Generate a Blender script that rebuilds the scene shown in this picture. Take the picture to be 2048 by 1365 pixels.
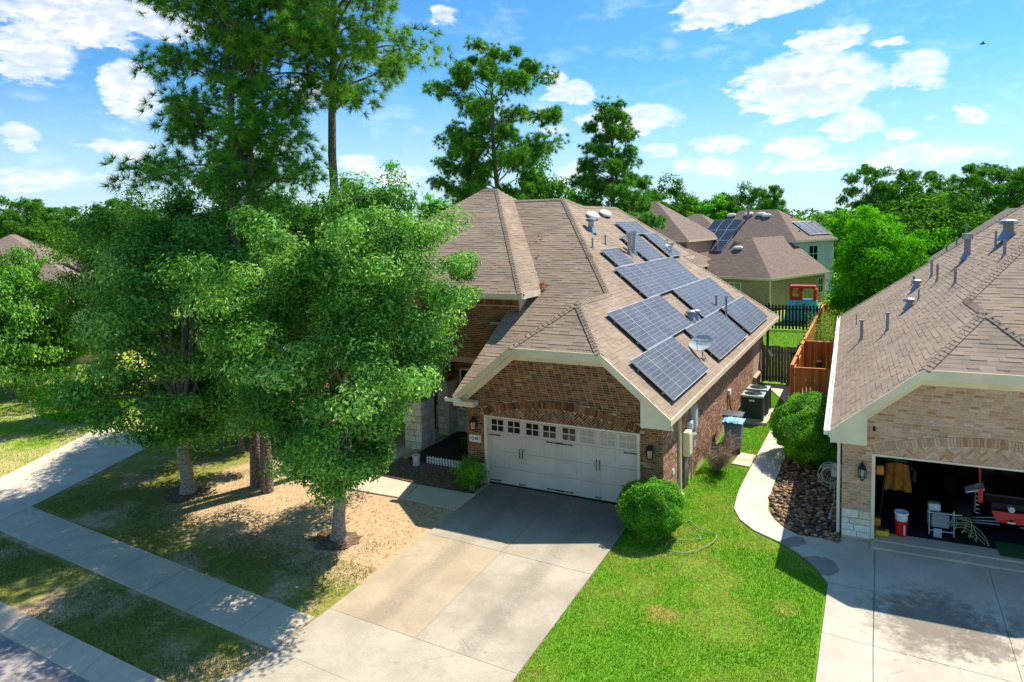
import bpy, math, random
import numpy as np
from mathutils import Matrix, Vector, Euler
for _o in list(bpy.data.objects): bpy.data.objects.remove(_o)
SC = bpy.context.scene
COL = SC.collection
R = math.radians

# ------------------------------------------------------------------ camera
cam = bpy.data.cameras.new('camera'); camo = bpy.data.objects.new('camera', cam); COL.objects.link(camo)
yaw, pit, rol = 0.482529, 0.072857, -0.021119
fw = Vector((-math.sin(yaw)*math.cos(pit), math.cos(yaw)*math.cos(pit), -math.sin(pit)))
rt = Vector((math.cos(yaw), math.sin(yaw), 0)); up = rt.cross(fw)
r2 = math.cos(rol)*rt + math.sin(rol)*up; u2 = -math.sin(rol)*rt + math.cos(rol)*up
CAM = Vector((10.8937, -18.86245, 8.11444))
mw = Matrix((r2, u2, -fw)).transposed().to_4x4(); mw.translation = CAM
camo.matrix_world = mw
cam.sensor_fit = 'HORIZONTAL'; cam.sensor_width = 36; cam.lens = 1413.27/2048*36
cam.shift_x = 0; cam.shift_y = (552.63-682.5)/2048
cam.clip_start = 0.1; cam.clip_end = 4000
SC.camera = camo

# ------------------------------------------------------------------ light
SUN_AZ, SUN_EL = R(25.5), R(54)         # azimuth from +Y towards +X
sun = bpy.data.lights.new('sun', 'SUN'); suno = bpy.data.objects.new('sun', sun); COL.objects.link(suno)
sd = Vector((math.sin(SUN_AZ)*math.cos(SUN_EL), math.cos(SUN_AZ)*math.cos(SUN_EL), math.sin(SUN_EL)))
suno.rotation_euler = sd.to_track_quat('Z', 'Y').to_euler()
suno.location = (0, 0, 60)
sun.energy = 3.6; sun.angle = R(0.55); sun.color = (1.0, 0.93, 0.82)
SC.view_settings.view_transform = 'Standard'; SC.view_settings.look = 'None'
SC.view_settings.exposure = 1.0; SC.view_settings.gamma = 1
SC.view_settings.use_curve_mapping = False
SC.cycles.use_denoising = True
SC.cycles.max_bounces = 8; SC.cycles.transparent_max_bounces = 8
SC.cycles.caustics_reflective = False; SC.cycles.caustics_refractive = False

# ------------------------------------------------------------------ sky with cumulus clouds
def build_world():
    w = bpy.data.worlds.new('World'); SC.world = w; w.use_nodes = True
    w.cycles.sampling_method = 'MANUAL'; w.cycles.sample_map_resolution = 512
    nt = w.node_tree; nt.nodes.clear(); N = nt.nodes.new; L = nt.links.new
    def math_(op, a, b=None, c=None, clamp=False):
        n = N('ShaderNodeMath'); n.operation = op; n.use_clamp = clamp
        for i, v in enumerate((a, b, c)):
            if v is None: continue
            if isinstance(v, (int, float)): n.inputs[i].default_value = v
            else: L(v, n.inputs[i])
        return n.outputs[0]
    def maprange(v, a, b, c, d, smooth=True):
        n = N('ShaderNodeMapRange'); n.interpolation_type = 'SMOOTHSTEP' if smooth else 'LINEAR'
        L(v, n.inputs[0])
        for i, x in enumerate((a, b, c, d)): n.inputs[i+1].default_value = x
        return n.outputs[0]
    def mixc(f, a, b, op='MIX'):
        n = N('ShaderNodeMix'); n.data_type = 'RGBA'; n.blend_type = op
        if isinstance(f, (int, float)): n.inputs[0].default_value = f
        else: L(f, n.inputs[0])
        for i, v in ((6, a), (7, b)):
            if isinstance(v, tuple): n.inputs[i].default_value = (*v, 1)
            else: L(v, n.inputs[i])
        return n.outputs[2]
    tc = N('ShaderNodeTexCoord'); d = tc.outputs['Generated']
    sp = N('ShaderNodeSeparateXYZ'); L(d, sp.inputs[0])
    az = math_('ARCTAN2', sp.outputs[0], sp.outputs[1]); el = math_('ARCSINE', sp.outputs[2])
    sky = N('ShaderNodeTexSky'); sky.sky_type = 'NISHITA'; sky.sun_disc = False
    sky.sun_elevation = SUN_EL; sky.sun_rotation = SUN_AZ
    sky.altitude = 10; sky.air_density = 1.0; sky.dust_density = 0.6; sky.ozone_density = 1.6
    skyc = mixc(1.0, sky.outputs[0], SKY_TINT, 'MULTIPLY')
    # pale wisps high up
    cb = N('ShaderNodeCombineXYZ'); L(az, cb.inputs[0]); L(math_('MULTIPLY', el, 2.2), cb.inputs[1])
    nz = N('ShaderNodeTexNoise'); nz.inputs['Scale'].default_value = 13; nz.inputs['Detail'].default_value = 6; nz.inputs['Roughness'].default_value = .62
    L(cb.outputs[0], nz.inputs['Vector'])
    nb = N('ShaderNodeTexNoise'); nb.inputs['Scale'].default_value = 46; nb.inputs['Detail'].default_value = 5; nb.inputs['Roughness'].default_value = .6
    L(cb.outputs[0], nb.inputs['Vector'])
    n1 = math_('SUBTRACT', nz.outputs[0], .5); n2 = math_('SUBTRACT', nb.outputs[0], .5)
    azd = math_('ADD', az, math_('MULTIPLY', n2, .035)); eld = math_('ADD', el, math_('MULTIPLY', n1, .05))
    best = None; hts = None
    cv3 = N('ShaderNodeCombineXYZ'); L(azd, cv3.inputs[0]); L(eld, cv3.inputs[1]); L(eld, cv3.inputs[2]); V3 = cv3.outputs[0]
    def vm(op, a, b=None, c=None):
        n = N('ShaderNodeVectorMath'); n.operation = op
        for i, v in enumerate((a, b, c)):
            if v is None: continue
            if isinstance(v, tuple): n.inputs[i].default_value = v
            else: L(v, n.inputs[i])
        return n
    for (a0, e0, wx, hu, hd, st) in CLOUDS:
        q = vm('MULTIPLY_ADD', V3, (1/wx, 1/hu, -1/hd), (-a0/wx, -e0/hu, e0/hd)).outputs[0]
        q = vm('MAXIMUM', q, (-99, 0, 0)).outputs[0]
        d2 = vm('DOT_PRODUCT', q, q).outputs['Value']
        n = N('ShaderNodeMath'); n.operation = 'MULTIPLY_ADD'; L(d2, n.inputs[0]); n.inputs[1].default_value = -st; n.inputs[2].default_value = st
        best = n.outputs[0] if best is None else math_('MAXIMUM', best, n.outputs[0])
    hts = math_('MULTIPLY', n2, 1.0)
    dens = math_('ADD', best, math_('ADD', math_('MULTIPLY', n1, 1.5), math_('MULTIPLY', n2, .9)))
    # scattered cumulus over the rest of the sky, same texture at low cover
    cv = N('ShaderNodeTexNoise'); cv.inputs['Scale'].default_value = 5.0; cv.inputs['Detail'].default_value = 3
    L(cb.outputs[0], cv.inputs['Vector'])
    gen = math_('SUBTRACT', math_('MULTIPLY', cv.outputs[0], 5.0), 2.95)
    dens = math_('MAXIMUM', dens, math_('MULTIPLY', gen, .8))
    mask = maprange(dens, .12, .5, 0, 1)
    thick = maprange(math_('ADD', dens, math_('MULTIPLY', n2, 1.2)), .2, 1.1, 0, 1)
    shade = math_('SUBTRACT', 1., math_('MULTIPLY', maprange(dens, .4, 1.2, 0, 1), maprange(math_('ADD', n1, math_('MULTIPLY', n2, .8)), -.12, .16, 1, 0)))
    ccol = mixc(shade, (3.9, 4.2, 4.7), (6.1, 6.0, 5.9))
    ccol = mixc(math_('MULTIPLY', thick, .8), mixc(.45, skyc, ccol), ccol)
    # thin haze and low bank towards the horizon
    hz = maprange(math_('ADD', el, math_('MULTIPLY', n1, .06)), .0, .22, 1, 0)
    skyh = mixc(math_('MULTIPLY', hz, .66), skyc, (4.3, 5.1, 5.6))
    wis = maprange(math_('ADD', nz.outputs[0], math_('MULTIPLY', nb.outputs[0], .3)), .62, .95, 0, .22)
    skyh = mixc(wis, skyh, (6.4, 7.2, 7.8))
    fin = mixc(math_('MULTIPLY', mask, .96), skyh, ccol)
    bg = N('ShaderNodeBackground'); bg.inputs['Strength'].default_value = 0.102; L(fin, bg.inputs['Color'])
    o = N('ShaderNodeOutputWorld'); L(bg.outputs[0], o.inputs[0])
SKY_TINT = (0.27, 0.61, 0.85)
CLOUDS = [  # azimuth, elevation, half width, height above and below, strength
(-0.0875,0.1694,0.1071,0.0465,0.0445,1.25), (-0.0674,0.2168,0.0521,0.0223,0.0185,1.10), (-0.0390,0.2298,0.0271,0.0147,0.0112,0.80), (0.0380,0.1740,0.0388,0.0317,0.0303,0.85), (-0.1579,0.2732,0.1096,0.0347,0.0295,1.20), (-0.3147,0.1408,0.0831,0.0225,0.0246,1.10), (-0.3966,0.1760,0.0409,0.0260,0.0171,1.05), (-0.4204,0.2031,0.0209,0.0130,0.0101,1.00), (-0.0346,0.1127,0.0421,0.0279,0.0182,1.10), (0.0181,0.1007,0.0230,0.0100,0.0096,0.90), (0.0899,0.1178,0.0185,0.0123,0.0091,1.05), (0.0496,0.1135,0.0111,0.0042,0.0040,0.70), (-0.1955,0.0992,0.0514,0.0156,0.0134,0.95), (-0.1018,0.0922,0.0480,0.0196,0.0130,1.00), (-0.2745,0.0956,0.0324,0.0143,0.0122,0.90), (-0.2150,0.0750,0.0521,0.0141,0.0135,0.85), (-0.0836,0.0688,0.0809,0.0180,0.0158,0.75), (0.0452,0.0706,0.1063,0.0246,0.0188,0.70), (-0.4252,0.1266,0.0338,0.0098,0.0093,0.70), (-0.3913,0.0708,0.0337,0.0162,0.0155,0.80), (0.0055,0.2097,0.0231,0.0086,0.0110,0.80), (-1.0668,0.2045,0.0509,0.0437,0.0386,1.10), (-0.9941,0.2509,0.1326,0.0422,0.0323,1.05), (-0.9691,0.1763,0.0419,0.0393,0.0410,0.95), (-1.0865,0.1144,0.0286,0.0186,0.0178,1.05), (-0.9759,0.1027,0.0510,0.0178,0.0123,0.90), (-1.0608,0.0610,0.0719,0.0238,0.0195,0.75), (-0.9993,0.0648,0.0290,0.0099,0.0094,0.70), (-0.6926,0.0893,0.0364,0.0159,0.0167,0.85), (-0.6355,0.0719,0.0597,0.0201,0.0192,0.70), (-0.5672,0.2821,0.0260,0.0130,0.0124,0.70), (-0.7514,0.1838,0.0423,0.0274,0.0299,0.60), (-0.8183,0.1051,0.0618,0.0307,0.0293,0.60)
]
build_world()

# ------------------------------------------------------------------ materials
def lin(r, g, b):
    f = lambda c: (c/255/12.92) if c/255 <= .04045 else ((c/255+.055)/1.055)**2.4
    return (f(r), f(g), f(b))
class NT:
    def __init__(s, name):
        s.m = bpy.data.materials.new(name); s.m.use_nodes = True; s.nt = s.m.node_tree; s.nt.nodes.clear()
    def N(s, t): return s.nt.nodes.new(t)
    def L(s, a, b): s.nt.links.new(a, b)
    def inp(s, n, k, v):
        i = n.inputs[k]
        if hasattr(v, 'is_output') or isinstance(v, bpy.types.NodeSocket): s.L(v, i)
        elif isinstance(v, tuple) and len(v) == 3 and i.type == 'RGBA': i.default_value = (*v, 1)
        else: i.default_value = v
    def math(s, op, a, b=0., clamp=False):
        n = s.N('ShaderNodeMath'); n.operation = op; n.use_clamp = clamp; s.inp(n, 0, a); s.inp(n, 1, b); return n.outputs[0]
    def mix(s, f, a, b, op='MIX'):
        n = s.N('ShaderNodeMix'); n.data_type = 'RGBA'; n.blend_type = op; s.inp(n, 0, f); s.inp(n, 6, a); s.inp(n, 7, b); return n.outputs[2]
    def rng(s, v, a, b, c=0., d=1.):
        n = s.N('ShaderNodeMapRange'); n.interpolation_type = 'SMOOTHSTEP'
        for k, x in enumerate((v, a, b, c, d)): s.inp(n, k, x)
        return n.outputs[0]
    def coord(s, kind='Object'): return s.N('ShaderNodeTexCoord').outputs[kind]
    def geo(s): return s.N('ShaderNodeNewGeometry').outputs['Position']
    def xyz(s, v):
        n = s.N('ShaderNodeSeparateXYZ'); s.L(v, n.inputs[0]); return n.outputs
    def noise(s, v, scale, detail=6, rough=.6, out=0):
        n = s.N('ShaderNodeTexNoise'); s.L(v, n.inputs['Vector']); n.inputs['Scale'].default_value = scale
        n.inputs['Detail'].default_value = detail; n.inputs['Roughness'].default_value = rough; return n.outputs[out]
    def voro(s, v, scale, feature='F1', out='Distance'):
        n = s.N('ShaderNodeTexVoronoi'); n.feature = feature; s.L(v, n.inputs['Vector']); n.inputs['Scale'].default_value = scale; return n.outputs[out]
    def attr(s, name='Col'):
        n = s.N('ShaderNodeAttribute'); n.attribute_name = name; return n.outputs['Color']
    def bump(s, h, strength=.3, dist=.01):
        n = s.N('ShaderNodeBump'); s.inp(n, 'Height', h); n.inputs['Strength'].default_value = strength; n.inputs['Distance'].default_value = dist; return n.outputs[0]
    def out(s, base, rough=.8, metal=0., normal=None, spec=.5, transl=None, emit=None):
        p = s.N('ShaderNodeBsdfPrincipled'); s.inp(p, 'Base Color', base); s.inp(p, 'Roughness', rough); s.inp(p, 'Metallic', metal)
        s.inp(p, 'Specular IOR Level', spec)
        if normal is not None: s.L(normal, p.inputs['Normal'])
        sh = p.outputs[0]
        if transl:
            f, c = transl; t = s.N('ShaderNodeBsdfTranslucent'); s.inp(t, 'Color', c); a = s.N('ShaderNodeAddShader'); mx = s.N('ShaderNodeMixShader')
            mx.inputs[0].default_value = f; s.L(sh, mx.inputs[1]); s.L(t.outputs[0], mx.inputs[2]); sh = mx.outputs[0]
        o = s.N('ShaderNodeOutputMaterial'); s.L(sh, o.inputs[0]); return s.m
def mcol(name, c, rough=.6, metal=0., var=.12, scale=6., spec=.5, bump=.0):
    t = NT(name); v = t.coord(); n = t.noise(v, scale)
    f = t.rng(n, .25, .75); c2 = tuple(x*(1-var*2) for x in c); c1 = tuple(min(1, x*(1+var)) for x in c)
    nb = t.bump(t.noise(v, scale*12), bump) if bump else None
    return t.out(t.mix(f, c2, c1), t.rng(n, 0, 1, rough-.08, min(1, rough+.08)), metal, nb, spec)
MT = {}
def mk_materials():
    M = MT
    # piece materials: colour comes from the piece itself, grain from noise
    def piece(name, grain=60, dirt=.35, rough=.85, bump=.25, dist=.004, gcol=(.6, .55, .5)):
        t = NT(name); c = t.attr(); p = t.geo()
        n = t.noise(p, grain, 4); big = t.noise(p, .55, 5)
        k = t.math('MULTIPLY', t.rng(n, .2, .8, 1-dirt, 1+dirt*.5), t.rng(big, .25, .75, .82, 1.1))
        cc = t.N('ShaderNodeVectorMath'); cc.operation = 'SCALE'; t.L(c, cc.inputs[0]); t.L(k, cc.inputs['Scale'])
        return t.out(cc.outputs[0], rough, 0, t.bump(n, bump, dist), .3)
    M['brick'] = piece('brick', 55, .45)
    M['shingle'] = piece('shingle', 90, .12, .95, .2, .002)
    M['stone'] = piece('limestone', 14, .22, .85, .6, .02)
    M['plank'] = piece('plank', 30, .35, .75)
    M['pebble'] = piece('pebble', 40, .3, .7)
    t = NT('mortar'); p = t.geo(); n = t.noise(p, 40); M['mortar'] = t.out(t.mix(n, lin(178, 152, 122), lin(204, 180, 148)), .95, 0, t.bump(n, .3))
    t = NT('mortar_pale'); p = t.geo(); n = t.noise(p, 40); M['mortar_pale'] = t.out(t.mix(n, lin(206, 178, 144), lin(226, 200, 168)), .95, 0, t.bump(n, .4))
    t = NT('roof_deck'); p = t.geo(); n = t.noise(p, 30); M['deck'] = t.out(t.mix(n, lin(95, 80, 70), lin(120, 102, 90)), .95)
    def farroof(name, a, b):
        t = NT(name); p = t.geo(); n = t.noise(p, 5); w = t.N('ShaderNodeTexBrick'); t.L(t.coord('UV'), w.inputs[0]); w.inputs['Scale'].default_value = 1
        w.inputs['Color1'].default_value = (*a, 1); w.inputs['Color2'].default_value = (*b, 1); w.inputs['Mortar'].default_value = (*[x*.45 for x in a], 1)
        w.inputs['Brick Width'].default_value = .34; w.inputs['Row Height'].default_value = .15; w.inputs['Mortar Size'].default_value = .012
        return t.out(t.mix(t.rng(n, .3, .7, 0, .35), w.outputs[0], tuple(x*.75 for x in a)), .95, 0, None, .25)
    M['farroof'] = farroof('far_shingles', lin(132, 112, 100), lin(152, 132, 118))
    M['farroof2'] = farroof('far_shingles_grey', lin(128, 114, 106), lin(148, 134, 124))
    M['trim'] = mcol('cream_trim', lin(240, 223, 190), .5, 0, .07, 1.7)
    M['white'] = mcol('white_paint', lin(238, 236, 230), .45, 0, .04, 3)
    M['soffit'] = mcol('soffit_paint', lin(232, 214, 178), .6, 0, .05, 2)
    M['door'] = mcol('door_paint', lin(218, 205, 188), .42, 0, .05, 1.1)
    M['black'] = mcol('black_metal', lin(34, 33, 34), .42, .3, .2, 20)
    M['rubber'] = mcol('rubber', lin(28, 29, 30), .8, 0, .2, 25, .4, .3)
    M['galv'] = mcol('galvanised_steel', lin(172, 176, 180), .42, .7, .12, 14)
    M['ventwhite'] = mcol('white_vent', lin(238, 234, 224), .4, 0, .06, 5)
    M['pipe'] = mcol('grey_pipe', lin(150, 152, 154), .55, 0, .1, 8)
    M['greybox'] = mcol('grey_enamel', lin(186, 196, 196), .4, .0, .06, 6)
    M['acdark'] = mcol('condenser_green', lin(70, 84, 78), .5, .2, .12, 12)
    M['acgrey'] = mcol('condenser_top', lin(176, 186, 176), .45, .1, .06, 8)
    M['amber'] = mcol('amber_glass', lin(226, 186, 142), .25, 0, .1, 9)
    M['glasspale'] = mcol('lantern_glass', lin(170, 176, 170), .12, 0, .15, 12)
    M['beigeglass'] = mcol('beige_glass', lin(186, 176, 156), .12, 0, .15, 2.2)  # beige colour for panes that differ from the dark ones
    t = NT('window_glass'); p = t.geo(); n = t.noise(p, 3); M['glass'] = t.out(t.mix(n, lin(14, 18, 20), lin(40, 48, 50)), .06, 0, None, .6)
    t = NT('teal_glass'); p = t.geo(); n = t.noise(p, 1.4); M['tealglass'] = t.out(t.mix(t.rng(n, .4, .6), lin(90, 170, 165), lin(170, 165, 70)), .1, 0, None, .6)
    M['red'] = mcol('red_plastic', lin(216, 34, 30), .35, 0, .06, 4)
    M['blue'] = mcol('sky_blue_plastic', lin(92, 190, 214), .4, 0, .06, 4)
    M['lime'] = mcol('lime_plastic', lin(150, 196, 60), .4, 0, .06, 4)
    M['orange'] = mcol('orange_plastic', lin(230, 140, 40), .4, 0, .06, 4)
    M['binblue'] = mcol('bin_body', lin(90, 112, 128), .5, 0, .08, 4)
    M['bintarp'] = mcol('pale_blue_lid', lin(126, 190, 216), .35, 0, .22, 14, .5, .7)
    M['bingrey'] = mcol('dark_lid', lin(84, 88, 94), .45, 0, .1, 4)
    M['gold'] = mcol('gold_cloth', lin(170, 110, 28), .9, 0, .2, 6)
    M['yellow'] = mcol('yellow_case', lin(226, 196, 30), .5, 0, .08, 6)
    M['palemetal'] = mcol('pale_metal', lin(196, 206, 206), .4, .3, .1, 10)
    M['hosegrey'] = mcol('hose_rubber', lin(156, 160, 116), .6, 0, .1, 10)
    M['greenmat'] = mcol('green_mat', lin(60, 104, 56), .95, 0, .15, 30)
    M['siding'] = mcol('pale_siding', lin(232, 226, 214), .6, 0, .04, 1.2)
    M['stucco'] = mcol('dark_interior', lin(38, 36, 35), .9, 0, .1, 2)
    M['pot'] = mcol('white_pot', lin(226, 222, 212), .5, 0, .08, 8)
    M['leaf_litter'] = mcol('dry_leaves', lin(160, 104, 66), .9, 0, .25, 12)
    M['pinecrest'] = mcol('pink_brick_sill', lin(214, 160, 146), .8, 0, .08, 12)
    # far brick
    t = NT('far_brick'); w = t.N('ShaderNodeTexBrick'); t.L(t.coord('UV'), w.inputs[0]); w.inputs['Scale'].default_value = 1
    for k, c in (('Color1', lin(196, 160, 128)), ('Color2', lin(156, 122, 96)), ('Mortar', lin(210, 186, 158))): w.inputs[k].default_value = (*c, 1)
    w.inputs['Brick Width'].default_value = .22; w.inputs['Row Height'].default_value = .075; w.inputs['Mortar Size'].default_value = .008
    M['farbrick'] = t.out(t.mix(t.rng(t.noise(t.geo(), 1.2), .35, .7, 0, .4), w.outputs[0], lin(196, 164, 136)), .9)
    # concrete
    def concrete(name, a, b, stain=.0, sy=-2.0, agg=.5, spots=()):
        t = NT(name); p = t.geo(); x, y, z = t.xyz(p)
        n = t.noise(p, .9, 8, .65); f = t.noise(p, 26, 5, .7); s = t.noise(p, 130, 2)
        c = t.mix(t.rng(n, .3, .72), a, b)
        c = t.mix(t.rng(f, .3, .75, 0, .3), c, tuple(v*.62 for v in a))
        c = t.mix(t.math('MULTIPLY', t.rng(s, .55, .75), agg), c, tuple(v*.55 for v in a))
        if stain:
            st = t.rng(t.math('ADD', t.math('SUBTRACT', y, sy), t.math('MULTIPLY', t.math('SUBTRACT', n, .5), 5.0)), -1.4, 1.6, 0, stain)
            c = t.mix(t.math('MULTIPLY', st, t.rng(f, .25, .75, .7, 1)), c, lin(66, 65, 64))
            for wx in (1.35, 3.75):   # faint tyre tracks
                tk = t.math('MULTIPLY', t.rng(t.math('ABSOLUTE', t.math('SUBTRACT', x, wx)), .1, .42, .34, 0), t.rng(f, .25, .7, .3, 1))
                c = t.mix(tk, c, lin(96, 90, 84))
        for (sx_, sy_, sr_, k_, md) in spots:   # damp and oily patches with ragged edges
            dd = t.N('ShaderNodeVectorMath'); dd.operation = 'DISTANCE'; t.L(p, dd.inputs[0]); dd.inputs[1].default_value = (sx_, sy_, -.1)
            q = t.math('SUBTRACT', t.math('DIVIDE', dd.outputs['Value'], sr_), t.math('MULTIPLY', t.math('SUBTRACT', t.noise(p, 4.5 if md != 2 else 2.4, 6, .7), .5), 2.4 if md != 2 else 1.1))
            e0, e1 = (.35, 1.25) if md == 0 else (.5, .8) if md == 1 else (.86, .93)
            c = t.mix(t.rng(q, e0, e1, k_, 0), c, lin(104, 92, 78) if md != 1 else lin(122, 110, 96))
        vv = t.N('ShaderNodeVectorMath'); vv.operation = 'ADD'; t.L(p, vv.inputs[0]); t.L(t.noise(p, .8, 4, .6, 1), vv.inputs[1])
        ck = t.math('MULTIPLY', t.rng(t.voro(vv.outputs[0], .22, 'DISTANCE_TO_EDGE'), .0, .0016, .6, 0), t.rng(t.noise(p, .35, 2), .54, .6))
        c = t.mix(ck, c, lin(70, 62, 54))
        dk = t.rng(t.noise(p, 2.6, 7, .7), .56, .72, 0, .3)
        c = t.mix(dk, c, tuple(v*.5 for v in a))
        return t.out(c, .9, 0, t.bump(s, .25, .004), .3)
    M['conc_drive'] = concrete('driveway_concrete', lin(170, 157, 136), lin(202, 189, 166), .78, -2.2, .75)
    M['conc_tan'] = concrete('driveway_concrete_tan', lin(178, 159, 130), lin(198, 179, 150), .3, -1.0, .35)
    M['conc_agg'] = concrete('aggregate_concrete', lin(176, 164, 142), lin(204, 192, 168), 0, 0, .9)
    M['conc_walk'] = concrete('sidewalk_concrete', lin(204, 186, 160), lin(228, 208, 180), 0, 0, .6)
    M['conc_pale'] = concrete('path_concrete', lin(206, 192, 172), lin(226, 212, 192), 0, 0, .15)
    M['conc_n'] = concrete('neighbour_concrete', lin(190, 178, 158), lin(214, 202, 180), 0, 0, .25, ((12.0, -2.8, 1.3, .72, 0), (12.7, -3.2, .8, .6, 1), (9.72, -1.35, .5, .6, 2), (8.95, -.33, .42, .6, 2), (13.9, -2.2, .9, .35, 0)))
    t = NT('wet_concrete'); n = t.noise(t.geo(), 3); M['wet'] = t.out(t.mix(n, lin(160, 142, 122), lin(182, 164, 144)), .6)
    t = NT('oil_stain'); n = t.noise(t.geo(), 5); M['oil'] = t.out(t.mix(n, lin(168, 156, 138), lin(192, 178, 158)), .85)
    t = NT('pale_splash'); n = t.noise(t.geo(), 5); M['splash'] = t.out(t.mix(n, lin(196, 186, 168), lin(222, 208, 188)), .85)
    t = NT('asphalt'); p = t.geo(); n = t.noise(p, 1.1, 8); s = t.noise(p, 90, 3)
    c = t.mix(t.rng(n, .3, .7), lin(146, 138, 134), lin(174, 166, 160)); c = t.mix(t.rng(s, .4, .7, 0, .5), c, lin(112, 106, 104)); M['road'] = t.out(c, .9, 0, t.bump(s, .4, .006))
    t = NT('joint'); M['joint'] = t.out(lin(70, 62, 54), .95)
    # ground: green lawn, worn lawn with pine straw, far meadow
    t = NT('ground'); p = t.geo(); x, y, z = t.xyz(p); n = t.noise(p, .55, 7, .65); f = t.noise(p, 9, 6, .7); f2 = t.noise(p, 45, 4, .7)
    green = t.mix(t.rng(f, .3, .7), lin(84, 132, 20), lin(124, 166, 36))
    green = t.mix(t.rng(f2, .35, .7, 0, .4), green, lin(76, 118, 18))
    straw = t.mix(t.rng(f, .3, .7), lin(186, 152, 112), lin(226, 194, 154))
    straw = t.mix(t.rng(f2, .4, .7, 0, .45), straw, lin(156, 122, 84))
    olive = t.mix(t.rng(f, .3, .7), lin(118, 128, 46), lin(158, 150, 78))
    bald = t.rng(n, .48, .62)
    worn = t.mix(bald, olive, straw)
    # bare strip of straw under the pines between the walk and the street
    strawy = t.math('MULTIPLY', t.rng(x, -9.5, -7., 0, 1), t.rng(y, -6.8, -5.2, 0, 1))
    worn = t.mix(t.math('MULTIPLY', strawy, t.rng(f, .2, .5, .55, 1)), worn, straw)
    left = t.rng(x, 2., 4.2, 1, 0)
    far = t.rng(y, 2.5, 4.5, 0, 1)
    c = t.mix(left, green, worn); c = t.mix(t.math('MULTIPLY', far, left), c, green)
    wl = t.math('MULTIPLY', t.rng(x, -14.5, -13, 1, 0), t.rng(y, -8, -6.5, 0, 1))
    meadow = t.mix(t.rng(n, .42, .6), lin(128, 158, 40), lin(190, 178, 112))
    c = t.mix(wl, c, meadow)
    pt = t.math('MULTIPLY', t.rng(t.noise(p, .8, 5), .58, .68, 0, .75), t.rng(x, 4.5, 5.5, 0, 1))
    c = t.mix(pt, c, lin(168, 146, 70))
    M['ground'] = t.out(c, .95, 0, t.bump(f2, .5, .03), .2)
    t = NT('grass_blades'); c = t.attr(); M['grass'] = t.out(c, .6, 0, None, .25, (.35, c))
    t = NT('mulch'); p = t.geo(); n = t.noise(p, 18, 6); M['mulch'] = t.out(t.mix(t.rng(n, .35, .7), lin(30, 26, 22), lin(72, 60, 48)), .95, 0, t.bump(n, .8, .03))
    t = NT('dirt'); p = t.geo(); n = t.noise(p, 12, 6); M['dirt'] = t.out(t.mix(t.rng(n, .35, .7), lin(84, 64, 48), lin(150, 122, 92)), .95, 0, t.bump(n, .8, .03))
    # foliage
    def leaf(name, tint, transl=.32, spec=.25, rough=.55):
        t = NT(name); c = t.attr(); c2 = t.mix(1., c, tint, 'MULTIPLY'); cl = t.mix(1., c2, (1.25, 1.3, .5), 'MULTIPLY')
        return t.out(c2, rough, 0, None, spec, (transl, cl))
    M['leaf'] = leaf('oak_leaves', (1, 1, 1)); M['farleaf'] = leaf('far_leaves', (1, 1, 1), .35, .08, .8); M['needle'] = leaf('pine_needles', (1, 1, 1), .3, .3, .5)
    t = NT('bark'); p = t.geo(); v = t.voro(p, 9, 'DISTANCE_TO_EDGE'); n = t.noise(p, 14, 6)
    c = t.mix(t.rng(n, .3, .7), lin(96, 82, 70), lin(150, 134, 118)); c = t.mix(t.rng(v, .0, .12, .8, 0), c, lin(58, 48, 40)); M['bark'] = t.out(c, .95, 0, t.bump(v, .9, .05))
    t = NT('pale_bark'); p = t.geo(); n = t.noise(p, 16, 6); M['palebark'] = t.out(t.mix(t.rng(n, .3, .7), lin(118, 108, 94), lin(176, 166, 148)), .95, 0, t.bump(n, .9, .03))
    # solar glass with cell grid (printed cells under glass); UV is in cells
    t = NT('solar_glass'); uv = t.coord('UV'); x, y, z = t.xyz(uv)
    def line(v, w): return t.math('LESS_THAN', t.math('ABSOLUTE', t.math('SUBTRACT', t.math('FRACT', v), .5)), w)
    gx = t.math('SUBTRACT', 1., line(x, .475)); gy = t.math('SUBTRACT', 1., line(y, .46))
    bus = t.math('GREATER_THAN', t.math('ABSOLUTE', t.math('SUBTRACT', t.math('FRACT', t.math('MULTIPLY', x, 3.)), .5)), .46)
    n = t.noise(t.geo(), 1.5, 4)
    cell = t.mix(t.rng(n, .3, .7), lin(72, 72, 78), lin(92, 92, 97))
    c = t.mix(t.math('MULTIPLY', bus, .35), cell, lin(170, 175, 185))
    c = t.mix(t.math('MAXIMUM', t.math('MULTIPLY', gx, .4), gy), c, lin(146, 149, 156))
    M['solar'] = t.out(c, .35, 0, None, .2)
    M['frame'] = mcol('aluminium', lin(196, 198, 200), .4, .4, .05, 10)
    t = NT('solar_dark'); uv = t.coord('UV'); x, y, z = t.xyz(uv); gx = t.math('SUBTRACT', 1., line(x, .45)); gy = t.math('SUBTRACT', 1., line(y, .47))
    M['solardark'] = t.out(t.mix(t.math('MAXIMUM', gx, t.math('MULTIPLY', gy, .4)), lin(44, 48, 60), lin(120, 126, 136)), .2, 0, None, .6)
mk_materials()

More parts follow.
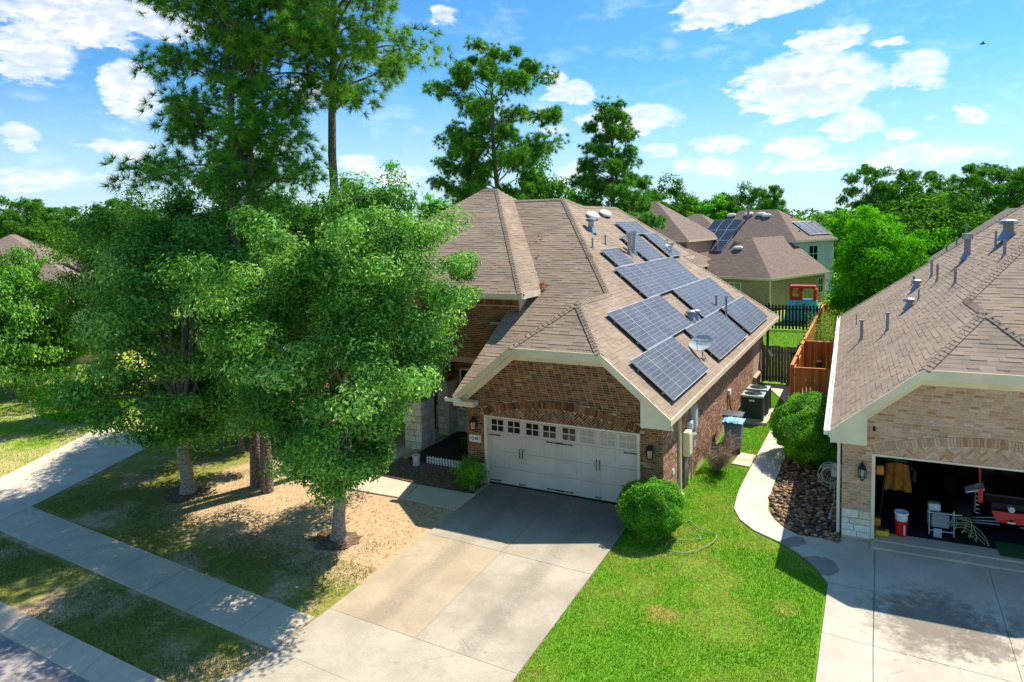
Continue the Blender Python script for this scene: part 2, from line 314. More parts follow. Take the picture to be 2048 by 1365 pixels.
# ------------------------------------------------------------------ object helpers
rs = np.random.RandomState(7); random.seed(7)
def link(name, me, parent=None, loc=None):
    o = bpy.data.objects.new(name, me); COL.objects.link(o)
    if parent is not None:
        o.parent = parent
        if loc is None: o.location = -parent.location if (parent.parent is None and parent.type == 'EMPTY' and not parent.get('_local')) else Vector((0, 0, 0))
    if loc is not None: o.location = loc
    return o
def thing(name, label, cat, loc, group=None, local=False):
    o = bpy.data.objects.new(name, None); COL.objects.link(o); o.location = loc; o.empty_display_size = .2
    if local: o['_local'] = 1
    return tag(o, label, cat, group)
def tag(o, label, cat=None, group=None, kind=None):
    if label: o['label'] = label
    if cat: o['category'] = cat
    if group: o['group'] = group
    if kind: o['kind'] = kind
    return o
def npmesh(name, V, F, mat, col=None, uv=None, smooth=False):
    V = np.asarray(V, np.float32).reshape(-1, 3); F = np.asarray(F, np.int32)
    me = bpy.data.meshes.new(name); me.vertices.add(len(V)); me.vertices.foreach_set('co', V.ravel())
    k = F.shape[1]; me.loops.add(F.size); me.loops.foreach_set('vertex_index', F.ravel())
    me.polygons.add(len(F)); me.polygons.foreach_set('loop_start', np.arange(0, F.size, k, dtype=np.int32))
    me.polygons.foreach_set('use_smooth', np.full(len(F), bool(smooth)))
    if col is not None:
        a = me.attributes.new('Col', 'FLOAT_COLOR', 'POINT'); c = np.ones((len(V), 4), np.float32); c[:, :3] = col; a.data.foreach_set('color', c.ravel())
    if uv is not None:
        l = me.uv_layers.new(name='UVMap'); l.data.foreach_set('uv', np.asarray(uv, np.float32).ravel())
    me.update(calc_edges=True); me.validate(verbose=False); me.materials.append(MT[mat] if isinstance(mat, str) else mat); return me
class MB:
    def __init__(s): s.v = []; s.f = []
    def add(s, vs, fs):
        b = len(s.v); s.v += [tuple(p) for p in vs]; s.f += [tuple(i+b for i in f) for f in fs]; return s
    def hexa(s, p8): return s.add(p8, [(0, 3, 2, 1), (4, 5, 6, 7), (0, 1, 5, 4), (1, 2, 6, 5), (2, 3, 7, 6), (3, 0, 4, 7)])
    def box(s, x0, x1, y0, y1, z0, z1, T=None):
        p = [(x0, y0, z0), (x1, y0, z0), (x1, y1, z0), (x0, y1, z0), (x0, y0, z1), (x1, y0, z1), (x1, y1, z1), (x0, y1, z1)]
        return s.hexa([T(q) for q in p] if T else p)
    def slab(s, poly, th, T=None):     # polygon with thickness downwards
        a = [Vector(p) for p in poly]
        if T: a = [Vector(T(p)) for p in a]
        b = [p-Vector((0, 0, th)) for p in a]; n = len(a)
        return s.add(a+b, [tuple(range(n)), tuple(range(2*n-1, n-1, -1))]+[(i, i+n, (i+1) % n+n, (i+1) % n) for i in range(n)])
    def beam(s, a, b, w, h, upv=(0, 0, 1)):
        a = Vector(a); b = Vector(b); d = (b-a).normalized(); u = Vector(upv); sd = d.cross(u)
        if sd.length < 1e-4: sd = Vector((1, 0, 0))
        sd.normalize(); u = sd.cross(d).normalized(); sd *= w/2; u *= h/2
        return s.hexa([a-sd-u, a+sd-u, b+sd-u, b-sd-u, a-sd+u, a+sd+u, b+sd+u, b-sd+u])
    def tube(s, pts, r, k=8, cap=True):
        pts = [Vector(p) for p in pts]; n = len(pts); rr = r if isinstance(r, (list, tuple)) else [r]*n; base = len(s.v)
        ref = Vector((0, 0, 1))
        for i, p in enumerate(pts):
            d = (pts[min(i+1, n-1)]-pts[max(i-1, 0)]).normalized(); q = ref if abs(d.dot(ref)) < .95 else Vector((1, 0, 0))
            a = d.cross(q).normalized(); b = d.cross(a)
            for j in range(k):
                t = 2*math.pi*j/k; s.v.append(tuple(p+(a*math.cos(t)+b*math.sin(t))*rr[i]))
        for i in range(n-1):
            for j in range(k): s.f.append((base+i*k+j, base+i*k+(j+1) % k, base+(i+1)*k+(j+1) % k, base+(i+1)*k+j))
        if cap: s.f.append(tuple(base+j for j in range(k))[::-1]); s.f.append(tuple(base+(n-1)*k+j for j in range(k)))
        return s
    def lathe(s, c, prof, k=16, T=None):
        base = len(s.v); c = Vector(c)
        for r, z in prof:
            for j in range(k):
                t = 2*math.pi*j/k; p = c+Vector((r*math.cos(t), r*math.sin(t), z)); s.v.append(tuple(T(p) if T else p))
        m = len(prof)
        for i in range(m-1):
            for j in range(k): s.f.append((base+i*k+j, base+i*k+(j+1) % k, base+(i+1)*k+(j+1) % k, base+(i+1)*k+j))
        s.f.append(tuple(base+j for j in range(k))[::-1]); s.f.append(tuple(base+(m-1)*k+j for j in range(k)))
        return s
    def mesh(s, name, mat, smooth=False, bevel=0):
        me = bpy.data.meshes.new(name); me.from_pydata(s.v, [], s.f); me.update()
        if smooth: me.polygons.foreach_set('use_smooth', np.ones(len(s.f), bool))
        me.materials.append(MT[mat] if isinstance(mat, str) else mat)
        return me
    def obj(s, name, mat, parent=None, smooth=False, loc=None, bevel=0):
        o = link(name, s.mesh(name, mat, smooth), parent, loc)
        if bevel:
            b = o.modifiers.new('bevel', 'BEVEL'); b.width = bevel; b.segments = 2; b.limit_method = 'ANGLE'
        return o
def shade_auto(o, ang=40):
    me = o.data; me.polygons.foreach_set('use_smooth', np.ones(len(me.polygons), bool))
    try: me.set_sharp_from_angle(angle=R(ang))
    except Exception: pass
    return o
def uvpoly(name, poly, mat, parent, th=.1, T=None, uvscale=1.):
    """planar roof or wall slab with UVs in metres along its horizontal and slope directions"""
    P = [Vector(T(p)) if T else Vector(p) for p in poly]; n = Vector((0, 0, 0))
    for i in range(len(P)): n += P[i].cross(P[(i+1) % len(P)])
    n.normalize()
    if n.z < -1e-3: n = -n
    u = Vector((0, 0, 1)).cross(n); u = u.normalized() if u.length > 1e-4 else Vector((1, 0, 0)); v = n.cross(u)
    m = MB().slab(P, th); me = m.mesh(name, mat); l = me.uv_layers.new(name='UVMap')
    for lp in me.loops:
        q = me.vertices[lp.vertex_index].co; l.data[lp.index].uv = (q.dot(u)*uvscale, q.dot(v)*uvscale)
    return link(name, me, parent)
HEX = np.array([(4, 5, 6, 7), (0, 1, 5, 4), (1, 2, 6, 5), (2, 3, 7, 6), (3, 0, 4, 7)])
def hexmesh(name, P8, col, mat):   # P8 (N,8,3), col (N,3): open-backed blocks joined into one mesh
    n = len(P8); F = (HEX[None]+8*np.arange(n)[:, None, None]).reshape(-1, 4)
    return npmesh(name, P8.reshape(-1, 3), F, mat, np.repeat(col, 8, 0))

# ------------------------------------------------------------------ small pieces: bricks, stones, shingles, planks
def frame(T, o, u, v, nout):
    T0 = Vector(T(o)); U = (Vector(T(Vector(o)+Vector(u)))-T0).normalized(); V = (Vector(T(Vector(o)+Vector(v)))-T0).normalized()
    Nn = (Vector(T(Vector(o)+Vector(nout)))-T0).normalized()
    return np.array(T0), np.array(U), np.array(V), np.array(Nn)
def pick(pal, r):
    k = r.choice(len(pal), p=np.array([w for _, w in pal])/sum(w for _, w in pal)); return k
def jitter(c, r, a=.12): return np.clip(np.array(c)*(1+r.uniform(-a, a))*np.array([1+r.uniform(-.04, .04), 1, 1+r.uniform(-.04, .04)]), 0, 1)
class Pieces:
    """collects blocks (centre, U, V, N, w, h, d, colour); the largest in view become objects, the rest one joined part"""
    def __init__(s): s.rows = []
    def add(s, c, U, V, N, w, h, d, col): s.rows.append((c, U, V, N, w, h, d, col))
    def build(s, name, fieldname, mat, parent, nobj=300, root=None):
        if not s.rows: return
        cam = np.array(CAM)
        Cn = np.array([r[0] for r in s.rows]); U = np.array([r[1] for r in s.rows]); V = np.array([r[2] for r in s.rows]); N = np.array([r[3] for r in s.rows])
        w = np.array([r[4] for r in s.rows])[:, None]; h = np.array([r[5] for r in s.rows])[:, None]; d = np.array([r[6] for r in s.rows])[:, None]; col = np.array([r[7] for r in s.rows])
        dv = cam-Cn; dist = np.linalg.norm(dv, axis=1); facing = (dv*N).sum(1)/dist
        area = np.where(facing > .05, (w*h)[:, 0]*facing/dist**2, 0)
        order = np.argsort(-area); sel = order[:nobj] if len(order) > nobj+20 else order
        rest = np.setdiff1d(np.arange(len(Cn)), sel)
        def p8(i):
            c, u, v, n = Cn[i], U[i]*w[i]/2, V[i]*h[i]/2, N[i]*d[i]
            a = np.stack([c-u-v, c+u-v, c+u+v, c-u+v], 1); return np.concatenate([a, a+n[:, None, :]], 1)
        if len(rest):
            tag(link(fieldname, hexmesh(fieldname, p8(rest), col[rest], mat), parent), None, kind='stuff')
        # shared unit meshes, one per colour class
        K = 14; lum = col[sel].sum(1); cls = (np.argsort(np.argsort(lum))*K//max(1, len(sel))); meshes = {}
        base = np.array([(-.5, -.5, 0), (.5, -.5, 0), (.5, .5, 0), (-.5, .5, 0), (-.5, -.5, 1), (.5, -.5, 1), (.5, .5, 1), (-.5, .5, 1)])
        off = root.location if root is not None else Vector((0, 0, 0))
        for j, i in enumerate(sel):
            k = cls[j]
            if k not in meshes: meshes[k] = hexmesh(name, base[None], col[sel][cls == k].mean(0)[None], mat)
            o = bpy.data.objects.new(name, meshes[k]); COL.objects.link(o); o.parent = parent
            u, v, n = U[i], V[i], N[i]
            if np.dot(np.cross(u, v), n) < 0: u = -u
            m = Matrix(((u[0], v[0], n[0], 0), (u[1], v[1], n[1], 0), (u[2], v[2], n[2], 0), (0, 0, 0, 1)))
            q = m.to_quaternion(); o.rotation_mode = 'QUATERNION'; o.rotation_quaternion = q; o.scale = (w[i, 0], h[i, 0], d[i, 0])
            o.location = Vector(Cn[i])
BRK_MAIN = [(lin(122, 80, 50), 4), (lin(144, 96, 60), 5), (lin(160, 108, 68), 4), (lin(102, 68, 46), 3), (lin(164, 100, 68), 2), (lin(186, 150, 114), .8)]
BRK_PALE = [(lin(218, 178, 148), 7), (lin(210, 168, 138), 5), (lin(202, 152, 106), 1.6), (lin(224, 190, 164), 4), (lin(192, 142, 96), .9)]
BRK_SIDE_SUN = [(lin(160, 116, 92), 4), (lin(182, 136, 110), 5), (lin(196, 150, 122), 4), (lin(136, 98, 80), 2), (lin(196, 138, 116), 2), (lin(212, 180, 152), 1)]  # same brick as the front; grazing sun painted in as paler, pinker tones
STONE = [(lin(240, 230, 208), 3), (lin(230, 218, 192), 3), (lin(246, 240, 224), 2)]
def brickwall(P, T, o, u, v, nout, H, iv, pal, r, skip=None, course=.068, bl=.203, d=.006, z0=0., off=0):
    O, U, V, N = frame(T, o, u, v, nout); k = 0; z = z0
    while z+course*.7 < H:
        for a, b in iv(z+course*.5):
            x = a-(bl/2 if (k+off) % 2 else 0)
            while x < b:
                e0, e1 = max(a, x), min(b, x+bl)
                if e1-e0 > .045:
                    cx = (e0+e1)/2
                    if not (skip and skip(cx, z+course/2)):
                        P.add(O+U*cx+V*(z+course/2), U, V, N, e1-e0-.013, course-.0125, d*(.75+.5*r.rand()), jitter(pal[pick(pal, r)][0], r))
                x += bl
        z += course; k += 1
def stonewall(P, T, o, u, v, nout, W, H, r, row=.2):
    O, U, V, N = frame(T, o, u, v, nout); z = 0
    while z < H-.02:
        h = min(row*r.uniform(.85, 1.2), H-z); h = H-z if H-z-h < .08 else h; x = 0
        while x < W-.01:
            w = r.uniform(.22, .5); w = W-x if W-x-w < .14 else min(w, W-x)
            P.add(O+U*(x+w/2)+V*(z+h/2), U, V, N, w-.018, h-.018, r.uniform(.02, .045), jitter(STONE[pick(STONE, r)][0], r, .07)); x += w
        z += h
SHG = [(lin(158, 138, 118), 4), (lin(154, 134, 115), 3), (lin(163, 143, 123), 3), (lin(149, 130, 112), 2), (lin(157, 136, 114), 2)]
class Shingles:
    def __init__(s, tint=(1, 1, 1), expo=.152): s.r = []; s.tint = np.array(tint); s.e = expo
    def plane(s, poly, r):
        P = [np.array(p, float) for p in poly]; n = np.zeros(3)
        for i in range(len(P)): n += np.cross(P[i], P[(i+1) % len(P)])
        n /= np.linalg.norm(n)
        if n[2] < 0: n = -n
        u = np.cross((0, 0, 1.), n); u /= np.linalg.norm(u); v = np.cross(n, u); o = P[0]
        q = np.array([((p-o)@u, (p-o)@v) for p in P]); v0, v1 = q[:, 1].min(), q[:, 1].max(); k = 0; y = v0
        while y < v1-.03:
            ym = y+s.e*.5; xs = []
            for i in range(len(q)):
                a, b = q[i], q[(i+1) % len(q)]
                if (a[1] <= ym) != (b[1] <= ym): xs.append(a[0]+(ym-a[1])/(b[1]-a[1])*(b[0]-a[0]))
            xs.sort()
            for j in range(0, len(xs)-1, 2):
                x = xs[j]-r.uniform(0, .3)
                while x < xs[j+1]:
                    w = r.choice([.25, .33, .42, .5]); a, b = max(x, xs[j]), min(x+w, xs[j+1])
                    if b-a > .02:
                        th = .011 if r.rand() < .45 else .003
                        s.r.append((o+u*a+v*y, u, v, n, b-a, th, jitter(SHG[pick(SHG, r)][0], r, .03)*s.tint))
                    x += w
            y += s.e; k += 1
    def build(s, parent, nobj=300):
        O = np.array([a[0] for a in s.r]); U = np.array([a[1] for a in s.r]); V = np.array([a[2] for a in s.r]); N = np.array([a[3] for a in s.r])
        w = np.array([a[4] for a in s.r])[:, None]; th = np.array([a[5] for a in s.r])[:, None]; col = np.array([a[6] for a in s.r]); Lh = s.e+.05
        dv = np.array(CAM)-O; dist = np.linalg.norm(dv, axis=1); area = np.where((dv*N).sum(1) > .05*dist, w[:, 0]*(dv*N).sum(1)/dist**3, 0)
        order = np.argsort(-area); sel = order[:nobj]; rest = order[nobj:]
        def p8(i):
            o, u, v, n = O[i], U[i]*(w[i]-.001), V[i]*Lh, N[i]
            return np.stack([o, o+u, o+u+v, o+v, o+n*(th[i]+.003), o+u+n*(th[i]+.003), o+u+v+n*.001, o+v+n*.001], 1)
        tag(link('shingle_field', hexmesh('shingle_field', p8(rest), col[rest], 'shingle'), parent), None, kind='stuff')
        meshes = {}; K = 10; cls = np.argsort(np.argsort(col[sel].sum(1)))*K//max(1, len(sel))
        for j, i in enumerate(sel):
            key = (cls[j], round(float(th[i, 0]), 3))
            if key not in meshes:
                t = th[i, 0]+.003
                b = np.array([(0, 0, 0), (1, 0, 0), (1, Lh, 0), (0, Lh, 0), (0, 0, t), (1, 0, t), (1, Lh, .001), (0, Lh, .001)])
                meshes[key] = hexmesh('shingle', b[None], col[sel][cls == cls[j]].mean(0)[None], 'shingle')
            o = bpy.data.objects.new('shingle', meshes[key]); COL.objects.link(o); o.parent = parent
            u, v, n = U[i], V[i], N[i]
            m = Matrix(((u[0], v[0], n[0]), (u[1], v[1], n[1]), (u[2], v[2], n[2])))
            o.rotation_mode = 'QUATERNION'; o.rotation_quaternion = m.to_quaternion(); o.scale = (w[i, 0]-.001, 1, 1); o.location = Vector(O[i])
def ridge_cap(a, b, n1, n2, parent, r, tint=(1, 1, 1), w=.15, step=.16):
    a = np.array(a, float); b = np.array(b, float); d = b-a; Ld = np.linalg.norm(d); d /= Ld; P = []; C = []
    def side(n):
        n = np.array(n, float); n /= np.linalg.norm(n); q = np.cross(n, d)
        return (q if q[2] < 0 else -q), n
    s1, m1 = side(n1); s2, m2 = side(n2)
    if np.dot(s1, s2) > .98: s2 = -s1
    k = max(1, int(Ld/step)); up = np.array((0, 0, 1.))
    for i in range(k):
        p, q = a+d*Ld*i/k, a+d*(Ld*(i+1)/k+.03); h0, h1 = .055, .04; c = jitter(SHG[pick(SHG, r)][0], r, .07)*np.array(tint)
        for s_ in (s1, s2):
            lo = [p, p+s_*w, q+s_*w, q]; hi = [p+up*h0, p+s_*w+up*(h0-.012), q+s_*w+up*(h1-.012), q+up*h1]
            P.append(lo+hi); C.append(c)
    return link('ridge_cap', hexmesh('ridge_cap', np.array(P), np.array(C), 'shingle'), parent)
def pn(poly):
    P = [np.array(p, float) for p in poly]; n = np.zeros(3)
    for i in range(len(P)): n += np.cross(P[i], P[(i+1) % len(P)])
    return n if n[2] > 0 else -n

# ------------------------------------------------------------------ terrain
def gz(y):
    if y >= -.3: return 0.
    if y >= -7.6: return -.3*(-.3-y)/7.3
    if y >= -10.5: return -.3-.12*(-7.6-y)/2.9
    return -.42
def mk_ground():
    xs = sorted(set([-1600, -800, -400, -200, -120, -80, -50, -36]+list(np.arange(-30, 24, 1.5))+[28, 36, 50, 80, 120, 200, 400, 800, 1600]))
    ys = sorted(set([-300, -120, -60, -40, -30, -22, -16, -13, -12, -11.2, -10.5, -9.5, -8.5, -7.6, -6, -4, -2, -.3, 1, 3, 6, 9, 12, 16, 20, 25, 30, 36, 45, 60, 80, 120, 200, 400, 800, 1800]))
    V = [(x, y, gz(y)-.03-(.25 if y < -11 else 0)) for y in ys for x in xs]; nx = len(xs)
    F = [(j*nx+i, j*nx+i+1, (j+1)*nx+i+1, (j+1)*nx+i) for j in range(len(ys)-1) for i in range(nx-1)]
    o = link('ground', npmesh('ground', V, F, 'ground')); tag(o, 'lawn and worn yard ground between the houses', kind='structure'); return o
ground = mk_ground()
def struct(name, label, parent=None):
    o = bpy.data.objects.new(name, None); COL.objects.link(o); tag(o, label, kind='structure'); return o
def slabtop(poly, mat, parent, name='slab', th=.14, lift=.0, gap=.008):
    c = Vector((sum(p[0] for p in poly)/len(poly), sum(p[1] for p in poly)/len(poly)))
    q = []
    for x, y in poly:
        v = Vector((x, y)); d = (c-v).normalized()*gap; v = v+d; q.append((v.x, v.y, gz(v.y)+.012+lift))
    o = MB().slab(q, th).obj(name, mat, parent); return o
def Lw(a, b, x): return a[1]+(b[1]-a[1])*(x-a[0])/(b[0]-a[0])
SU = ((-12.64, -6.94), (.14, -7.83)); SL = ((-11.15, -8.30), (.23, -9.03))
su = lambda x: Lw(*SU, x); sl = lambda x: Lw(*SL, x)
def mk_paving():
    # street, kerb, sidewalk
    cu = lambda x: Lw((-7.1, -10.45), (-1.22, -10.68), x)
    road = MB(); road.add([(-90, cu(-90)-.42, -.60), (40, cu(40)-.42, -.60), (40, -40, -.52), (-90, -40, -.52)], [(0, 1, 2, 3)])
    tag(road.obj('street', 'road'), 'grey asphalt street along the kerb', kind='structure')
    kr = struct('kerb', 'pale concrete kerb along the street'); x = -60.
    while x < -.6:
        x1 = min(x+3, -.6); m = MB()
        m.hexa([(x+.006, cu(x)-.5, -.75), (x1-.006, cu(x1)-.5, -.75), (x1-.006, cu(x1)+.06, -.75), (x+.006, cu(x)+.06, -.75),
                (x+.006, cu(x)-.46, -.57), (x1-.006, cu(x1)-.46, -.57), (x1-.006, cu(x1)+.06, -.40), (x+.006, cu(x)+.06, -.40)])
        m.obj('kerbstone', 'conc_walk', kr); x = x1
    sw = struct('sidewalk', 'concrete sidewalk of square slabs in front of the yard'); x = -30.3
    while x < -.2:
        x1 = x+1.62; x1 = .1 if .1-x1 < .8 else x1
        slabtop([(x, sl(x)), (x1, sl(x1)), (x1, su(x1)), (x, su(x))], 'conc_walk', sw, gap=.012); x = x1
    # main driveway
    dv = struct('driveway', 'wide concrete driveway in front of the white garage door')
    xl, xm, xr = .15, 2.5, 4.97
    a, b, c = -.42, -3.72, -7.55
    jl = lambda x, y: y-.045*(x-2.5)
    slabtop([(xl, -.04), (xl, a), (xr, a), (xr, -.04)], 'conc_drive', dv, 'apron_strip')
    slabtop([(xl, jl(xl, b)), (xm, jl(xm, b)), (xm, a), (xl, a)], 'conc_drive', dv)
    slabtop([(xm, jl(xm, b)), (xr, jl(xr, b)), (xr, a), (xm, a)], 'conc_drive', dv)
    slabtop([(xl+.02, jl(xl, c)), (xm+.05, jl(xm, c)), (xm, jl(xm, b)), (xl, jl(xl, b))], 'conc_tan', dv)
    slabtop([(xm+.05, jl(xm, c)), (xr, jl(xr, c)), (xr, jl(xr, b)), (xm, jl(xm, b))], 'conc_drive', dv)
    slabtop([(xl-.02, -9.02), (xr+.05, -9.3), (xr, jl(xr, c)), (xl+.02, jl(xl, c))], 'conc_agg', dv)
    pts = [(xl-.02, -9.02)]+[(xl-.9*(1-math.cos(t)), -9.02-1.55*math.sin(t)) for t in np.linspace(.1, 1.45, 8)]+[(-1.2, -11.15), (6.6, -11.4), (6.2, -11), (5.4, -10.2), (5.05, -9.3)]
    slabtop(pts, 'conc_agg', dv, 'apron')
    # front walk of the house
    fw_ = struct('front_walk', 'concrete front walk from the driveway to the porch')
    slabtop([(.13, -2.1), (.13, -.95), (-1.95, -1.0), (-1.75, -2.0)], 'conc_walk', fw_)
    slabtop([(-1.77, -2.0), (-1.97, -1.0), (-4.0, -.9), (-5.3, -1.35), (-4.1, -2.1)], 'conc_walk', fw_)
    slabtop([(-4.05, -.88), (-4.1, 1.2), (-5.35, 1.2), (-5.3, -1.3)], 'conc_walk', fw_)
    slabtop([(-4.1, 1.22), (-4.1, 4.3), (-6.3, 4.3), (-6.3, 1.22)], 'conc_walk', fw_)
    # side path
    pa = struct('side_path', 'pale curved concrete path between the two houses')
    Lp = [(7.27, 17.3), (7.25, 13.5), (7.22, 9.8), (7.2, 6.3), (7.2, 3.6), (7.22, 2.2), (7.32, 1.15), (7.6, .45), (8.05, -.1), (8.7, -.5), (9.2, -.9), (9.62, -1.45), (9.93, -2.05)]
    Rp = [(8.15, 17.3), (8.1, 13.5), (8.08, 9.8), (8.08, 6.3), (8.08, 3.6), (8.1, 2.3), (8.2, 1.4), (8.42, .85), (8.72, .4), (9.1, .08), (9.6, .12), (10.2, .39), (10.86, .36)]
    for i, j in ((0, 1), (1, 2), (2, 3), (3, 4), (4, 6), (6, 9)):
        slabtop(Lp[i:j+1]+Rp[i:j+1][::-1], 'conc_pale', pa, gap=.006)
    slabtop(Lp[9:]+[(10.87, -2.05)]+Rp[9:][::-1], 'conc_n', pa, gap=.006)
    slabtop([(5.9, 17.3), (7.25, 17.3), (7.25, 13.9)], 'conc_pale', pa)
    m = struct('stepping_pad', 'short paver pad beside the bins')
    slabtop([(6.55, 4.9), (7.17, 4.8), (7.17, 5.4), (6.6, 5.5)], 'conc_walk', m, 'paver'); slabtop([(6.6, 5.52), (7.17, 5.42), (7.17, 6.1), (6.6, 6.2)], 'conc_walk', m, 'paver')
    # neighbour driveway on the right
    nd = struct('driveway_right', 'pale concrete driveway of the tan brick house')
    slabtop([(9.95, -4.05), (10.86, -4.12), (10.86, -2.06), (9.94, -2.06)], 'conc_n', nd)
    slabtop([(10.0, -11.3), (10.95, -11.3), (10.86, -4.12), (9.95, -4.05)], 'conc_n', nd)
    slabtop([(10.87, -4.12), (13.22, -4.25), (13.18, .05), (10.87, .0)], 'conc_n', nd)
    slabtop([(13.22, -4.25), (17.5, -4.45), (17.5, .2), (13.18, .05)], 'conc_n', nd)
    slabtop([(10.95, -11.3), (13.3, -11.3), (13.22, -4.25), (10.87, -4.12)], 'conc_n', nd)
    slabtop([(13.3, -11.3), (17.6, -11.3), (17.5, -4.45), (13.22, -4.25)], 'conc_n', nd)
    # left neighbour's driveway
    ld = struct('driveway_left', 'pale concrete driveway beyond the oak trees')
    A = [(-12.3, -7.0), (-15.6, -6.75)]; B = [(-14.1, -.9), (-18.2, -.9)]; mid = lambda p, q, t: (p[0]+(q[0]-p[0])*t, p[1]+(q[1]-p[1])*t)
    a1, b1 = mid(A[0], B[0], .62), mid(A[1], B[1], .62)
    cA, cM = mid(A[0], A[1], .5), mid(a1, b1, .5); cB = mid(B[0], B[1], .5)
    slabtop([A[0], a1, cM, cA], 'conc_pale', ld); slabtop([cA, cM, b1, A[1]], 'conc_pale', ld)
    slabtop([a1, B[0], cB, cM], 'conc_pale', ld); slabtop([cM, cB, B[1], b1], 'conc_pale', ld)
    slabtop([(-12.3, -7.02), (-15.6, -6.77), (-15.6, -9.9), (-11.2, -10.2), (-11.9, -8.6)], 'conc_pale', ld, lift=.012)
mk_paving()

# ------------------------------------------------------------------ the two brick houses (same plan, the second mirrored)
def idT(p): return Vector(p)
_th = R(2.1)
def rightT(p):
    x, y = 5.62-p[0], p[1]; c, s = math.cos(_th), math.sin(_th)
    return Vector((10.1+c*x-s*y, .4+s*x+c*y, p[2]+.08))
SR, SP = .833, .59
EF, EB = (5.9, -.3, 2.75), (5.9, 22.35, 2.75)
EL = (-.98, -.3, 2.75); BR_, BL_ = (3.92, -.3, 4.40), (1.0, -.3, 4.40); PK = (2.46, 1.67, 5.615); RE = (2.46, 4.556, 5.615)
HT = (-1.843, 10.63, 9.2); RL = (-5.2, 10.63, 9.2)
DW, DH = 4.88, 2.13
def arch(x):     # inner arch curve above the garage door
    t = (x-DW/2)/(DW/2+.12); return DH+.02+.44*(1-t*t) if abs(t) < 1 else 0
def roofline(x): # underside of the front rake at the wall plane
    return min(2.62+SR*(x+.98)-.05, 2.62+SR*(5.9-x)-.05, 4.40)
def lantern(T, x, z, parent, ypos=-.02, coach=False):
    g = MB().box(x-.055, x+.055, ypos-.03, ypos+.02, z-.12, z+.14, T)
    def TT(p): return T(p)
    lm = MB()
    c = Vector((x, ypos-.15, z))
    if coach:
        lm.lathe(c, [(.03, -.2), (.05, -.16), (.03, -.13), (.075, -.11), (.08, -.09)], 8, TT); lm.lathe(c, [(.1, .1), (.085, .15), (.04, .22), (.015, .25), (.012, .3)], 8, TT)
    else:
        lm.lathe(c, [(.085, -.17), (.085, -.15)], 6, TT); lm.lathe(c, [(.125, .09), (.1, .14), (.035, .2), (.02, .24)], 6, TT)
    lm.box(x-.02, x+.02, ypos-.15, ypos, z+.15, z+.19, T)
    for k in range(6):
        t = 2*math.pi*k/6; q = c+Vector((.088*math.cos(t), .088*math.sin(t), 0)); lm.tube([T(q+Vector((0, 0, -.15))), T(q+Vector((0, 0, .1)))], .008, 4)
    o = g.obj('wall_lantern', 'black', parent)
    lm.obj('lantern_frame', 'black', o)
    MB().lathe(c, [(.062, -.14), (.075, .09)], 8, TT).obj('lantern_glass', 'glasspale' if coach else 'amber', o)
def vent_pipe(T, x, y, h, r, parent, mat='pipe', cap=None):
    z = 2.75+SR*(5.9-x); b = Vector(T((x, y, z))); m = MB()
    m.tube([b-Vector((0, 0, .05)), b+Vector((0, 0, h))], r, 10)
    o = shade_auto(m.obj('vent_pipe', mat, parent))
    f = MB(); f.tube([b+Vector((0, 0, -.1)), b+Vector((0, 0, r*1.3+.03))], [r*2.4, r*1.15], 10); f.obj('flashing', 'galv', o)
    if cap == 'can':
        MB().tube([b+Vector((0, 0, h-.05)), b+Vector((0, 0, h+.17))], r*1.7, 12).obj('pipe_cap', 'galv', o)
    elif cap == 'flat':
        MB().tube([b+Vector((0, 0, h-.01)), b+Vector((0, 0, h+.05))], [r*1.5, r*1.9], 10).obj('pipe_cap', 'pipe', o)
    elif cap == 'hood':
        MB().lathe(b+Vector((0, 0, h)), [(r*1.5, -.02), (r*2.1, .03), (r*1.8, .1), (r*.7, .14)], 10).obj('pipe_cap', 'galv', o)
def oval_vent(c, yawv, slope_n, L, parent, k=1.):
    # low oval turtle vent lying along the slope contour
    n = Vector(slope_n).normalized(); a = Vector(yawv).normalized(); b = n.cross(a).normalized(); m = MB(); rings = 6; seg = 18; base = []
    for i in range(rings+1):
        t = i/rings*math.pi/2; rr = math.cos(t)**.8 if i < rings else .02; h = .14*k*math.sin(t)+.1*k
        for j in range(seg):
            f = 2*math.pi*j/seg; m.v.append(tuple(Vector(c)+a*(L/2*rr*math.cos(f))+b*(.26*k*rr*math.sin(f))+n*h))
    for i in range(rings):
        for j in range(seg): m.f.append((i*seg+j, i*seg+(j+1) % seg, (i+1)*seg+(j+1) % seg, (i+1)*seg+j))
    o = m.obj('roof_vent', 'ventwhite', parent, smooth=True)
    s = MB(); s.hexa([Vector(c)+a*(sx*L*.36)+b*(sy*.17*k)+n*hz for hz in (-.02, .14*k) for sx, sy in ((-1, -1), (1, -1), (1, 1), (-1, 1))]); s.obj('vent_base', 'galv', o)

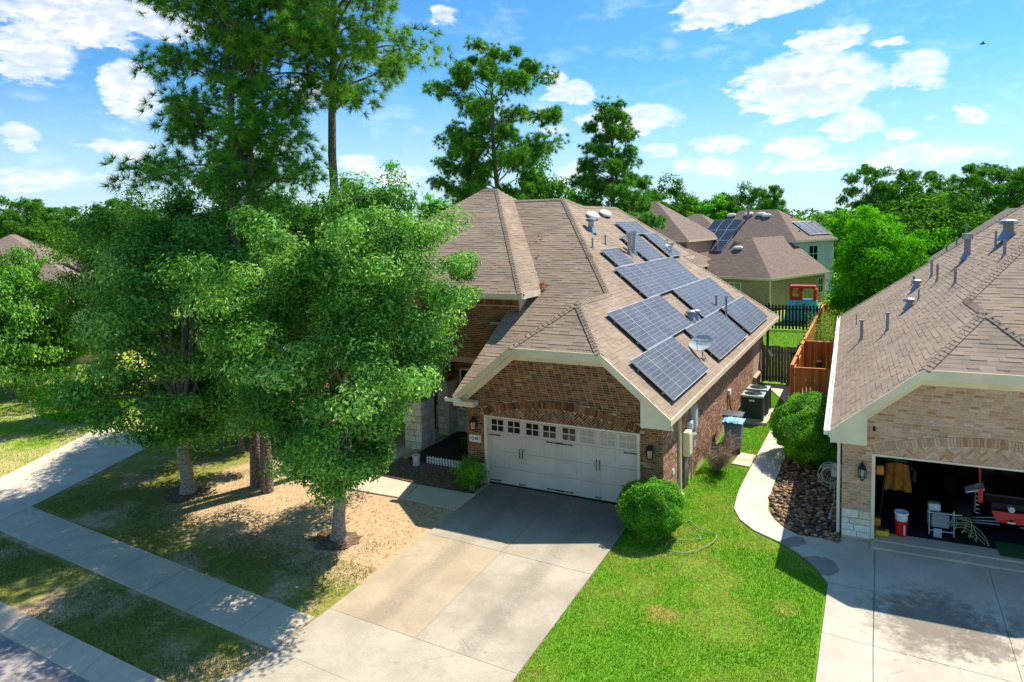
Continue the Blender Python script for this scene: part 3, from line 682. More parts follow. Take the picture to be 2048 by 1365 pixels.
def text_mesh(cu, name, parent, loc, rot):
    t = bpy.data.objects.new('tmp', cu); COL.objects.link(t); dg = bpy.context.evaluated_depsgraph_get()
    me = bpy.data.meshes.new_from_object(t.evaluated_get(dg)); bpy.data.objects.remove(t)
    o = bpy.data.objects.new(name, me); COL.objects.link(o); o.parent = parent; o.location = loc
    o.rotation_euler = rot; return o
def build_house(T, name, label, main):
    r = np.random.RandomState(11 if main else 23); base = T((2.46, 6, 0))
    H = thing(name, label, 'house', base)
    pal = BRK_MAIN if main else BRK_PALE; mort = 'mortar' if main else 'mortar_pale'
    # ---- walls
    w = MB()
    def vpoly(pts, th, axis):   # vertical wall panel from (a,z) outline
        a = [T(p) for p in pts]; b = [T((p[0]+(th if axis == 'x' else 0), p[1]+(th if axis == 'y' else 0), p[2])) for p in pts]; n = len(a)
        w.add(a+b, [tuple(range(n)), tuple(range(2*n-1, n-1, -1))]+[(i, i+n, (i+1) % n+n, (i+1) % n) for i in range(n)])
    vpoly([(-.7, 0, -.1), (-.08, 0, -.1), (-.08, 0, DH+.06), (-.7, 0, DH+.06)], .2, 'y')
    vpoly([(DW+.08, 0, -.1), (5.62, 0, -.1), (5.62, 0, DH+.06), (DW+.08, 0, DH+.06)], .2, 'y')
    vpoly([(-.7, 0, DH+.06), (5.62, 0, DH+.06), (5.62, 0, roofline(5.62)), (3.80, 0, 4.40), (1.12, 0, 4.40), (-.7, 0, roofline(-.7))], .2, 'y')
    vpoly([(5.42, .2, -.1), (5.42, 18.6, -.1), (5.42, 18.6, 2.62), (5.42, .2, 2.62)], .2, 'x')
    vpoly([(-.7, .2, -.1), (-.7, 4.5, -.1), (-.7, 4.5, 5.2), (-.7, .2, 2.7)], .2, 'x')
    vpoly([(-10.2, 4.45, -.1), (-.7, 4.45, -.1), (-.7, 4.45, 3.2), (-10.2, 4.45, 3.2)], .2, 'y')
    vpoly([(-10.2, 3.45, 3.1), (-.55, 3.45, 3.1), (-.55, 3.45, 5.55), (-10.2, 3.45, 5.55)], .2, 'y')
    w.box(-10.2, -.55, 3.45, 4.6, 3.0, 3.1, T)
    vpoly([(-10.2, 18.4, -.1), (5.42, 18.4, -.1), (5.42, 18.4, 2.62), (-10.2, 18.4, 2.62)], .2, 'y')
    vpoly([(-10.4, 4.45, -.1), (-10.4, 18.6, -.1), (-10.4, 18.6, 5.5), (-10.4, 4.45, 5.5)], .2, 'x')
    if main: vpoly([(1.25, 17.5, 2.6), (1.25, 20.2, 2.6), (1.25, 20.2, 6.0), (1.25, 17.5, 6.0)], .2, 'x'); vpoly([(-4.4, 20.0, 2.6), (1.25, 20.0, 2.6), (1.25, 20.0, 6.0), (-4.4, 20.0, 6.0)], .2, 'y')
    wall = w.obj('wall', mort, H)
    # ---- bricks
    B = Pieces()
    lowst = .62 if main else .70
    def iv(z):
        l = max(-.7, (z-2.57)/SR-.98+.02); rr = min(5.62, 5.9-(z-2.57)/SR-.02)
        if z > 4.36: return []
        if z < DH+.03: return [(-.7, -.08), (DW+.08, 5.62)]
        return [(l, rr)]
    def skip(x, z): return z < arch(x)+.245 and abs(x-DW/2) < DW/2+.16 and z > DH
    brickwall(B, T, (0, 0, 0), (1, 0, 0), (0, 0, 1), (0, -1, 0), 4.17, iv, pal, r, skip, z0=lowst+.005)
    # soldier courses under the eave break and over the stone
    O, U, V, N = frame(T, (0, 0, 0), (1, 0, 0), (0, 0, 1), (0, -1, 0))
    x = 1.0
    while x < 3.9: B.add(O+U*(x+.034)+V*4.275, U, V, N, .057, .2, .014, jitter(pal[pick(pal, r)][0], r)); x += .068
    # segmental soldier arch
    n = 76
    for i in range(n):
        x = -.1+(DW+.2)*(i+.5)/n; dz = (arch(x+.01)-arch(x-.01))/.02 if abs(x-DW/2) < DW/2+.1 else 0
        zc = max(arch(x), DH+.02)+.125; t = math.atan(dz); u2_ = U*math.cos(t)+V*math.sin(t); v2_ = -U*math.sin(t)+V*math.cos(t)
        B.add(O+U*x+V*zc, u2_, v2_, N, .055, .215, .022, jitter(pal[pick(pal, r)][0], r))
    # herringbone filling between door head and arch
    bw, bh = .196, .065; a45 = math.pi/4; cutm = MB(); cutc = []
    for i in range(-14, 20):
        for j in range(-16, 16):
            for k in (0, 1):
                # herringbone lattice in units of bh
                gx = i*1.0*bh+j*3*bh; gy = i*1.0*bh-j*3*bh
                px, py = (gx+1.5*bh, gy+.5*bh) if k == 0 else (gx+3.5*bh, gy-.5*bh)
                X = (px-py)*math.cos(a45)+DW/2; Z = (px+py)*math.sin(a45)+DH+.1
                if not (-.02 < X < DW+.02) or Z < DH-.04 or Z > arch(X)+.03: continue
                ang = a45 if k == 0 else a45+math.pi/2; u2_ = U*math.cos(ang)+V*math.sin(ang); v2_ = -U*math.sin(ang)+V*math.cos(ang)
                if Z < DH+.15:   # brick cut along the door head
                    ca, sa = math.cos(ang), math.sin(ang); hw, hh = (bw-.012)/2, (bh-.013)/2; lim = DH+.052
                    q = [(X+a_*ca-b_*sa, Z+a_*sa+b_*ca) for a_, b_ in ((-hw, -hh), (hw, -hh), (hw, hh), (-hw, hh))]; cl = []
                    for t_ in range(4):
                        p_, n_ = q[t_], q[(t_+1) % 4]
                        if p_[1] >= lim: cl.append(p_)
                        if (p_[1] >= lim) != (n_[1] >= lim): f_ = (lim-p_[1])/(n_[1]-p_[1]); cl.append((p_[0]+(n_[0]-p_[0])*f_, lim))
                    if len(cl) < 3: continue
                    nb_ = len(cl); cc = jitter(pal[pick(pal, r)][0], r)
                    cutm.add([tuple(O+U*x_+V*z_+N*d_) for d_ in (0., .006) for x_, z_ in cl], [tuple(range(nb_, 2*nb_))]+[(k_, (k_+1) % nb_, (k_+1) % nb_+nb_, k_+nb_) for k_ in range(nb_)]); cutc += [(*cc, 1)]*(2*nb_)
                    continue
                B.add(O+U*X+V*Z, u2_, v2_, N, bw-.012, bh-.013, .006, jitter(pal[pick(pal, r)][0], r))
    cme = cutm.mesh('cut_brick', 'brick'); ca_ = cme.attributes.new('Col', 'FLOAT_COLOR', 'POINT'); ca_.data.foreach_set('color', np.array(cutc, np.float32).ravel()); link('cut_brick', cme, wall)['kind'] = 'stuff'
    # side wall
    win = (15.5, 17.5, .72, 2.4)
    def ivs(z): return [(0, win[0]), (win[1], 18.6)] if main and win[2] < z < win[3] else [(0, 18.6)]
    brickwall(B, T, (5.62, 0, 0), (0, 1, 0), (0, 0, 1), (1, 0, 0), 2.6, ivs, BRK_SIDE_SUN if main else pal, r, z0=.16)
    if main:
        brickwall(B, T, (-.55, 3.45, 3.2), (-1, 0, 0), (0, 0, 1), (0, -1, 0), 2.0, lambda z: [(0, 4.2)], pal, r)
        O2, U2, V2, N2 = frame(T, (-.55, 3.45, 0), (-1, 0, 0), (0, 0, 1), (0, -1, 0)); x = 0
        while x < 4.2: B.add(O2+U2*(x+.034)+V2*5.32, U2, V2, N2, .057, .2, .014, jitter(pal[pick(pal, r)][0], r)); x += .068
        brickwall(B, T, (-.9, 4.45, 0), (-1, 0, 0), (0, 0, 1), (0, -1, 0), 3.1, lambda z: [(0, 1.5), (2.8, 9)] if z < 2.55 else [(0, 9)], pal, r, z0=.95)
        brickwall(B, T, (-.7, 0, 0), (0, 1, 0), (0, 0, 1), (-1, 0, 0), 2.6, lambda z: [(0, 4.4)], pal, r, z0=.62)
    B.build('brick', 'brick_field', 'brick', wall, 300)
    # ---- stone base
    S = Pieces()
    for x0, x1 in ((-.7, -.08), (DW+.08, 5.62)): stonewall(S, T, (x0, 0, 0), (1, 0, 0), (0, 0, 1), (0, -1, 0), x1-x0, lowst, r, .17)
    if main: stonewall(S, T, (-4.0, 4.45, 0), (1, 0, 0), (0, 0, 1), (0, -1, 0), 3.2, .95, r)
    S.build('stone_block', 'stone_field', 'stone', wall, 300)
    # ---- roof
    Rp = [EF, EB, (1.74, 18.19, 6.215), (1.74, 20.5, 6.215), (-1.42, 16.6, 8.848), (-1.42, 12.0, 8.848), HT, RE, PK, BR_] if main else [EF, EB, (-1.843, 14.6, 9.2), HT, RE, PK, BR_]
    Pp = [(-1.05, -.3, 2.75), EL, RE, HT, RL, (-1.05, 4.2, 5.405)]
    Hp = [BL_, BR_, PK]; Lp = [EL, BL_, PK, RE]
    PKR, PKL = (-5.0, 10.2, 9.75), (-5.8, 10.2, 9.75); FR, FL, BRr, BLl = (-.2, 3.0, 5.68), (-10.6, 3.0, 5.68), (-.2, 17.4, 5.68), (-10.6, 17.4, 5.68)
    Up = [FR, PKR, PKL, FL]; Us = [FR, BRr, PKR]; Ub = [BRr, BLl, PKL, PKR]; Ul = [FL, PKL, BLl]
    if main: extra = [[EB, (-4.6, 22.35, 2.75), (-4.6, 18.19, 6.215), (1.74, 18.19, 6.215)], [(1.74, 20.5, 6.215), (-4.6, 20.5, 6.215), (-1.42, 16.6, 8.848)], [(-1.42, 16.6, 8.848), (-4.6, 20.5, 6.215), (-4.6, 11, 6.2), (-1.42, 12, 8.848)]]
    else: extra = [[EB, (-10.5, 22.35, 2.75), (-10.5, 14.6, 9.2), (-1.843, 14.6, 9.2)]]
    planes = [Rp, Pp, Hp, Lp, Up, Us, Ub, Ul]+extra
    d = MB()
    for p in planes: d.slab([Vector(q)-Vector((0, 0, .004)) for q in p], .13, T)
    roof = d.obj('roof', 'deck', H)
    tint = (1, 1, 1) if main else (1.08, 1.09, 1.1)
    sh = Shingles(tint)
    for p in planes:
        if p in (Ub, Ul): continue
        sh.plane([T(q) for q in p], r)
    sh.build(roof, 300)
    TT = lambda pl: [T(q) for q in pl]
    nR, nP, nH, nL, nUp, nUs = [pn(TT(p)) for p in (Rp, Pp, Hp, Lp, Up, Us)]
    for a, b, n1, n2 in ((BR_, PK, nR, nH), (BL_, PK, nL, nH), (PK, RE, nR, nL), (RE, HT, nR, nP), (HT, RL, nP, (0, .6, 1)), (FR, PKR, nUp, nUs), (PKR, PKL, nUp, (0, .6, 1))):
        ridge_cap(T(a), T(b), n1, n2, roof, r, tint)
    if main:
        for a, b in (((-1.42, 12, 8.848), (-1.42, 16.6, 8.848)), (HT, (-1.42, 12, 8.848)), ((1.74, 20.5, 6.215), (-1.42, 16.6, 8.848)), (EB, (1.74, 18.19, 6.215))): ridge_cap(T(a), T(b), nR, (-.5, .6, 1), roof, r, tint)
    else: ridge_cap(T(EB), T((-1.843, 14.6, 9.2)), nR, (-.05, .83, 1), roof, r, tint)
    # ---- fascia, soffit, gutters
    def rake(a, b, y0=-.33, h=.22):
        q = []
        for yy in (y0, y0+.035):
            q += [(a[0], yy, a[2]-h), (b[0], yy, b[2]-h), (b[0], yy, b[2]+.02), (a[0], yy, a[2]+.02)]
        m = MB(); m.hexa([T(p) for p in q]); m.obj('fascia', 'trim', H)
        s = MB(); s.hexa([T(p) for p in [(a[0], -.295, a[2]-.2), (b[0], -.295, b[2]-.2), (b[0], .0, b[2]-.2), (a[0], .0, a[2]-.2), (a[0], -.295, a[2]-.17), (b[0], -.295, b[2]-.17), (b[0], .0, b[2]-.17), (a[0], .0, a[2]-.17)]]); s.obj('soffit', 'soffit', H)
        f = MB(); f.hexa([T(p) for p in [(a[0], -.035, a[2]-.40), (b[0], -.035, b[2]-.40), (b[0], -.001, b[2]-.40), (a[0], -.001, a[2]-.40), (a[0], -.035, a[2]-.2), (b[0], -.035, b[2]-.2), (b[0], -.001, b[2]-.2), (a[0], -.001, a[2]-.2)]]); f.obj('frieze_board', 'trim', H)
    rake(EF, BR_); rake(BR_, BL_); rake(BL_, EL)
    MB().box(5.08, 5.9, -.325, -.002, 2.46, 2.62, T).obj('eave_return', 'trim', H)
    MB().add([T(p) for p in [(5.08, -.32, 2.62), (5.88, -.32, 2.62), (5.88, -.32, 2.66), (5.08, -.32, 3.3), (5.08, -.003, 2.62), (5.88, -.003, 2.62), (5.88, -.003, 2.66), (5.08, -.003, 3.3)]], [(0, 1, 2, 3), (7, 6, 5, 4), (0, 4, 5, 1), (1, 5, 6, 2), (2, 6, 7, 3), (3, 7, 4, 0)]).obj('eave_return', 'trim', H)
    MB().box(-1.0, -.28, -.325, -.002, 2.46, 2.62, T).obj('eave_return', 'trim', H)
    MB().box(5.9, 5.935, -.33, 22.36, 2.58, 2.755, T).obj('fascia', 'trim', H)
    MB().box(5.63, 5.9, -.28, 22.3, 2.565, 2.59, T).obj('soffit', 'soffit', H)
    def gutter(x0, x1, y0, y1, z, along):
        m = MB()
        if along == 'y': m.box(x0, x1, y0, y1, z-.11, z-.10, T); m.box(x0, x0+.01, y0, y1, z-.1, z, T); m.box(x1-.01, x1, y0, y1, z-.1, z+.005, T); m.box(x0+.01, x1-.01, y0, y0+.01, z-.1, z, T)
        else: m.box(x0, x1, y0, y1, z-.11, z-.10, T); m.box(x0, x1, y0, y0+.01, z-.1, z, T); m.box(x0, x0+.01, y0+.01, y1, z-.1, z, T); m.box(x1-.01, x1, y0+.01, y1, z-.1, z, T)
        return m.obj('gutter', 'white', H)
    if not main: gutter(5.94, 6.05, -.3, 22.3, 2.74, 'y')
    gutter(-1.24, -.7, -.46, -.34, 2.72, 'x')
    MB().box(-10.6, -.2, 2.97, 3.0, 5.5, 5.69, T).obj('fascia', 'trim', H); MB().box(-.2, -.17, 2.97, 4.5, 5.5, 5.69, T).obj('fascia', 'trim', H)
    MB().box(-10.5, -.22, 3.0, 3.45, 5.47, 5.49, T).obj('soffit', 'soffit', H)
    if main:
        MB().box(1.74, 1.77, 18.1, 20.53, 6.05, 6.225, T).obj('fascia', 'trim', H); MB().box(-4.5, 1.77, 20.5, 20.53, 6.05, 6.225, T).obj('fascia', 'trim', H)
        m = MB(); m.add([T(p) for p in [(-.54, 3.5, 4.3), (-.54, 3.5, 5.5), (-.54, 5.0, 5.5), (-.54, 5.0, 5.6), (-.56, 3.5, 4.3), (-.56, 3.5, 5.5), (-.56, 5, 5.5), (-.56, 5., 5.6)]], [(0, 1, 2, 3), (7, 6, 5, 4)]); m.obj('side_panel', 'trim', H)
        MB().box(-1.6, -.75, 3.2, 3.43, 4.55, 4.62, T).obj('flashing_box', 'galv', H)
    # ---- garage opening
    tr = MB(); tr.box(-.08, .0, -.02, .16, -.02, DH+.05, T); tr.box(DW, DW+.08, -.02, .16, -.02, DH+.05, T); tr.box(.0, DW, -.02, .16, DH, DH+.05, T); tr.obj('door_casing', 'trim', H)
    if main:
        D = MB().box(0, DW, .13, .16, 0, DH, T).obj('garage_door', 'door', H)
        hs = DH/4
        for k in range(3):
            z0 = k*hs; MB().box(.004, DW-.004, .108, .13, z0+.006, z0+hs-.006, T).obj('door_section', 'door', D, bevel=.004)
            for j in range(8):
                x0 = .06+j*.6; m = MB()
                for a_ in ((x0+.05, x0+.54, z0+.07, z0+.09), (x0+.05, x0+.54, z0+hs-.09, z0+hs-.07), (x0+.05, x0+.07, z0+.09, z0+hs-.09), (x0+.52, x0+.54, z0+.09, z0+hs-.09)): m.box(a_[0], a_[1], .100, .108, a_[2], a_[3], T)
                m.obj('raised_panel', 'door', D)
        MB().box(.004, DW-.004, .118, .13, 3*hs+.006, DH-.006, T).obj('door_section', 'door', D)
        for j in range(8):
            x0 = .13+j*.605-(0 if j % 2 == 0 else .03); x1 = x0+.42; z0, z1 = 3*hs+.09, DH-.08
            m = MB(); m.box(x0-.03, x0, .085, .118, z0-.03, z1+.03, T); m.box(x1, x1+.03, .085, .118, z0-.03, z1+.03, T); m.box(x0, x1, .085, .118, z0-.03, z0, T); m.box(x0, x1, .085, .118, z1, z1+.03, T)
            m.box((x0+x1)/2-.014, (x0+x1)/2+.014, .09, .118, z0, z1, T); m.box(x0, (x0+x1)/2-.014, .09, .118, (z0+z1)/2-.014, (z0+z1)/2+.014, T); m.box((x0+x1)/2+.014, x1, .09, .118, (z0+z1)/2-.014, (z0+z1)/2+.014, T)
            m.obj('window_frame', 'door', D)
            for a_ in (0, 1):
                for b_ in (0, 1):
                    xa = x0 if a_ == 0 else (x0+x1)/2+.014; xb = (x0+x1)/2-.014 if a_ == 0 else x1; za = z0 if b_ == 0 else (z0+z1)/2+.014; zb = (z0+z1)/2-.014 if b_ == 0 else z1
                    MB().box(xa, xb, .104, .117, za, zb, T).obj('pane', 'beigeglass' if j >= 5 else 'glass', D)
        def hinge(x, z, L, both=False):
            m = MB(); m.box(x, x+L, .085, .1, z-.012, z+.012, T); e = [x+L] if not both else [x, x+L]
            for q in e: m.box(q-.025, q+.025, .083, .1, z-.02, z+.02, T)
            if both: m.box(x+L*.35, x+L*.65, .082, .1, z-.022, z+.022, T)
            m.obj('strap_hinge', 'black', D)
        for z in (3*hs-.05, .1):
            hinge(.02, z, .38); hinge(DW/2-.4, z, .8, True); m = MB().box(DW-.4, DW-.02, .085, .1, z-.012, z+.012, T); m.box(DW-.42, DW-.37, .083, .1, z-.02, z+.02, T); m.obj('strap_hinge', 'black', D)
        for x in (1.12, 1.22, 3.62, 3.72):
            m = MB(); z = 1.06
            m.tube([T((x, .1, z-.15)), T((x, .055, z-.13)), T((x, .045, z)), T((x, .055, z+.13)), T((x, .1, z+.15))], .013, 6); m.obj('door_handle', 'black', D, smooth=True)
        for x in (1.17, 3.67):
            m = MB(); m.tube([T((x-.1, .1, .12)), T((x-.07, .05, .1)), T((x+.07, .05, .1)), T((x+.1, .1, .12))], .012, 6); m.obj('door_handle', 'black', D)
        MB().box(.0, DW, .09, .13, -.005, .03, T).obj('weather_seal', 'rubber', D)
        lantern(T, -.39, 1.88, H); lantern(T, 5.28, 1.72, H)
        pl = MB().box(-.62, -.2, -.035, -.013, 1.28, 1.5, T).obj('number_plaque', 'white', H)
        cu = bpy.data.curves.new('house_number', 'FONT'); cu.body = '12401'; cu.size = .15; cu.align_x = 'CENTER'; cu.align_y = 'CENTER'; cu.extrude = .003; cu.materials.append(MT['black'])
        text_mesh(cu, 'house_number', pl, T((-.41, -.041, 1.39)), (R(90), 0, 0))
    else:
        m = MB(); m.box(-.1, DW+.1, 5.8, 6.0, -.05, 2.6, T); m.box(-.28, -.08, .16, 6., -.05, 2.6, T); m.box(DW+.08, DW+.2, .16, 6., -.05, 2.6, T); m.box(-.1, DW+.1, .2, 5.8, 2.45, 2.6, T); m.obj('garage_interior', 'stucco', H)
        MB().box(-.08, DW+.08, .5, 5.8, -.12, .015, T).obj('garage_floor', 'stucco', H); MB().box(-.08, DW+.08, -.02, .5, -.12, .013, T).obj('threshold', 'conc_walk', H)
        MB().box(-.08, DW+.08, -.42, -.02, -.12, -.02, T).obj('garage_apron', 'conc_walk', H)
        lantern(T, 5.17, 1.72, H, coach=True)
        c = MB(); c.tube([T((4.93, -.36, 2.95)), T((4.93, -.46, 2.9))], .035, 8); c.obj('security_camera', 'black', H)
    # ---- side window, meters and pipes of the main house
    if main:
        y0, y1, z0, z1 = win
        wf = MB(); wf.box(5.5, 5.59, y0, y0+.06, z0, z1); wf.box(5.5, 5.59, y1-.06, y1, z0, z1); wf.box(5.5, 5.59, y0+.06, y1-.06, z0, z0+.06); wf.box(5.5, 5.59, y0+.06, y1-.06, z1-.06, z1); wf.box(5.5, 5.6, y0+.06, y1-.06, (z0+z1)/2-.03, (z0+z1)/2+.03); wf.box(5.5, 5.585, (y0+y1)/2-.03, (y0+y1)/2+.03, z0+.06, (z0+z1)/2-.03); wf.box(5.5, 5.585, (y0+y1)/2-.03, (y0+y1)/2+.03, (z0+z1)/2+.03, z1-.06)
        wo = wf.obj('window', 'white', H)
        for a_, b_ in ((y0+.06, (y0+y1)/2-.03), ((y0+y1)/2+.03, y1-.06)):
            for c_, d_, mt in ((z0+.06, (z0+z1)/2-.03, 'beigeglass'), ((z0+z1)/2+.03, z1-.06, 'glass')): MB().box(5.54, 5.56, a_, b_, c_, d_).obj('pane', mt, wo)
        MB().hexa([(5.63, y0-.08, z0-.12), (5.75, y0-.08, z0-.12), (5.75, y1+.08, z0-.12), (5.63, y1+.08, z0-.12), (5.63, y0-.08, z0), (5.75, y0-.08, z0-.04), (5.75, y1+.08, z0-.04), (5.63, y1+.08, z0)]).obj('sill', 'pinkbrick' if 'pinkbrick' in MT else 'pinecrest', wo)
        def ubox(n_, y, wd, z0, z1, dp, mat='greybox'):
            o = MB().box(5.635, 5.635+dp, y, y+wd, z0, z1).obj(n_, mat, H, bevel=.015); MB().box(5.635+dp, 5.635+dp+.012, y+.03, y+wd-.03, z0+.05, z1-.05).obj('box_cover', mat, o); return o
        ubox('meter_box', 3.05, .38, 1.55, 2.32, .16); ubox('meter_box', 2.1, .4, .98, 1.72, .2, 'trim'); ubox('meter_box', 2.62, .3, 1.62, 1.9, .14); ubox('meter_box', 2.95, .28, .95, 1.5, .13); ubox('meter_box', 2.55, .22, 1.3, 1.6, .12, 'white')
        m = MB(); m.lathe((5.84, 2.72, 1.45), [(.0, -.08), (.09, -.08), (.09, .08), (.0, .08)], 12); m.obj('electric_meter', 'glasspale', H)
        for y, z0, z1, rr in ((2.2, 0, .98, .03), (2.32, 0, .98, .03), (2.44, 0, 1.0, .035), (3.0, -.05, .95, .02), (3.12, 1.3, 1.6, .02), (2.75, .4, 1.4, .02), (2.52, 0, .6, .02)): MB().tube([(5.68, y, z0), (5.68, y, z1)], rr, 8).obj('conduit', 'pipe', H, smooth=True)
        m = MB().box(5.63, 5.70, 1.62, 1.72, .0, 2.55); m.hexa([(5.63, 1.62, 0), (5.7, 1.62, 0), (5.7, 1.72, 0), (5.63, 1.72, 0), (5.75, 1.6, -.06), (5.85, 1.6, -.06), (5.85, 1.74, -.06), (5.75, 1.74, -.06)]); m.obj('downspout', 'trim', H)
        MB().tube([(5.68, 1.35, .0), (5.68, 1.35, .55), (5.74, 1.35, .6)], .02, 6).obj('hose_bib', 'galv', H)
        MB().box(5.632, 5.66, .9, 1.05, .8, .95).obj('outlet_cover', 'white', H)
        MB().box(5.632, 5.72, 9.2, 9.5, 1.25, 1.45).obj('junction_box', 'white', H)
        for k, (yy, zz) in enumerate(((9.3, 1.25), (9.4, 1.2))):
            MB().tube([(5.68, yy, zz), (5.7, yy, zz-.4), (5.74, yy+.2, zz-.75), (5.85, yy+.6, zz-.85), (6.0, yy+.9, zz-.6)], .028, 6).obj('line_set', 'gold' if k == 0 else 'black', H, smooth=True)
        MB().box(5.34, 5.46, 21.85, 21.97, -.05, 2.58).obj('patio_post', 'black', H)
        MB().box(2.5, 2.62, 21.85, 21.97, -.05, 2.58).obj('patio_post', 'black', H)
        # roof fittings
        nRv = nR
        for c in ((-.9, 11.5), (-1.02, 13.5)): oval_vent((c[0]+.05, c[1], 2.75+SR*(5.9-c[0]-.05)), (0, 1, 0), nRv, 1.25, roof, 1.)
        vent_pipe(T, -.13, 9.56, .42, .12, roof, 'galv', 'hood'); vent_pipe(T, .68, 7.61, .42, .035, roof); vent_pipe(T, .58, 9.37, .42, .035, roof)
        vent_pipe(T, 1.16, 10.8, .8, .08, roof, 'galv', 'can'); vent_pipe(T, 1.12, 11.5, .8, .08, roof, 'galv', 'can')
        vent_pipe(T, 4.17, 9.3, .22, .1, roof, 'galv', 'hood'); vent_pipe(T, 4.22, 9.95, .22, .1, roof, 'galv', 'hood')
        vent_pipe(T, 4.3, 13.6, .6, .045, roof, 'pipe', 'flat'); vent_pipe(T, 4.75, 13.55, .95, .045, roof, 'pipe', 'flat')
        m = MB()
        for i in range(70):   # dry leaves gathered in the valley and on the slope
            t = r.rand(); x, y = (-.25+r.normal(0, .12), 4.7+r.normal(0, .15)) if i < 60 else (-.7-1.2*t+r.normal(0, .06), 5.4+2.6*t*1.02+r.normal(0, .1))
            z = 2.75+SP*(y+.3)+.05; a = r.uniform(0, 3.14); s = r.uniform(.025, .06); q = [(x+s*math.cos(a+k*1.57), y+s*math.sin(a+k*1.57), z+SP*s*math.sin(a+k*1.57)+r.uniform(0, .06)) for k in range(4)]; m.add(q, [(0, 1, 2, 3)])
        for i in range(4):
            x, y = 1.0+r.normal(0, .1), 6.6+r.normal(0, .1); z = 2.75+SP*(y+.3)+.04; s = .07; m.add([(x-s, y-s, z-SP*s), (x+s, y-s, z-SP*s), (x+s, y+s, z+SP*s+.03), (x-s, y+s, z+SP*s)], [(0, 1, 2, 3)])
        tag(m.obj('fallen_leaves', 'leaf_litter', roof), None, kind='stuff')
        # porch
        pw = MB(); pw.box(-4.52, -3.86, 1.9, 2.72, -.05, 3.55); pw.box(-4.3, -3.92, 3.8, 4.42, -.05, 3.2); pw.box(-6.75, -6.1, 1.9, 2.72, -.05, 3.55); pw.box(-6.8, -3.82, 1.88, 2.74, 3.3, 4.0); pwo = pw.obj('porch_pillar', 'mortar', H)
        S2 = Pieces(); B2 = Pieces()
        for x0, x1, y0_, y1_, hs_ in ((-4.52, -3.86, 1.9, 2.72, 1.75), (-4.3, -3.92, 3.8, 4.42, 2.1), (-6.75, -6.1, 1.9, 2.72, 1.75)):
            stonewall(S2, T, (x0-.03, y0_-.02, 0), (1, 0, 0), (0, 0, 1), (0, -1, 0), x1-x0+.06, hs_, r, .24); stonewall(S2, T, (x1+.02, y0_-.03, 0), (0, 1, 0), (0, 0, 1), (1, 0, 0), y1_-y0_+.05, hs_, r, .24)
            brickwall(B2, T, (x0, y0_, 0), (1, 0, 0), (0, 0, 1), (0, -1, 0), 3.5, lambda z: [(0, x1-x0)], pal, r, z0=hs_+.02); brickwall(B2, T, (x1, y0_, 0), (0, 1, 0), (0, 0, 1), (1, 0, 0), 3.5, lambda z: [(0, y1_-y0_)], pal, r, z0=hs_+.02, off=1)
        S2.build('stone_block', 'stone_field', 'stone', pwo, 200); B2.build('brick', 'brick_field', 'brick', pwo, 60)
        uvpoly('porch_roof', [(-7.1, 1.6, 4.0), (-3.5, 1.6, 4.0), (-3.5, 3.4, 5.0), (-7.1, 3.4, 5.0)], 'farroof', H, .15)
        ed = MB().box(-6.0, -4.9, 4.40, 4.44, 0, 2.3).obj('front_door', 'black', H); MB().box(-5.05, -5.0, 4.33, 4.39, 1.0, 1.1).obj('door_knob', 'galv', ed)
        wf = MB(); wf.box(-3.7, -3.63, 4.38, 4.45, .9, 2.55); wf.box(-2.47, -2.4, 4.38, 4.45, .9, 2.55); wf.box(-3.63, -2.47, 4.38, 4.45, .9, .97); wf.box(-3.63, -2.47, 4.38, 4.45, 2.48, 2.55); wf.box(-3.63, -2.47, 4.38, 4.45, 1.7, 1.76)
        wo = wf.obj('window', 'white', H); MB().box(-3.63, -2.47, 4.41, 4.43, .97, 1.7).obj('pane', 'glass', wo); MB().box(-3.63, -2.47, 4.41, 4.43, 1.76, 2.48).obj('pane', 'glass', wo); MB().box(-3.78, -2.32, 4.3, 4.44, .82, .9).obj('sill', 'brick', wo) if 0 else MB().box(-3.78, -2.32, 4.3, 4.44, .82, .9).obj('sill', 'mortar', wo)
    else:
        for x, y, h, rr, mt, cp in ((1.47, 12.43, .72, .11, 'pipe', 'can'), (.55, 10.3, .5, .16, 'pipe', 'hood'), (.96, 9.98, .6, .035, 'pipe', None), (1.12, 7.41, .5, .045, 'pipe', None), (2.31, 8.41, .5, .045, 'pipe', None), (2.52, 11.54, .65, .04, 'pipe', None), (2.52, 13.6, .7, .045, 'pipe', None), (3.05, 13.41, .22, .1, 'galv', 'hood'), (3.53, 9.91, .22, .1, 'galv', 'hood'), (3.22, 10.22, .4, .03, 'pipe', None), (5.07, 9.97, .72, .055, 'pipe', 'flat'), (5.2, 14.8, .5, .02, 'pipe', None), (3.0, 15.5, .3, .05, 'pipe', None), (4.3, 8.2, .6, .05, 'pipe', 'flat')): vent_pipe(T, x, y, h, rr, roof, mt, cp)
        MB().tube([T((5.7, .12, 0)), T((5.7, .12, 2.5))], .04, 8).obj('downspout', 'white', H)
    return H
main_house = build_house(idT, 'brick_house', 'dark brown brick house with white garage door and solar panels on its roof', True)
right_house = build_house(rightT, 'brick_house', 'tan brick house with open garage beside the bare gravel bed', False)

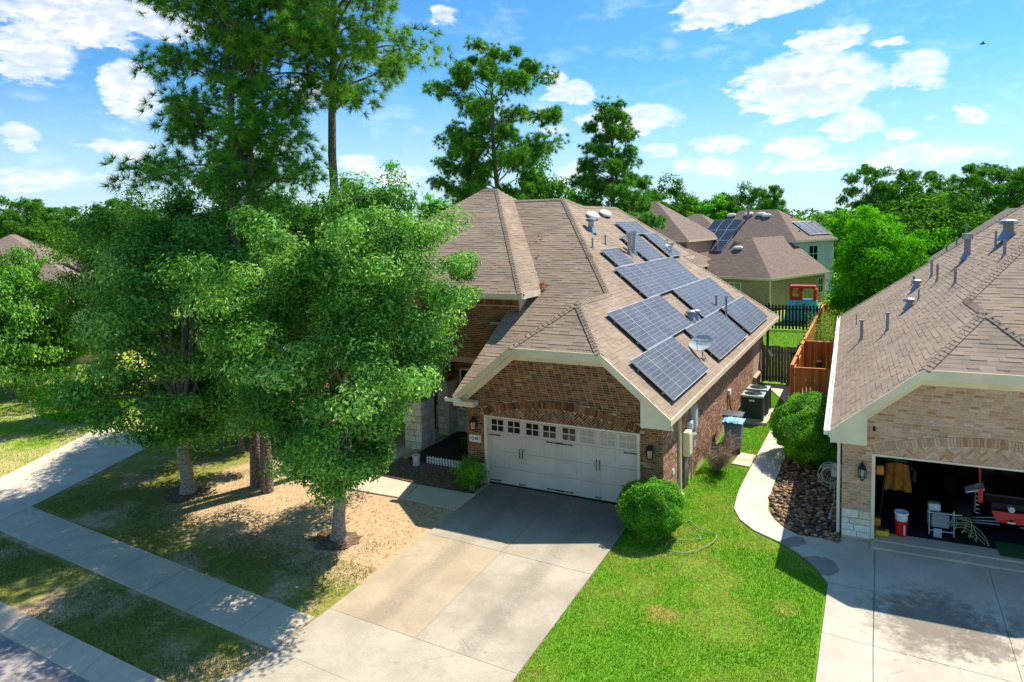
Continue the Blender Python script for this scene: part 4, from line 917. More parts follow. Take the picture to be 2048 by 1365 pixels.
# ------------------------------------------------------------------ solar arrays on the main roof
nRoof = Vector((SR, 0, 1)).normalized()
def zR(x): return 2.75+SR*(5.9-x)
def solar_panel(x0, x1, y0, y1, parent, cells=(6, 10), lift=.15, mat='solar'):
    """x0 upper edge, x1 lower edge on the right slope"""
    a, b = Vector((x0, 0, zR(x0))), Vector((x1, 0, zR(x1))); off = nRoof*lift; e = (b-a).normalized()
    def pt(s, y, h): return a+(b-a)*s+Vector((0, y, 0))+off+nRoof*h
    L = (b-a).length; f = .016/L; fy = .014
    fr = MB()
    for s0, s1, ya, yb in ((0, f, y0, y1), (1-f, 1, y0, y1), (f, 1-f, y0, y0+fy), (f, 1-f, y1-fy, y1)): fr.hexa([pt(s0, ya, -.04), pt(s1, ya, -.04), pt(s1, yb, -.04), pt(s0, yb, -.04), pt(s0, ya, .008), pt(s1, ya, .008), pt(s1, yb, .008), pt(s0, yb, .008)])
    o = fr.obj('solar_panel', 'frame', parent)
    V = [pt(f, y0+fy, .0), pt(1-f, y0+fy, .0), pt(1-f, y1-fy, 0), pt(f, y1-fy, 0)]; V += [p-nRoof*.03 for p in V]
    F = [(0, 1, 2, 3), (7, 6, 5, 4)]; cx, cy = cells; uv = [(0, 0), (0, cy), (cx, cy), (cx, 0)]+[(.5, .5)]*4
    link('cell_glass', npmesh('cell_glass', V, F, mat, uv=uv), o); return o
def solar_array(label, x0, x1, y0, y1, n, cells=(6, 10)):
    A = thing('solar_array', label, 'solar panels', ((x0+x1)/2, (y0+y1)/2, zR((x0+x1)/2)), 'solar arrays on the brown shingle roof')
    w = (y1-y0)/n
    for i in range(n): solar_panel(x0+.006, x1-.006, y0+i*w+.006, y0+(i+1)*w-.006, A, cells)
    for x in (x0+(x1-x0)*.22, x0+(x1-x0)*.78):
        m = MB(); off = nRoof*.09; m.beam(Vector((x, y0-.03, zR(x)))+off, Vector((x, y1+.03, zR(x)))+off, .04, .05); m.obj('mounting_rail', 'galv', A)
        for k in range(max(2, n)):
            y = y0+.15+(y1-y0-.3)*k/max(1, max(2, n)-1); q = Vector((x, y, zR(x))); m = MB(); m.beam(q, q+nRoof*.08, .05, .08, (0, 1, 0)); m.obj('foot_clamp', 'galv', A)
solar_array('row of solar panels lowest on the roof, beside the garage gable', 4.39, 5.67, .66, 5.28, 4)
solar_array('solar panels in the middle row left of the square roof vents', 3.05, 4.39, 2.43, 8.4, 5)
solar_array('low row of solar panels right behind the satellite dish', 4.39, 5.67, 7.12, 13.1, 5)
solar_array('solar panels at the far low end of the roof behind two tall pipes', 4.39, 5.67, 13.88, 19.45, 5)
solar_array('solar panels in the middle row uphill of the tall pipes', 3.05, 4.39, 10.45, 17.5, 6)
solar_array('longest row of solar panels just below the twin steel flues', 1.69, 3.05, 7.05, 15.5, 7)
solar_array('small single solar panel to the near side of the twin flues', .87, 1.69, 7.75, 9.7, 1, (10, 6))
solar_array('pair of solar panels right behind the twin steel flues', .31, 1.69, 11.75, 14.3, 2)
solar_array('narrow solar panels on the far upper edge of the roof', .31, 1.69, 15.4, 17.45, 2)
solar_array('highest solar panels near the ridge past the oval vents', -.46, .31, 13.3, 16.5, 2, (10, 6))

# ------------------------------------------------------------------ satellite dish
def dish(loc, label, az, tilt, r=.36, text=None):
    D = thing('satellite_dish', label, 'satellite dish', loc); c = Vector(loc)
    ctr = c+Vector((-.05, .05, .52)); d = Vector((math.sin(az)*math.cos(tilt), math.cos(az)*math.cos(tilt), math.sin(tilt))); a = d.cross(Vector((0, 0, 1))).normalized(); b = a.cross(d); k = 28; m = MB(); rings = 5
    for side in (0, -.015):
        base = len(m.v)
        for i in range(rings+1):
            q = i/rings
            for j in range(k):
                t = 2*math.pi*j/k; m.v.append(tuple(ctr+(a*math.cos(t)*1.12+b*math.sin(t))*r*max(q, .01)+d*(.09*q*q-.05+side)))
        for i in range(rings):
            for j in range(k): m.f.append((base+i*k+j, base+i*k+(j+1) % k, base+(i+1)*k+(j+1) % k, base+(i+1)*k+j))
    m.obj('reflector', 'greybox', D, smooth=True)
    m = MB(); m.tube([c, c+Vector((0, 0, .34)), ctr-d*.08], .022, 8); m.tube([c+Vector((.18, 0, -.12)), c+Vector((0, 0, .25))], .012, 6); m.box(c.x-.09, c.x+.09, c.y-.09, c.y+.09, c.z-.06, c.z+.02); m.obj('mast', 'galv', D)
    m = MB(); f = ctr+d*.36-b*.2; m.tube([ctr-b*r*.98, f], .013, 6); m.obj('feed_arm', 'greybox', D)
    m = MB(); m.beam(f-a*.09, f+a*.09, .05, .06); m.obj('receiver', 'greybox', D)
    if text:
        cu = bpy.data.curves.new('lettering', 'FONT'); cu.body = text; cu.size = .1; cu.align_x = 'CENTER'; cu.extrude = .002; cu.materials.append(MT['white'])
        rot = Matrix((-a, b, d)).transposed()
        o = text_mesh(cu, 'lettering', D, ctr+b*.12+d*.005-Vector(loc), (0, 0, 0)); o.rotation_euler = rot.to_euler()
dish((5.33, 6.15, zR(5.33)+.03), 'round grey satellite dish on the low edge of the solar roof', R(192), R(52), .38, 'DIRECTV')
dish((1.54, 16.23, zR(1.54)+.0), 'tiny flat antenna on the far edge of the solar roof', R(196), R(70), .2)

# ------------------------------------------------------------------ side yard
def condenser(x, y, label):
    A = thing('air_conditioner', label, 'air conditioner', (x, y, .1), 'condensers on the side pad'); s, h = .4, 1.02; z = .1
    m = MB().box(x-s+.03, x+s-.03, y-s+.03, y+s-.03, z, z+h-.1); m.obj('core', 'rubber', A)
    for f in range(4):
        for i in range(17):
            t = -s+.06+i*(2*s-.12)/16; m = MB(); p = [(x+t-.011, x+t+.011, y-s, y-s+.03), (x+t-.011, x+t+.011, y+s-.03, y+s), (x-s, x-s+.03, y+t-.011, y+t+.011), (x+s-.03, x+s, y+t-.011, y+t+.011)][f]
            m.box(*p, z+.05, z+h-.11); m.obj('louver', 'acdark', A)
    for i, j in ((-1, -1), (1, -1), (1, 1), (-1, 1)): MB().box(x+i*s-.04, x+i*s+.04, y+j*s-.04, y+j*s+.04, z, z+h-.08).obj('corner_post', 'acdark', A, bevel=.02)
    MB().box(x-s-.02, x+s+.02, y-s-.02, y+s+.02, z-.0, z+.05).obj('base_pan', 'acgrey', A)
    o = MB().box(x-s-.03, x+s+.03, y-s-.03, y+s+.03, z+h-.1, z+h-.02).obj('top_cover', 'acgrey', A, bevel=.025)
    m = MB()
    for k in range(7):
        rr = .06+k*.045; m.tube([(x+rr*math.cos(t), y+rr*math.sin(t), z+h+.0+.03*(1-rr/.4)) for t in np.linspace(0, 2*math.pi, 21)], .006, 4, False)
    for k in range(6): t = k*math.pi/3; m.tube([(x+.05*math.cos(t), y+.05*math.sin(t), z+h+.03), (x+.35*math.cos(t), y+.35*math.sin(t), z+h)], .006, 4)
    m.obj('fan_grille', 'acdark', o)
    MB().lathe((x, y, z+h-.025), [(.34, 0), (.34, .012)], 24).obj('fan_opening', 'rubber', o)
    MB().box(x-.1, x+.1, y-s-.018, y-s-.002, z+h-.26, z+h-.19).obj('badge', 'white', A)
condenser(6.4, 10.55, 'nearer dark green air conditioner on the concrete pad'); condenser(6.42, 11.75, 'air conditioner behind the other one on the concrete pad')
tag(MB().box(5.75, 7.0, 9.95, 12.35, -.05, .095).obj('equipment_pad', 'conc_walk'), 'thin concrete pad under the air conditioners', 'pad')
def bin_(x, y, label, lidmat, bodymat, hinge_back=True, h=1.05, s=.3, lid='open'):
    Bn = thing('wheeled_bin', label, 'bin', (x, y, 0), 'bins by the side wall')
    m = MB(); k = .8
    m.hexa([(x-s*k, y-s*k, .06), (x+s*k, y-s*k, .06), (x+s*k, y+s*k, .06), (x-s*k, y+s*k, .06), (x-s, y-s, h), (x+s, y-s, h), (x+s, y+s, h), (x-s, y+s, h)]); m.obj('body', bodymat, Bn, bevel=.03)
    MB().box(x-s-.03, x+s+.03, y-s-.03, y+s+.03, h-.08, h).obj('rim', bodymat, Bn, bevel=.015)
    for sx in (-1, 1):
        m = MB(); m.tube([(x+sx*(s*.82)-.03, y-s*.8-.08, .13), (x+sx*(s*.82)+.03, y-s*.8-.08, .13)], .13, 16); o = m.obj('wheel', 'rubber', Bn)
        MB().tube([(x+sx*(s*.82)-.034, y-s*.8-.08, .13), (x+sx*(s*.82)+.034, y-s*.8-.08, .13)], .06, 12).obj('hub', 'galv', o)
    MB().tube([(x-s*.8, y-s-.08, h-.06), (x+s*.8, y-s-.08, h-.06)], .018, 8).obj('handle', bodymat, Bn)
    m = MB(); r_ = np.random.RandomState(5); nx, ny = 10, 8; w, d = s+.05, s+.06
    for j in range(ny+1):
        for i in range(nx+1):
            u, v = i/nx*2-1, j/ny*2-1; m.v.append((x+u*w, y+v*d, h+.03+.05*(1-u*u)*(1-v*v)+(.018*r_.randn() if lidmat == 'bintarp' else 0)))
    for j in range(ny):
        for i in range(nx): m.f.append((j*(nx+1)+i, j*(nx+1)+i+1, (j+1)*(nx+1)+i+1, (j+1)*(nx+1)+i))
    o = m.obj('lid', lidmat, Bn); q = o.modifiers.new('s', 'SOLIDIFY'); q.thickness = .03
bin_(6.38, 6.35, 'grey wheeled bin with crinkled pale blue lid beside the bare shrub', 'bintarp', 'binblue')
bin_(6.2, 7.25, 'wheeled bin with flat dark grey lid behind the blue lidded one', 'bingrey', 'bingrey')
# pot, picket fence, hose
P_ = thing('plant_pot', 'small white ribbed pot on the bare soil by the porch', 'plant pot', (-3.09, .5, -.01))
MB().lathe((-3.09, .5, -.01), [(.13, 0), (.13, .03), (.1, .04)], 16).obj('saucer', 'pot', P_, smooth=False); shade_auto(MB().lathe((-3.09, .5, -.01), [(.1, .03), (.125, .12), (.115, .2), (.14, .3), (.145, .34), (.12, .34), (.11, .3)], 16).obj('body', 'pot', P_)); MB().lathe((-3.09, .5, .28), [(.105, 0), (.0, .02)], 12).obj('soil', 'mulch', P_)
F_ = thing('picket_fence', 'little white picket fence edging the dark flower bed', 'fence', (-2.0, .78, 0))
for zz in (.07, .17): MB().box(-2.85, -.8, .785, .80, zz, zz+.03).obj('rail', 'white', F_)
pm = None
for i in range(19):
    x = -2.85+i*.112; m = MB(); m.add([(x, .76, .0), (x+.06, .76, 0), (x+.06, .76, .22), (x+.03, .76, .27), (x, .76, .22), (x, .784, 0), (x+.06, .784, 0), (x+.06, .784, .22), (x+.03, .784, .27), (x, .784, .22)], [(0, 1, 2, 3, 4), (9, 8, 7, 6, 5), (0, 5, 6, 1), (1, 6, 7, 2), (2, 7, 8, 3), (3, 8, 9, 4), (4, 9, 5, 0)]); m.obj('picket', 'white', F_)
hp = [(5.75, -.9), (6.04, -.38), (6.41, -.28), (6.75, -.62), (7.17, -.71), (7.25, -1.0), (7.14, -1.44), (6.74, -2.0), (6.35, -2.05), (6.2, -1.9), (6.24, -1.5), (6.6, -1.35), (6.9, -1.1), (6.5, -.8)]
def smooth(pts, n=6):
    out = []
    for i in range(len(pts)-1):
        p0, p1, p2, p3 = [Vector(pts[max(0, min(len(pts)-1, i+k))]) for k in (-1, 0, 1, 2)]
        for j in range(n):
            t = j/n; out.append(.5*((2*p1)+(p2-p0)*t+(2*p0-5*p1+4*p2-p3)*t*t+(3*p1-p0-3*p2+p3)*t**3))
    return out+[Vector(pts[-1])]
tag(MB().tube([(p.x, p.y, gz(p.y)+.03) for p in smooth([Vector(p) for p in hp])], .012, 6).obj('garden_hose', 'hosegrey', smooth=True), 'loose grey garden hose lying on the green lawn beside the round bush', 'hose')

# ------------------------------------------------------------------ fences
CEDAR = [(lin(200, 122, 58), 3), (lin(214, 138, 70), 3), (lin(184, 106, 48), 2)]; GREYW = [(lin(126, 112, 92), 3), (lin(150, 136, 114), 2), (lin(100, 90, 76), 2), (lin(116, 118, 90), 1)]; DARKW = [(lin(56, 48, 40), 3), (lin(44, 40, 36), 3)]
def plank_fence(name, label, a, b, h, pal, seed, w=.14, gap=.006, group=None, cap=True, posts=True, rails='back', z0=0., nper=2.4, cat='fence', jag=.01, d=.02, side=1):
    r = np.random.RandomState(seed); A, Bv = Vector((*a, z0)), Vector((*b, z0)); L = (Bv-A).length; u = (Bv-A).normalized(); n = Vector((-u.y, u.x, 0))*side
    Fz = thing(name, label, cat, A.lerp(Bv, .5), group); k = max(1, int(L/(w+gap))); step = L/k; me = {}
    for i in range(k):
        c = pick(pal, r); v = r.randint(3); key = (c, v)
        if key not in me:
            P8 = np.array([(-w/2, 0, .03), (w/2, 0, .03), (w/2, d, .03), (-w/2, d, .03), (-w/2, 0, h), (w/2, 0, h), (w/2, d, h), (-w/2, d, h)])
            me[key] = npmesh('picket', P8, [(0, 3, 2, 1), (4, 5, 6, 7), (0, 1, 5, 4), (1, 2, 6, 5), (2, 3, 7, 6), (3, 0, 4, 7)], 'plank', np.tile(jitter(pal[c][0], r, .14), (8, 1)))
        o = bpy.data.objects.new('picket', me[key]); COL.objects.link(o); o.parent = Fz; p = A+u*(step*(i+.5))
        o.location = p-Fz.location+n*r.uniform(0, .006)+Vector((0, 0, r.uniform(-jag, jag))); o.rotation_euler = (0, 0, math.atan2(u.y, u.x)+(math.pi if side < 0 else 0))
    cols = np.tile(np.array(pal[0][0])*.92, (8, 1)); FQ = [(0, 3, 2, 1), (4, 5, 6, 7), (0, 1, 5, 4), (1, 2, 6, 5), (2, 3, 7, 6), (3, 0, 4, 7)]
    def bar(nm, p, q, wd, ht, off):
        m = MB(); m.beam(p+n*off, q+n*off, wd, ht); link(nm, npmesh(nm, m.v, m.f, 'plank', np.tile(np.array(pal[1][0]), (8, 1))), Fz)
    for zz in (.3, h-.3): bar('rail', A+Vector((0, 0, zz)), Bv+Vector((0, 0, zz)), .04, .09, -.03)
    if cap: bar('cap_rail', A+Vector((0, 0, h+.03)), Bv+Vector((0, 0, h+.03)), .13, .035, 0)
    if posts:
        for i in range(int(L/nper)+1):
            p = A+u*min(L, i*nper); bar('post', p+Vector((0, 0, 0)), p+Vector((0, 0, h+.08)), .1, .1, -.075)
            m = MB(); q = p-n*.075; m.lathe((q.x, q.y, h+.08), [(.07, 0), (.07, .02), (.05, .05), (.01, .07)], 8); link('post_cap', npmesh('post_cap', m.v, [f for f in m.f if len(f) == 4], 'plank', np.tile(np.array(pal[1][0]), (len(m.v), 1))), Fz)
    return Fz
plank_fence('wooden_fence', 'long orange cedar fence running back between the two yards', (7.52, 17.9), (7.3, 35.8), 1.95, CEDAR, 3, side=-1, group='orange cedar fences')
plank_fence('wooden_fence', 'orange cedar fence panel facing the street next to the large clipped bush', (7.62, 12.3), (9.42, 12.42), 1.9, CEDAR, 4, side=-1, posts=True, group='orange cedar fences')
plank_fence('wooden_fence', 'orange cedar cross fence behind the small enclosure in front of the bamboo', (7.55, 19.0), (9.3, 19.1), 1.95, CEDAR, 5, side=-1, group='orange cedar fences', nper=.9)
plank_fence('wooden_fence', 'short orange cedar fence joining the side gate to the enclosure', (7.62, 12.35), (7.52, 17.85), 1.9, CEDAR, 6, side=1, group='orange cedar fences')
plank_fence('wooden_fence', 'orange cedar back fence under the bright green tree', (7.3, 36.0), (17, 36.8), 1.9, CEDAR, 7, side=-1, group='orange cedar fences')
plank_fence('wooden_fence', 'dark weathered picket fence across the far end of the back lawn', (-6, 35.2), (7.2, 36.2), 1.8, DARKW, 8, gap=.09, cap=False, side=-1)
G_ = plank_fence('side_gate', 'weathered grey board gate between the house wall and cedar fence', (5.72, 17.75), (7.42, 17.75), 1.85, GREYW, 9, w=.13, cap=False, posts=True, nper=1.65, cat='gate', jag=.04, side=-1)
for zz in (.45, 1.5):
    m = MB(); m.add([(7.05, 17.68, zz-.02), (7.4, 17.68, zz-.1), (7.4, 17.68, zz+.1), (7.05, 17.68, zz+.02), (7.05, 17.66, zz-.02), (7.4, 17.66, zz-.1), (7.4, 17.66, zz+.1), (7.05, 17.66, zz+.02)], [(0, 1, 2, 3), (7, 6, 5, 4), (0, 4, 5, 1), (1, 5, 6, 2), (2, 6, 7, 3), (3, 7, 4, 0)]); m.obj('hinge', 'black', G_)
m = MB(); c = Vector((6.1, 17.7, 1.5)); m.hexa([c+Vector((a*math.cos(.5)-b*math.sin(.5), d_, a*math.sin(.5)+b*math.cos(.5))) for d_ in (0, -.02) for a, b in ((-.07, -.17), (.07, -.17), (.07, .17), (-.07, .17))]); m.obj('gate_sign', 'palemetal', G_)
# things in the enclosure
W_ = thing('white_storage_box', 'white box with flat lid behind the large clipped bush', 'box', (8.6, 11.5, 0))
MB().box(8.2, 9.0, 11.2, 11.8, 0, .9).obj('body', 'white', W_, bevel=.03); MB().box(8.17, 9.03, 11.17, 11.83, .9, .97).obj('lid', 'white', W_, bevel=.02); MB().box(8.5, 8.72, 11.4, 11.45, .97, .985).obj('handle', 'black', W_)
K_ = thing('hanging_lantern', 'small black lantern hanging on a post inside the enclosure', 'lantern', (8.25, 18.8, 0))
MB().box(8.2, 8.3, 18.75, 18.85, 0, 2.0).obj('post', 'gold', K_); MB().lathe((8.25, 18.62, .7), [(.05, 0), (.12, .03), (.12, .28), (.06, .36), (.02, .4)], 10).obj('body', 'black', K_); MB().lathe((8.25, 18.62, 1.06), [(.13, 0), (.13, .03)], 10).obj('cap', 'white', K_)
# hose reel on the right house side wall
RH = lambda x, y, z: Vector(rightT((5.62+x, y, z-.08)))
c = RH(.28, .75, 1.35); N_ = thing('hose_reel', 'round wire hose reel hanging by the corner of the tan house', 'hose reel', c)
m = MB()
for rr, yy in ((.3, -.1), (.3, .1), (.22, -.1), (.22, .1), (.13, 0)): m.tube([c+Vector((math.cos(t)*rr, yy, math.sin(t)*rr)) for t in np.linspace(0, 2*math.pi, 25)], .009, 5, False)
for k in range(8): t = k*math.pi/4; m.tube([c+Vector((math.cos(t)*.05, -.1, math.sin(t)*.05)), c+Vector((math.cos(t)*.3, -.1, math.sin(t)*.3)), c+Vector((math.cos(t)*.3, .1, math.sin(t)*.3))], .006, 4)
m.obj('wire_drum', 'galv', N_)
m = MB()
for k in range(6): m.tube([c+Vector((math.cos(t)*(.2+.004*k), -.07+k*.028, math.sin(t)*(.2+.004*k))) for t in np.linspace(0, 2*math.pi, 25)], .014, 5, False)
m.tube([c+Vector((.1, -.1, -.2)), c+Vector((.1, -.12, -.7)), c+Vector((.02, -.12, -.95))], .014, 6); m.obj('hose', 'hosegrey', N_)
MB().box(c.x+.02, c.x+.26, c.y-.04, c.y+.04, c.z-.04, c.z+.3).obj('bracket', 'greybox', N_)
MB().tube([c+Vector((.02, -.12, -.95)), c+Vector((0, -.13, -1.15))], [.02, .035], 8).obj('nozzle', 'blue', N_)

# ------------------------------------------------------------------ open garage contents
GT = lambda x, y, z: Vector(rightT((DW-x, y, z-.08+.1)))     # x from the left jamb, y into the garage
def gbox(m, x0, x1, y0, y1, z0, z1): return m.hexa([GT(x0, y0, z0), GT(x1, y0, z0), GT(x1, y1, z0), GT(x0, y1, z0), GT(x0, y0, z1), GT(x1, y0, z1), GT(x1, y1, z1), GT(x0, y1, z1)])
p = GT(.62, .5, 0)
B_ = thing('bucket', 'red plastic bucket standing in the open garage', 'bucket', p)
o = shade_auto(MB().lathe(p, [(.13, 0), (.155, .36), (.165, .36), (.165, .39)], 20).obj('body', 'red', B_))
m = MB()
for k in range(7): m.box(p.x+.05, p.x+.085, p.y-.163, p.y-.15, p.z+.06+k*.036, p.z+.085+k*.036)
m.obj('lettering', 'white', o)
MB().tube([p+Vector((.16*math.cos(t), -.16*abs(math.sin(t))*.6-.02, .34+.04*math.cos(2*t))) for t in np.linspace(0, math.pi, 12)], .01, 5).obj('handle', 'black', B_)
p2 = p+Vector((0, 0, .3)); B_ = thing('bucket', 'white plastic bucket stacked inside the red bucket', 'bucket', p2)
m = MB(); m.lathe(p2, [(.13, .0), (.15, .25), (.165, .25), (.165, .3), (.15, .3), (.13, .06)], 20); m.f.pop(); shade_auto(m.obj('body', 'white', B_)); MB().lathe(p2, [(.128, .05), (.0, .055)], 16).obj('inside', 'greybox', B_)
# jacket on a rack
J = GT(.55, 1.25, .0); J_ = thing('hanging_jacket', 'gold work jacket hanging in the dark open garage', 'jacket', J)
m = MB(); r_ = np.random.RandomState(2); nx, nz = 14, 12
for side in (1, -1):
    base = len(m.v)
    for j in range(nz+1):
        for i in range(nx+1):
            u, v = i/nx*2-1, j/nz; wd = .27+.08*v; m.v.append(tuple(GT(.55+u*wd, 1.25-side*(.05+.05*math.cos(u*9+v)*(.3+v))*(1-u*u)**.5, 1.62-.72*v-.06*u*u)))
    for j in range(nz):
        for i in range(nx): m.f.append((base+j*(nx+1)+i, base+j*(nx+1)+i+1, base+(j+1)*(nx+1)+i+1, base+(j+1)*(nx+1)+i))
m.obj('coat_body', 'gold', J_, smooth=True)
m = MB(); m.tube([GT(.85, 1.22, 1.55), GT(.95, 1.15, 1.45), GT(.93, 1.15, 1.2)], .05, 8); m.obj('sleeve', 'black', J_)
m = MB(); m.tube([GT(.3, 1.27, 1.66), GT(.8, 1.27, 1.66)], .012, 6); m.tube([GT(.55, 1.27, 1.66), GT(.55, 1.27, 1.78), GT(.5, 1.27, 1.82)], .008, 6); m.obj('hanger', 'galv', J_)
# string trimmer and yellow case by the jamb
t_ = thing('string_trimmer', 'orange string trimmer leaning inside the left garage jamb', 'trimmer', GT(.12, .6, 0))
MB().tube([GT(.1, .5, .1), GT(.28, .7, 1.7)], .018, 8).obj('shaft', 'black', t_); m = MB(); gbox(m, .0, .16, .42, .6, .12, .36); m.obj('motor', 'orange', t_, bevel=.04); m = MB(); gbox(m, .02, .22, .55, .72, 1.45, 1.7); m.obj('guard', 'orange', t_, bevel=.04)
y_ = thing('tool_case', 'yellow and black tool case at the garage threshold', 'case', GT(.16, .3, 0)); m = MB(); gbox(m, .02, .34, .2, .42, .0, .14); m.obj('body', 'yellow', y_, bevel=.03); m = MB(); gbox(m, .1, .26, .24, .38, .14, .2); m.obj('handle', 'black', y_, bevel=.02)
# sprayer cart
c_ = thing('sprayer_cart', 'pale metal pressure sprayer cart with coiled hose in the garage', 'sprayer', GT(1.45, .85, 0))
m = MB(); gbox(m, 1.22, 1.5, .75, 1.0, .62, .82); m.obj('motor_housing', 'palemetal', c_, bevel=.05)
m = MB()
for x in (1.25, 1.78): m.tube([GT(x, .72, .05), GT(x, .75, .7)], .015, 6); m.tube([GT(x, 1.05, .05), GT(x, 1.05, .55)], .015, 6)
m.tube([GT(1.2, .72, .6), GT(1.95, .72, .62)], .016, 6); m.tube([GT(1.25, .72, .15), GT(1.78, .72, .15)], .015, 6); m.obj('frame', 'palemetal', c_)
m = MB(); gbox(m, 1.34, 1.52, .68, .7, .0, .22); m.obj('hopper', 'palemetal', c_); m = MB(); gbox(m, 1.3, 1.7, .8, 1.0, .2, .55); m.obj('pump', 'pipe', c_, bevel=.03)
m = MB(); r_ = np.random.RandomState(9)
for k in range(6):
    pts = [GT(1.78, .7, .55)]+[GT(1.85+.25*math.sin(t*1.1+k)*(.6+.1*k)+t*.13, .62-.05*math.cos(k), .55+.12*math.sin(2*t+k)-.14*t) for t in np.linspace(.3, 3.6, 9)]; m.tube(smooth(pts, 3), .009, 5)
m.obj('hose', 'hosegrey', c_)
for x in (1.25, 1.8):
    m = MB(); m.tube([GT(x-.03, .9, .12), GT(x+.03, .9, .12)], .12, 14); m.obj('wheel', 'rubber', c_)
GB = lambda x, y, z: GT(x-.32, y-.1, z)
def gboxb(m, x0, x1, y0, y1, z0, z1): return gbox(m, x0-.32, x1-.32, y0-.1, y1-.1, z0, z1)
# off-road buggy, seen from the back
u_ = thing('off_road_buggy', 'black and red off-road buggy parked in the dark garage', 'buggy', GB(3.2, 2.2, 0))
def gtyre(x, y, r_=.36, w=.3):
    m = MB(); k = 26; prof = [(-w/2, r_*.62), (-w/2, r_*.9), (-w*.36, r_), (w*.36, r_), (w/2, r_*.9), (w/2, r_*.62)]
    for a_, rr in prof:
        for j in range(k): t = 2*math.pi*j/k; m.v.append(tuple(GB(x+a_, y+rr*math.cos(t), r_+rr*math.sin(t))))
    for i in range(len(prof)-1):
        for j in range(k): m.f.append((i*k+j, i*k+(j+1) % k, (i+1)*k+(j+1) % k, (i+1)*k+j))
    o = m.obj('wheel', 'rubber', u_)
    m = MB()
    for j in range(k):
        for s in (-1, 1):
            t = 2*math.pi*(j+.25*s)/k; d_ = lambda a, b: GB(x+a, y+(r_+b)*math.cos(t), r_+(r_+b)*math.sin(t)); e = lambda a, b: GB(x+a, y+(r_+b)*math.cos(t+.1), r_+(r_+b)*math.sin(t+.1))
            m.hexa([d_(s*.02, -.02), d_(s*w/2*.95, -.02), e(s*w/2*.95, -.02), e(s*.02, -.02), d_(s*.02, .022), d_(s*w/2*.95, .0), e(s*w/2*.95, .0), e(s*.02, .022)])
    m.obj('tread_blocks', 'rubber', o)
    MB().tube([GB(x-w*.45, y, r_), GB(x+w*.45, y, r_)], r_*.6, 16).obj('rim', 'acdark', o)
for x in (2.35, 4.25):
    gtyre(x, 1.35); gtyre(x, 3.9)
m = MB(); gboxb(m, 2.9, 3.7, 1.2, 4.2, .55, .95); m.obj('body', 'black', u_, bevel=.08)
m = MB(); m.hexa([GB(2.75, 1.1, .95), GB(3.85, 1.1, .95), GB(3.7, 2.0, .95), GB(2.9, 2.0, .95), GB(2.7, 1.0, 1.2), GB(3.9, 1.0, 1.2), GB(3.7, 2.0, 1.35), GB(2.9, 2.0, 1.35)]); m.obj('cargo_bed', 'black', u_, bevel=.05)
m = MB(); m.add([GB(*q) for q in [(2.9, 1.02, .78), (3.7, 1.02, .78), (3.62, 1.0, .56), (3.42, 1.0, .5), (3.3, 1.0, .62), (3.18, 1.0, .5), (2.98, 1.0, .56), (2.9, 1.12, .78), (3.7, 1.12, .78), (3.62, 1.1, .56), (3.42, 1.1, .5), (3.3, 1.1, .62), (3.18, 1.1, .5), (2.98, 1.1, .56)]], [(0, 1, 2, 3, 4, 5, 6), (13, 12, 11, 10, 9, 8, 7)]+[(i, i+7, (i+1) % 7+7, (i+1) % 7) for i in range(7)]); m.obj('tail_panel', 'red', u_)
for x, s in ((2.72, -1), (3.88, 1)):
    m = MB()
    for k in range(60): pass
    m.tube([GB(x+s*.1+.055*math.cos(t), 1.2+.055*math.sin(t), 1.35-.75*t/44) for t in np.linspace(0, 44, 150)], .011, 5); m.obj('coil_spring', 'palemetal', u_)
    m = MB()
    for zz in (.4, .48, .58): m.tube([GB(3.3+s*.2, 1.15, zz), GB(x+s*.3, 1.3, .36+(zz-.48)*.6)], .018, 6)
    m.obj('suspension_arm', 'galv', u_)
    m = MB(); m.hexa([GB(x-s*.02, 1.0, 1.27), GB(x+s*.36, 1.08, 1.12), GB(x+s*.36, 1.3, 1.16), GB(x-s*.02, 1.3, 1.33), GB(x-s*.02, 1.0, 1.31), GB(x+s*.36, 1.08, 1.15), GB(x+s*.36, 1.3, 1.2), GB(x-s*.02, 1.3, 1.37)]); m.obj('fender', 'palemetal', u_)
    m = MB(); gboxb(m, x-.05+s*.06, x+.05+s*.06, 1.0, 1.06, .95, 1.3); m.obj('tail_light', 'red', u_)
    m = MB(); m.tube([GB(x, 1.5, 1.2), GB(x+s*.02, 1.6, 1.95), GB(x, 3.0, 2.0), GB(x, 3.9, 1.3)], .03, 8); m.obj('roll_bar', 'red', u_)
m = MB(); m.tube([GB(2.72, 1.6, 1.95), GB(3.88, 1.6, 1.95)], .03, 8); m.obj('roll_bar', 'red', u_)
m = MB(); m.tube([GB(3.3, 1.0, .86), GB(3.3, 1.25, .86)], .07, 14); m.obj('exhaust', 'palemetal', u_); m = MB(); gboxb(m, 3.22, 3.38, .98, 1.0, .52, .56); m.obj('plate_light', 'white', u_)
for x in (3.0, 3.45):
    m = MB(); gboxb(m, x-.17, x+.17, 2.3, 2.75, .95, 1.6); m.obj('seat', 'black', u_, bevel=.05)
m = MB(); gbox(m, 2.65, 4.85, .12, .95, .0, .012); tag(m.obj('floor_mat', 'greenmat'), 'dark green mat on the floor behind the buggy', 'mat')
s_ = thing('wall_shelf', 'dark shelf with clutter high inside the garage left wall', 'shelf', GT(.5, 1.6, 1.7)); m = MB(); gbox(m, .05, .9, 1.4, 1.9, 1.66, 1.7); m.obj('board', 'plank' if 0 else 'stucco', s_); m = MB(); gbox(m, .4, .58, 1.45, 1.6, 1.75, 2.0); m.obj('bottle', 'palemetal', s_, bevel=.03); m = MB(); m.tube([GT(.2, 1.4, 1.75), GT(.24, 1.38, 1.9), GT(.18, 1.38, 2.02)], .012, 6); m.obj('hook', 'galv', s_)

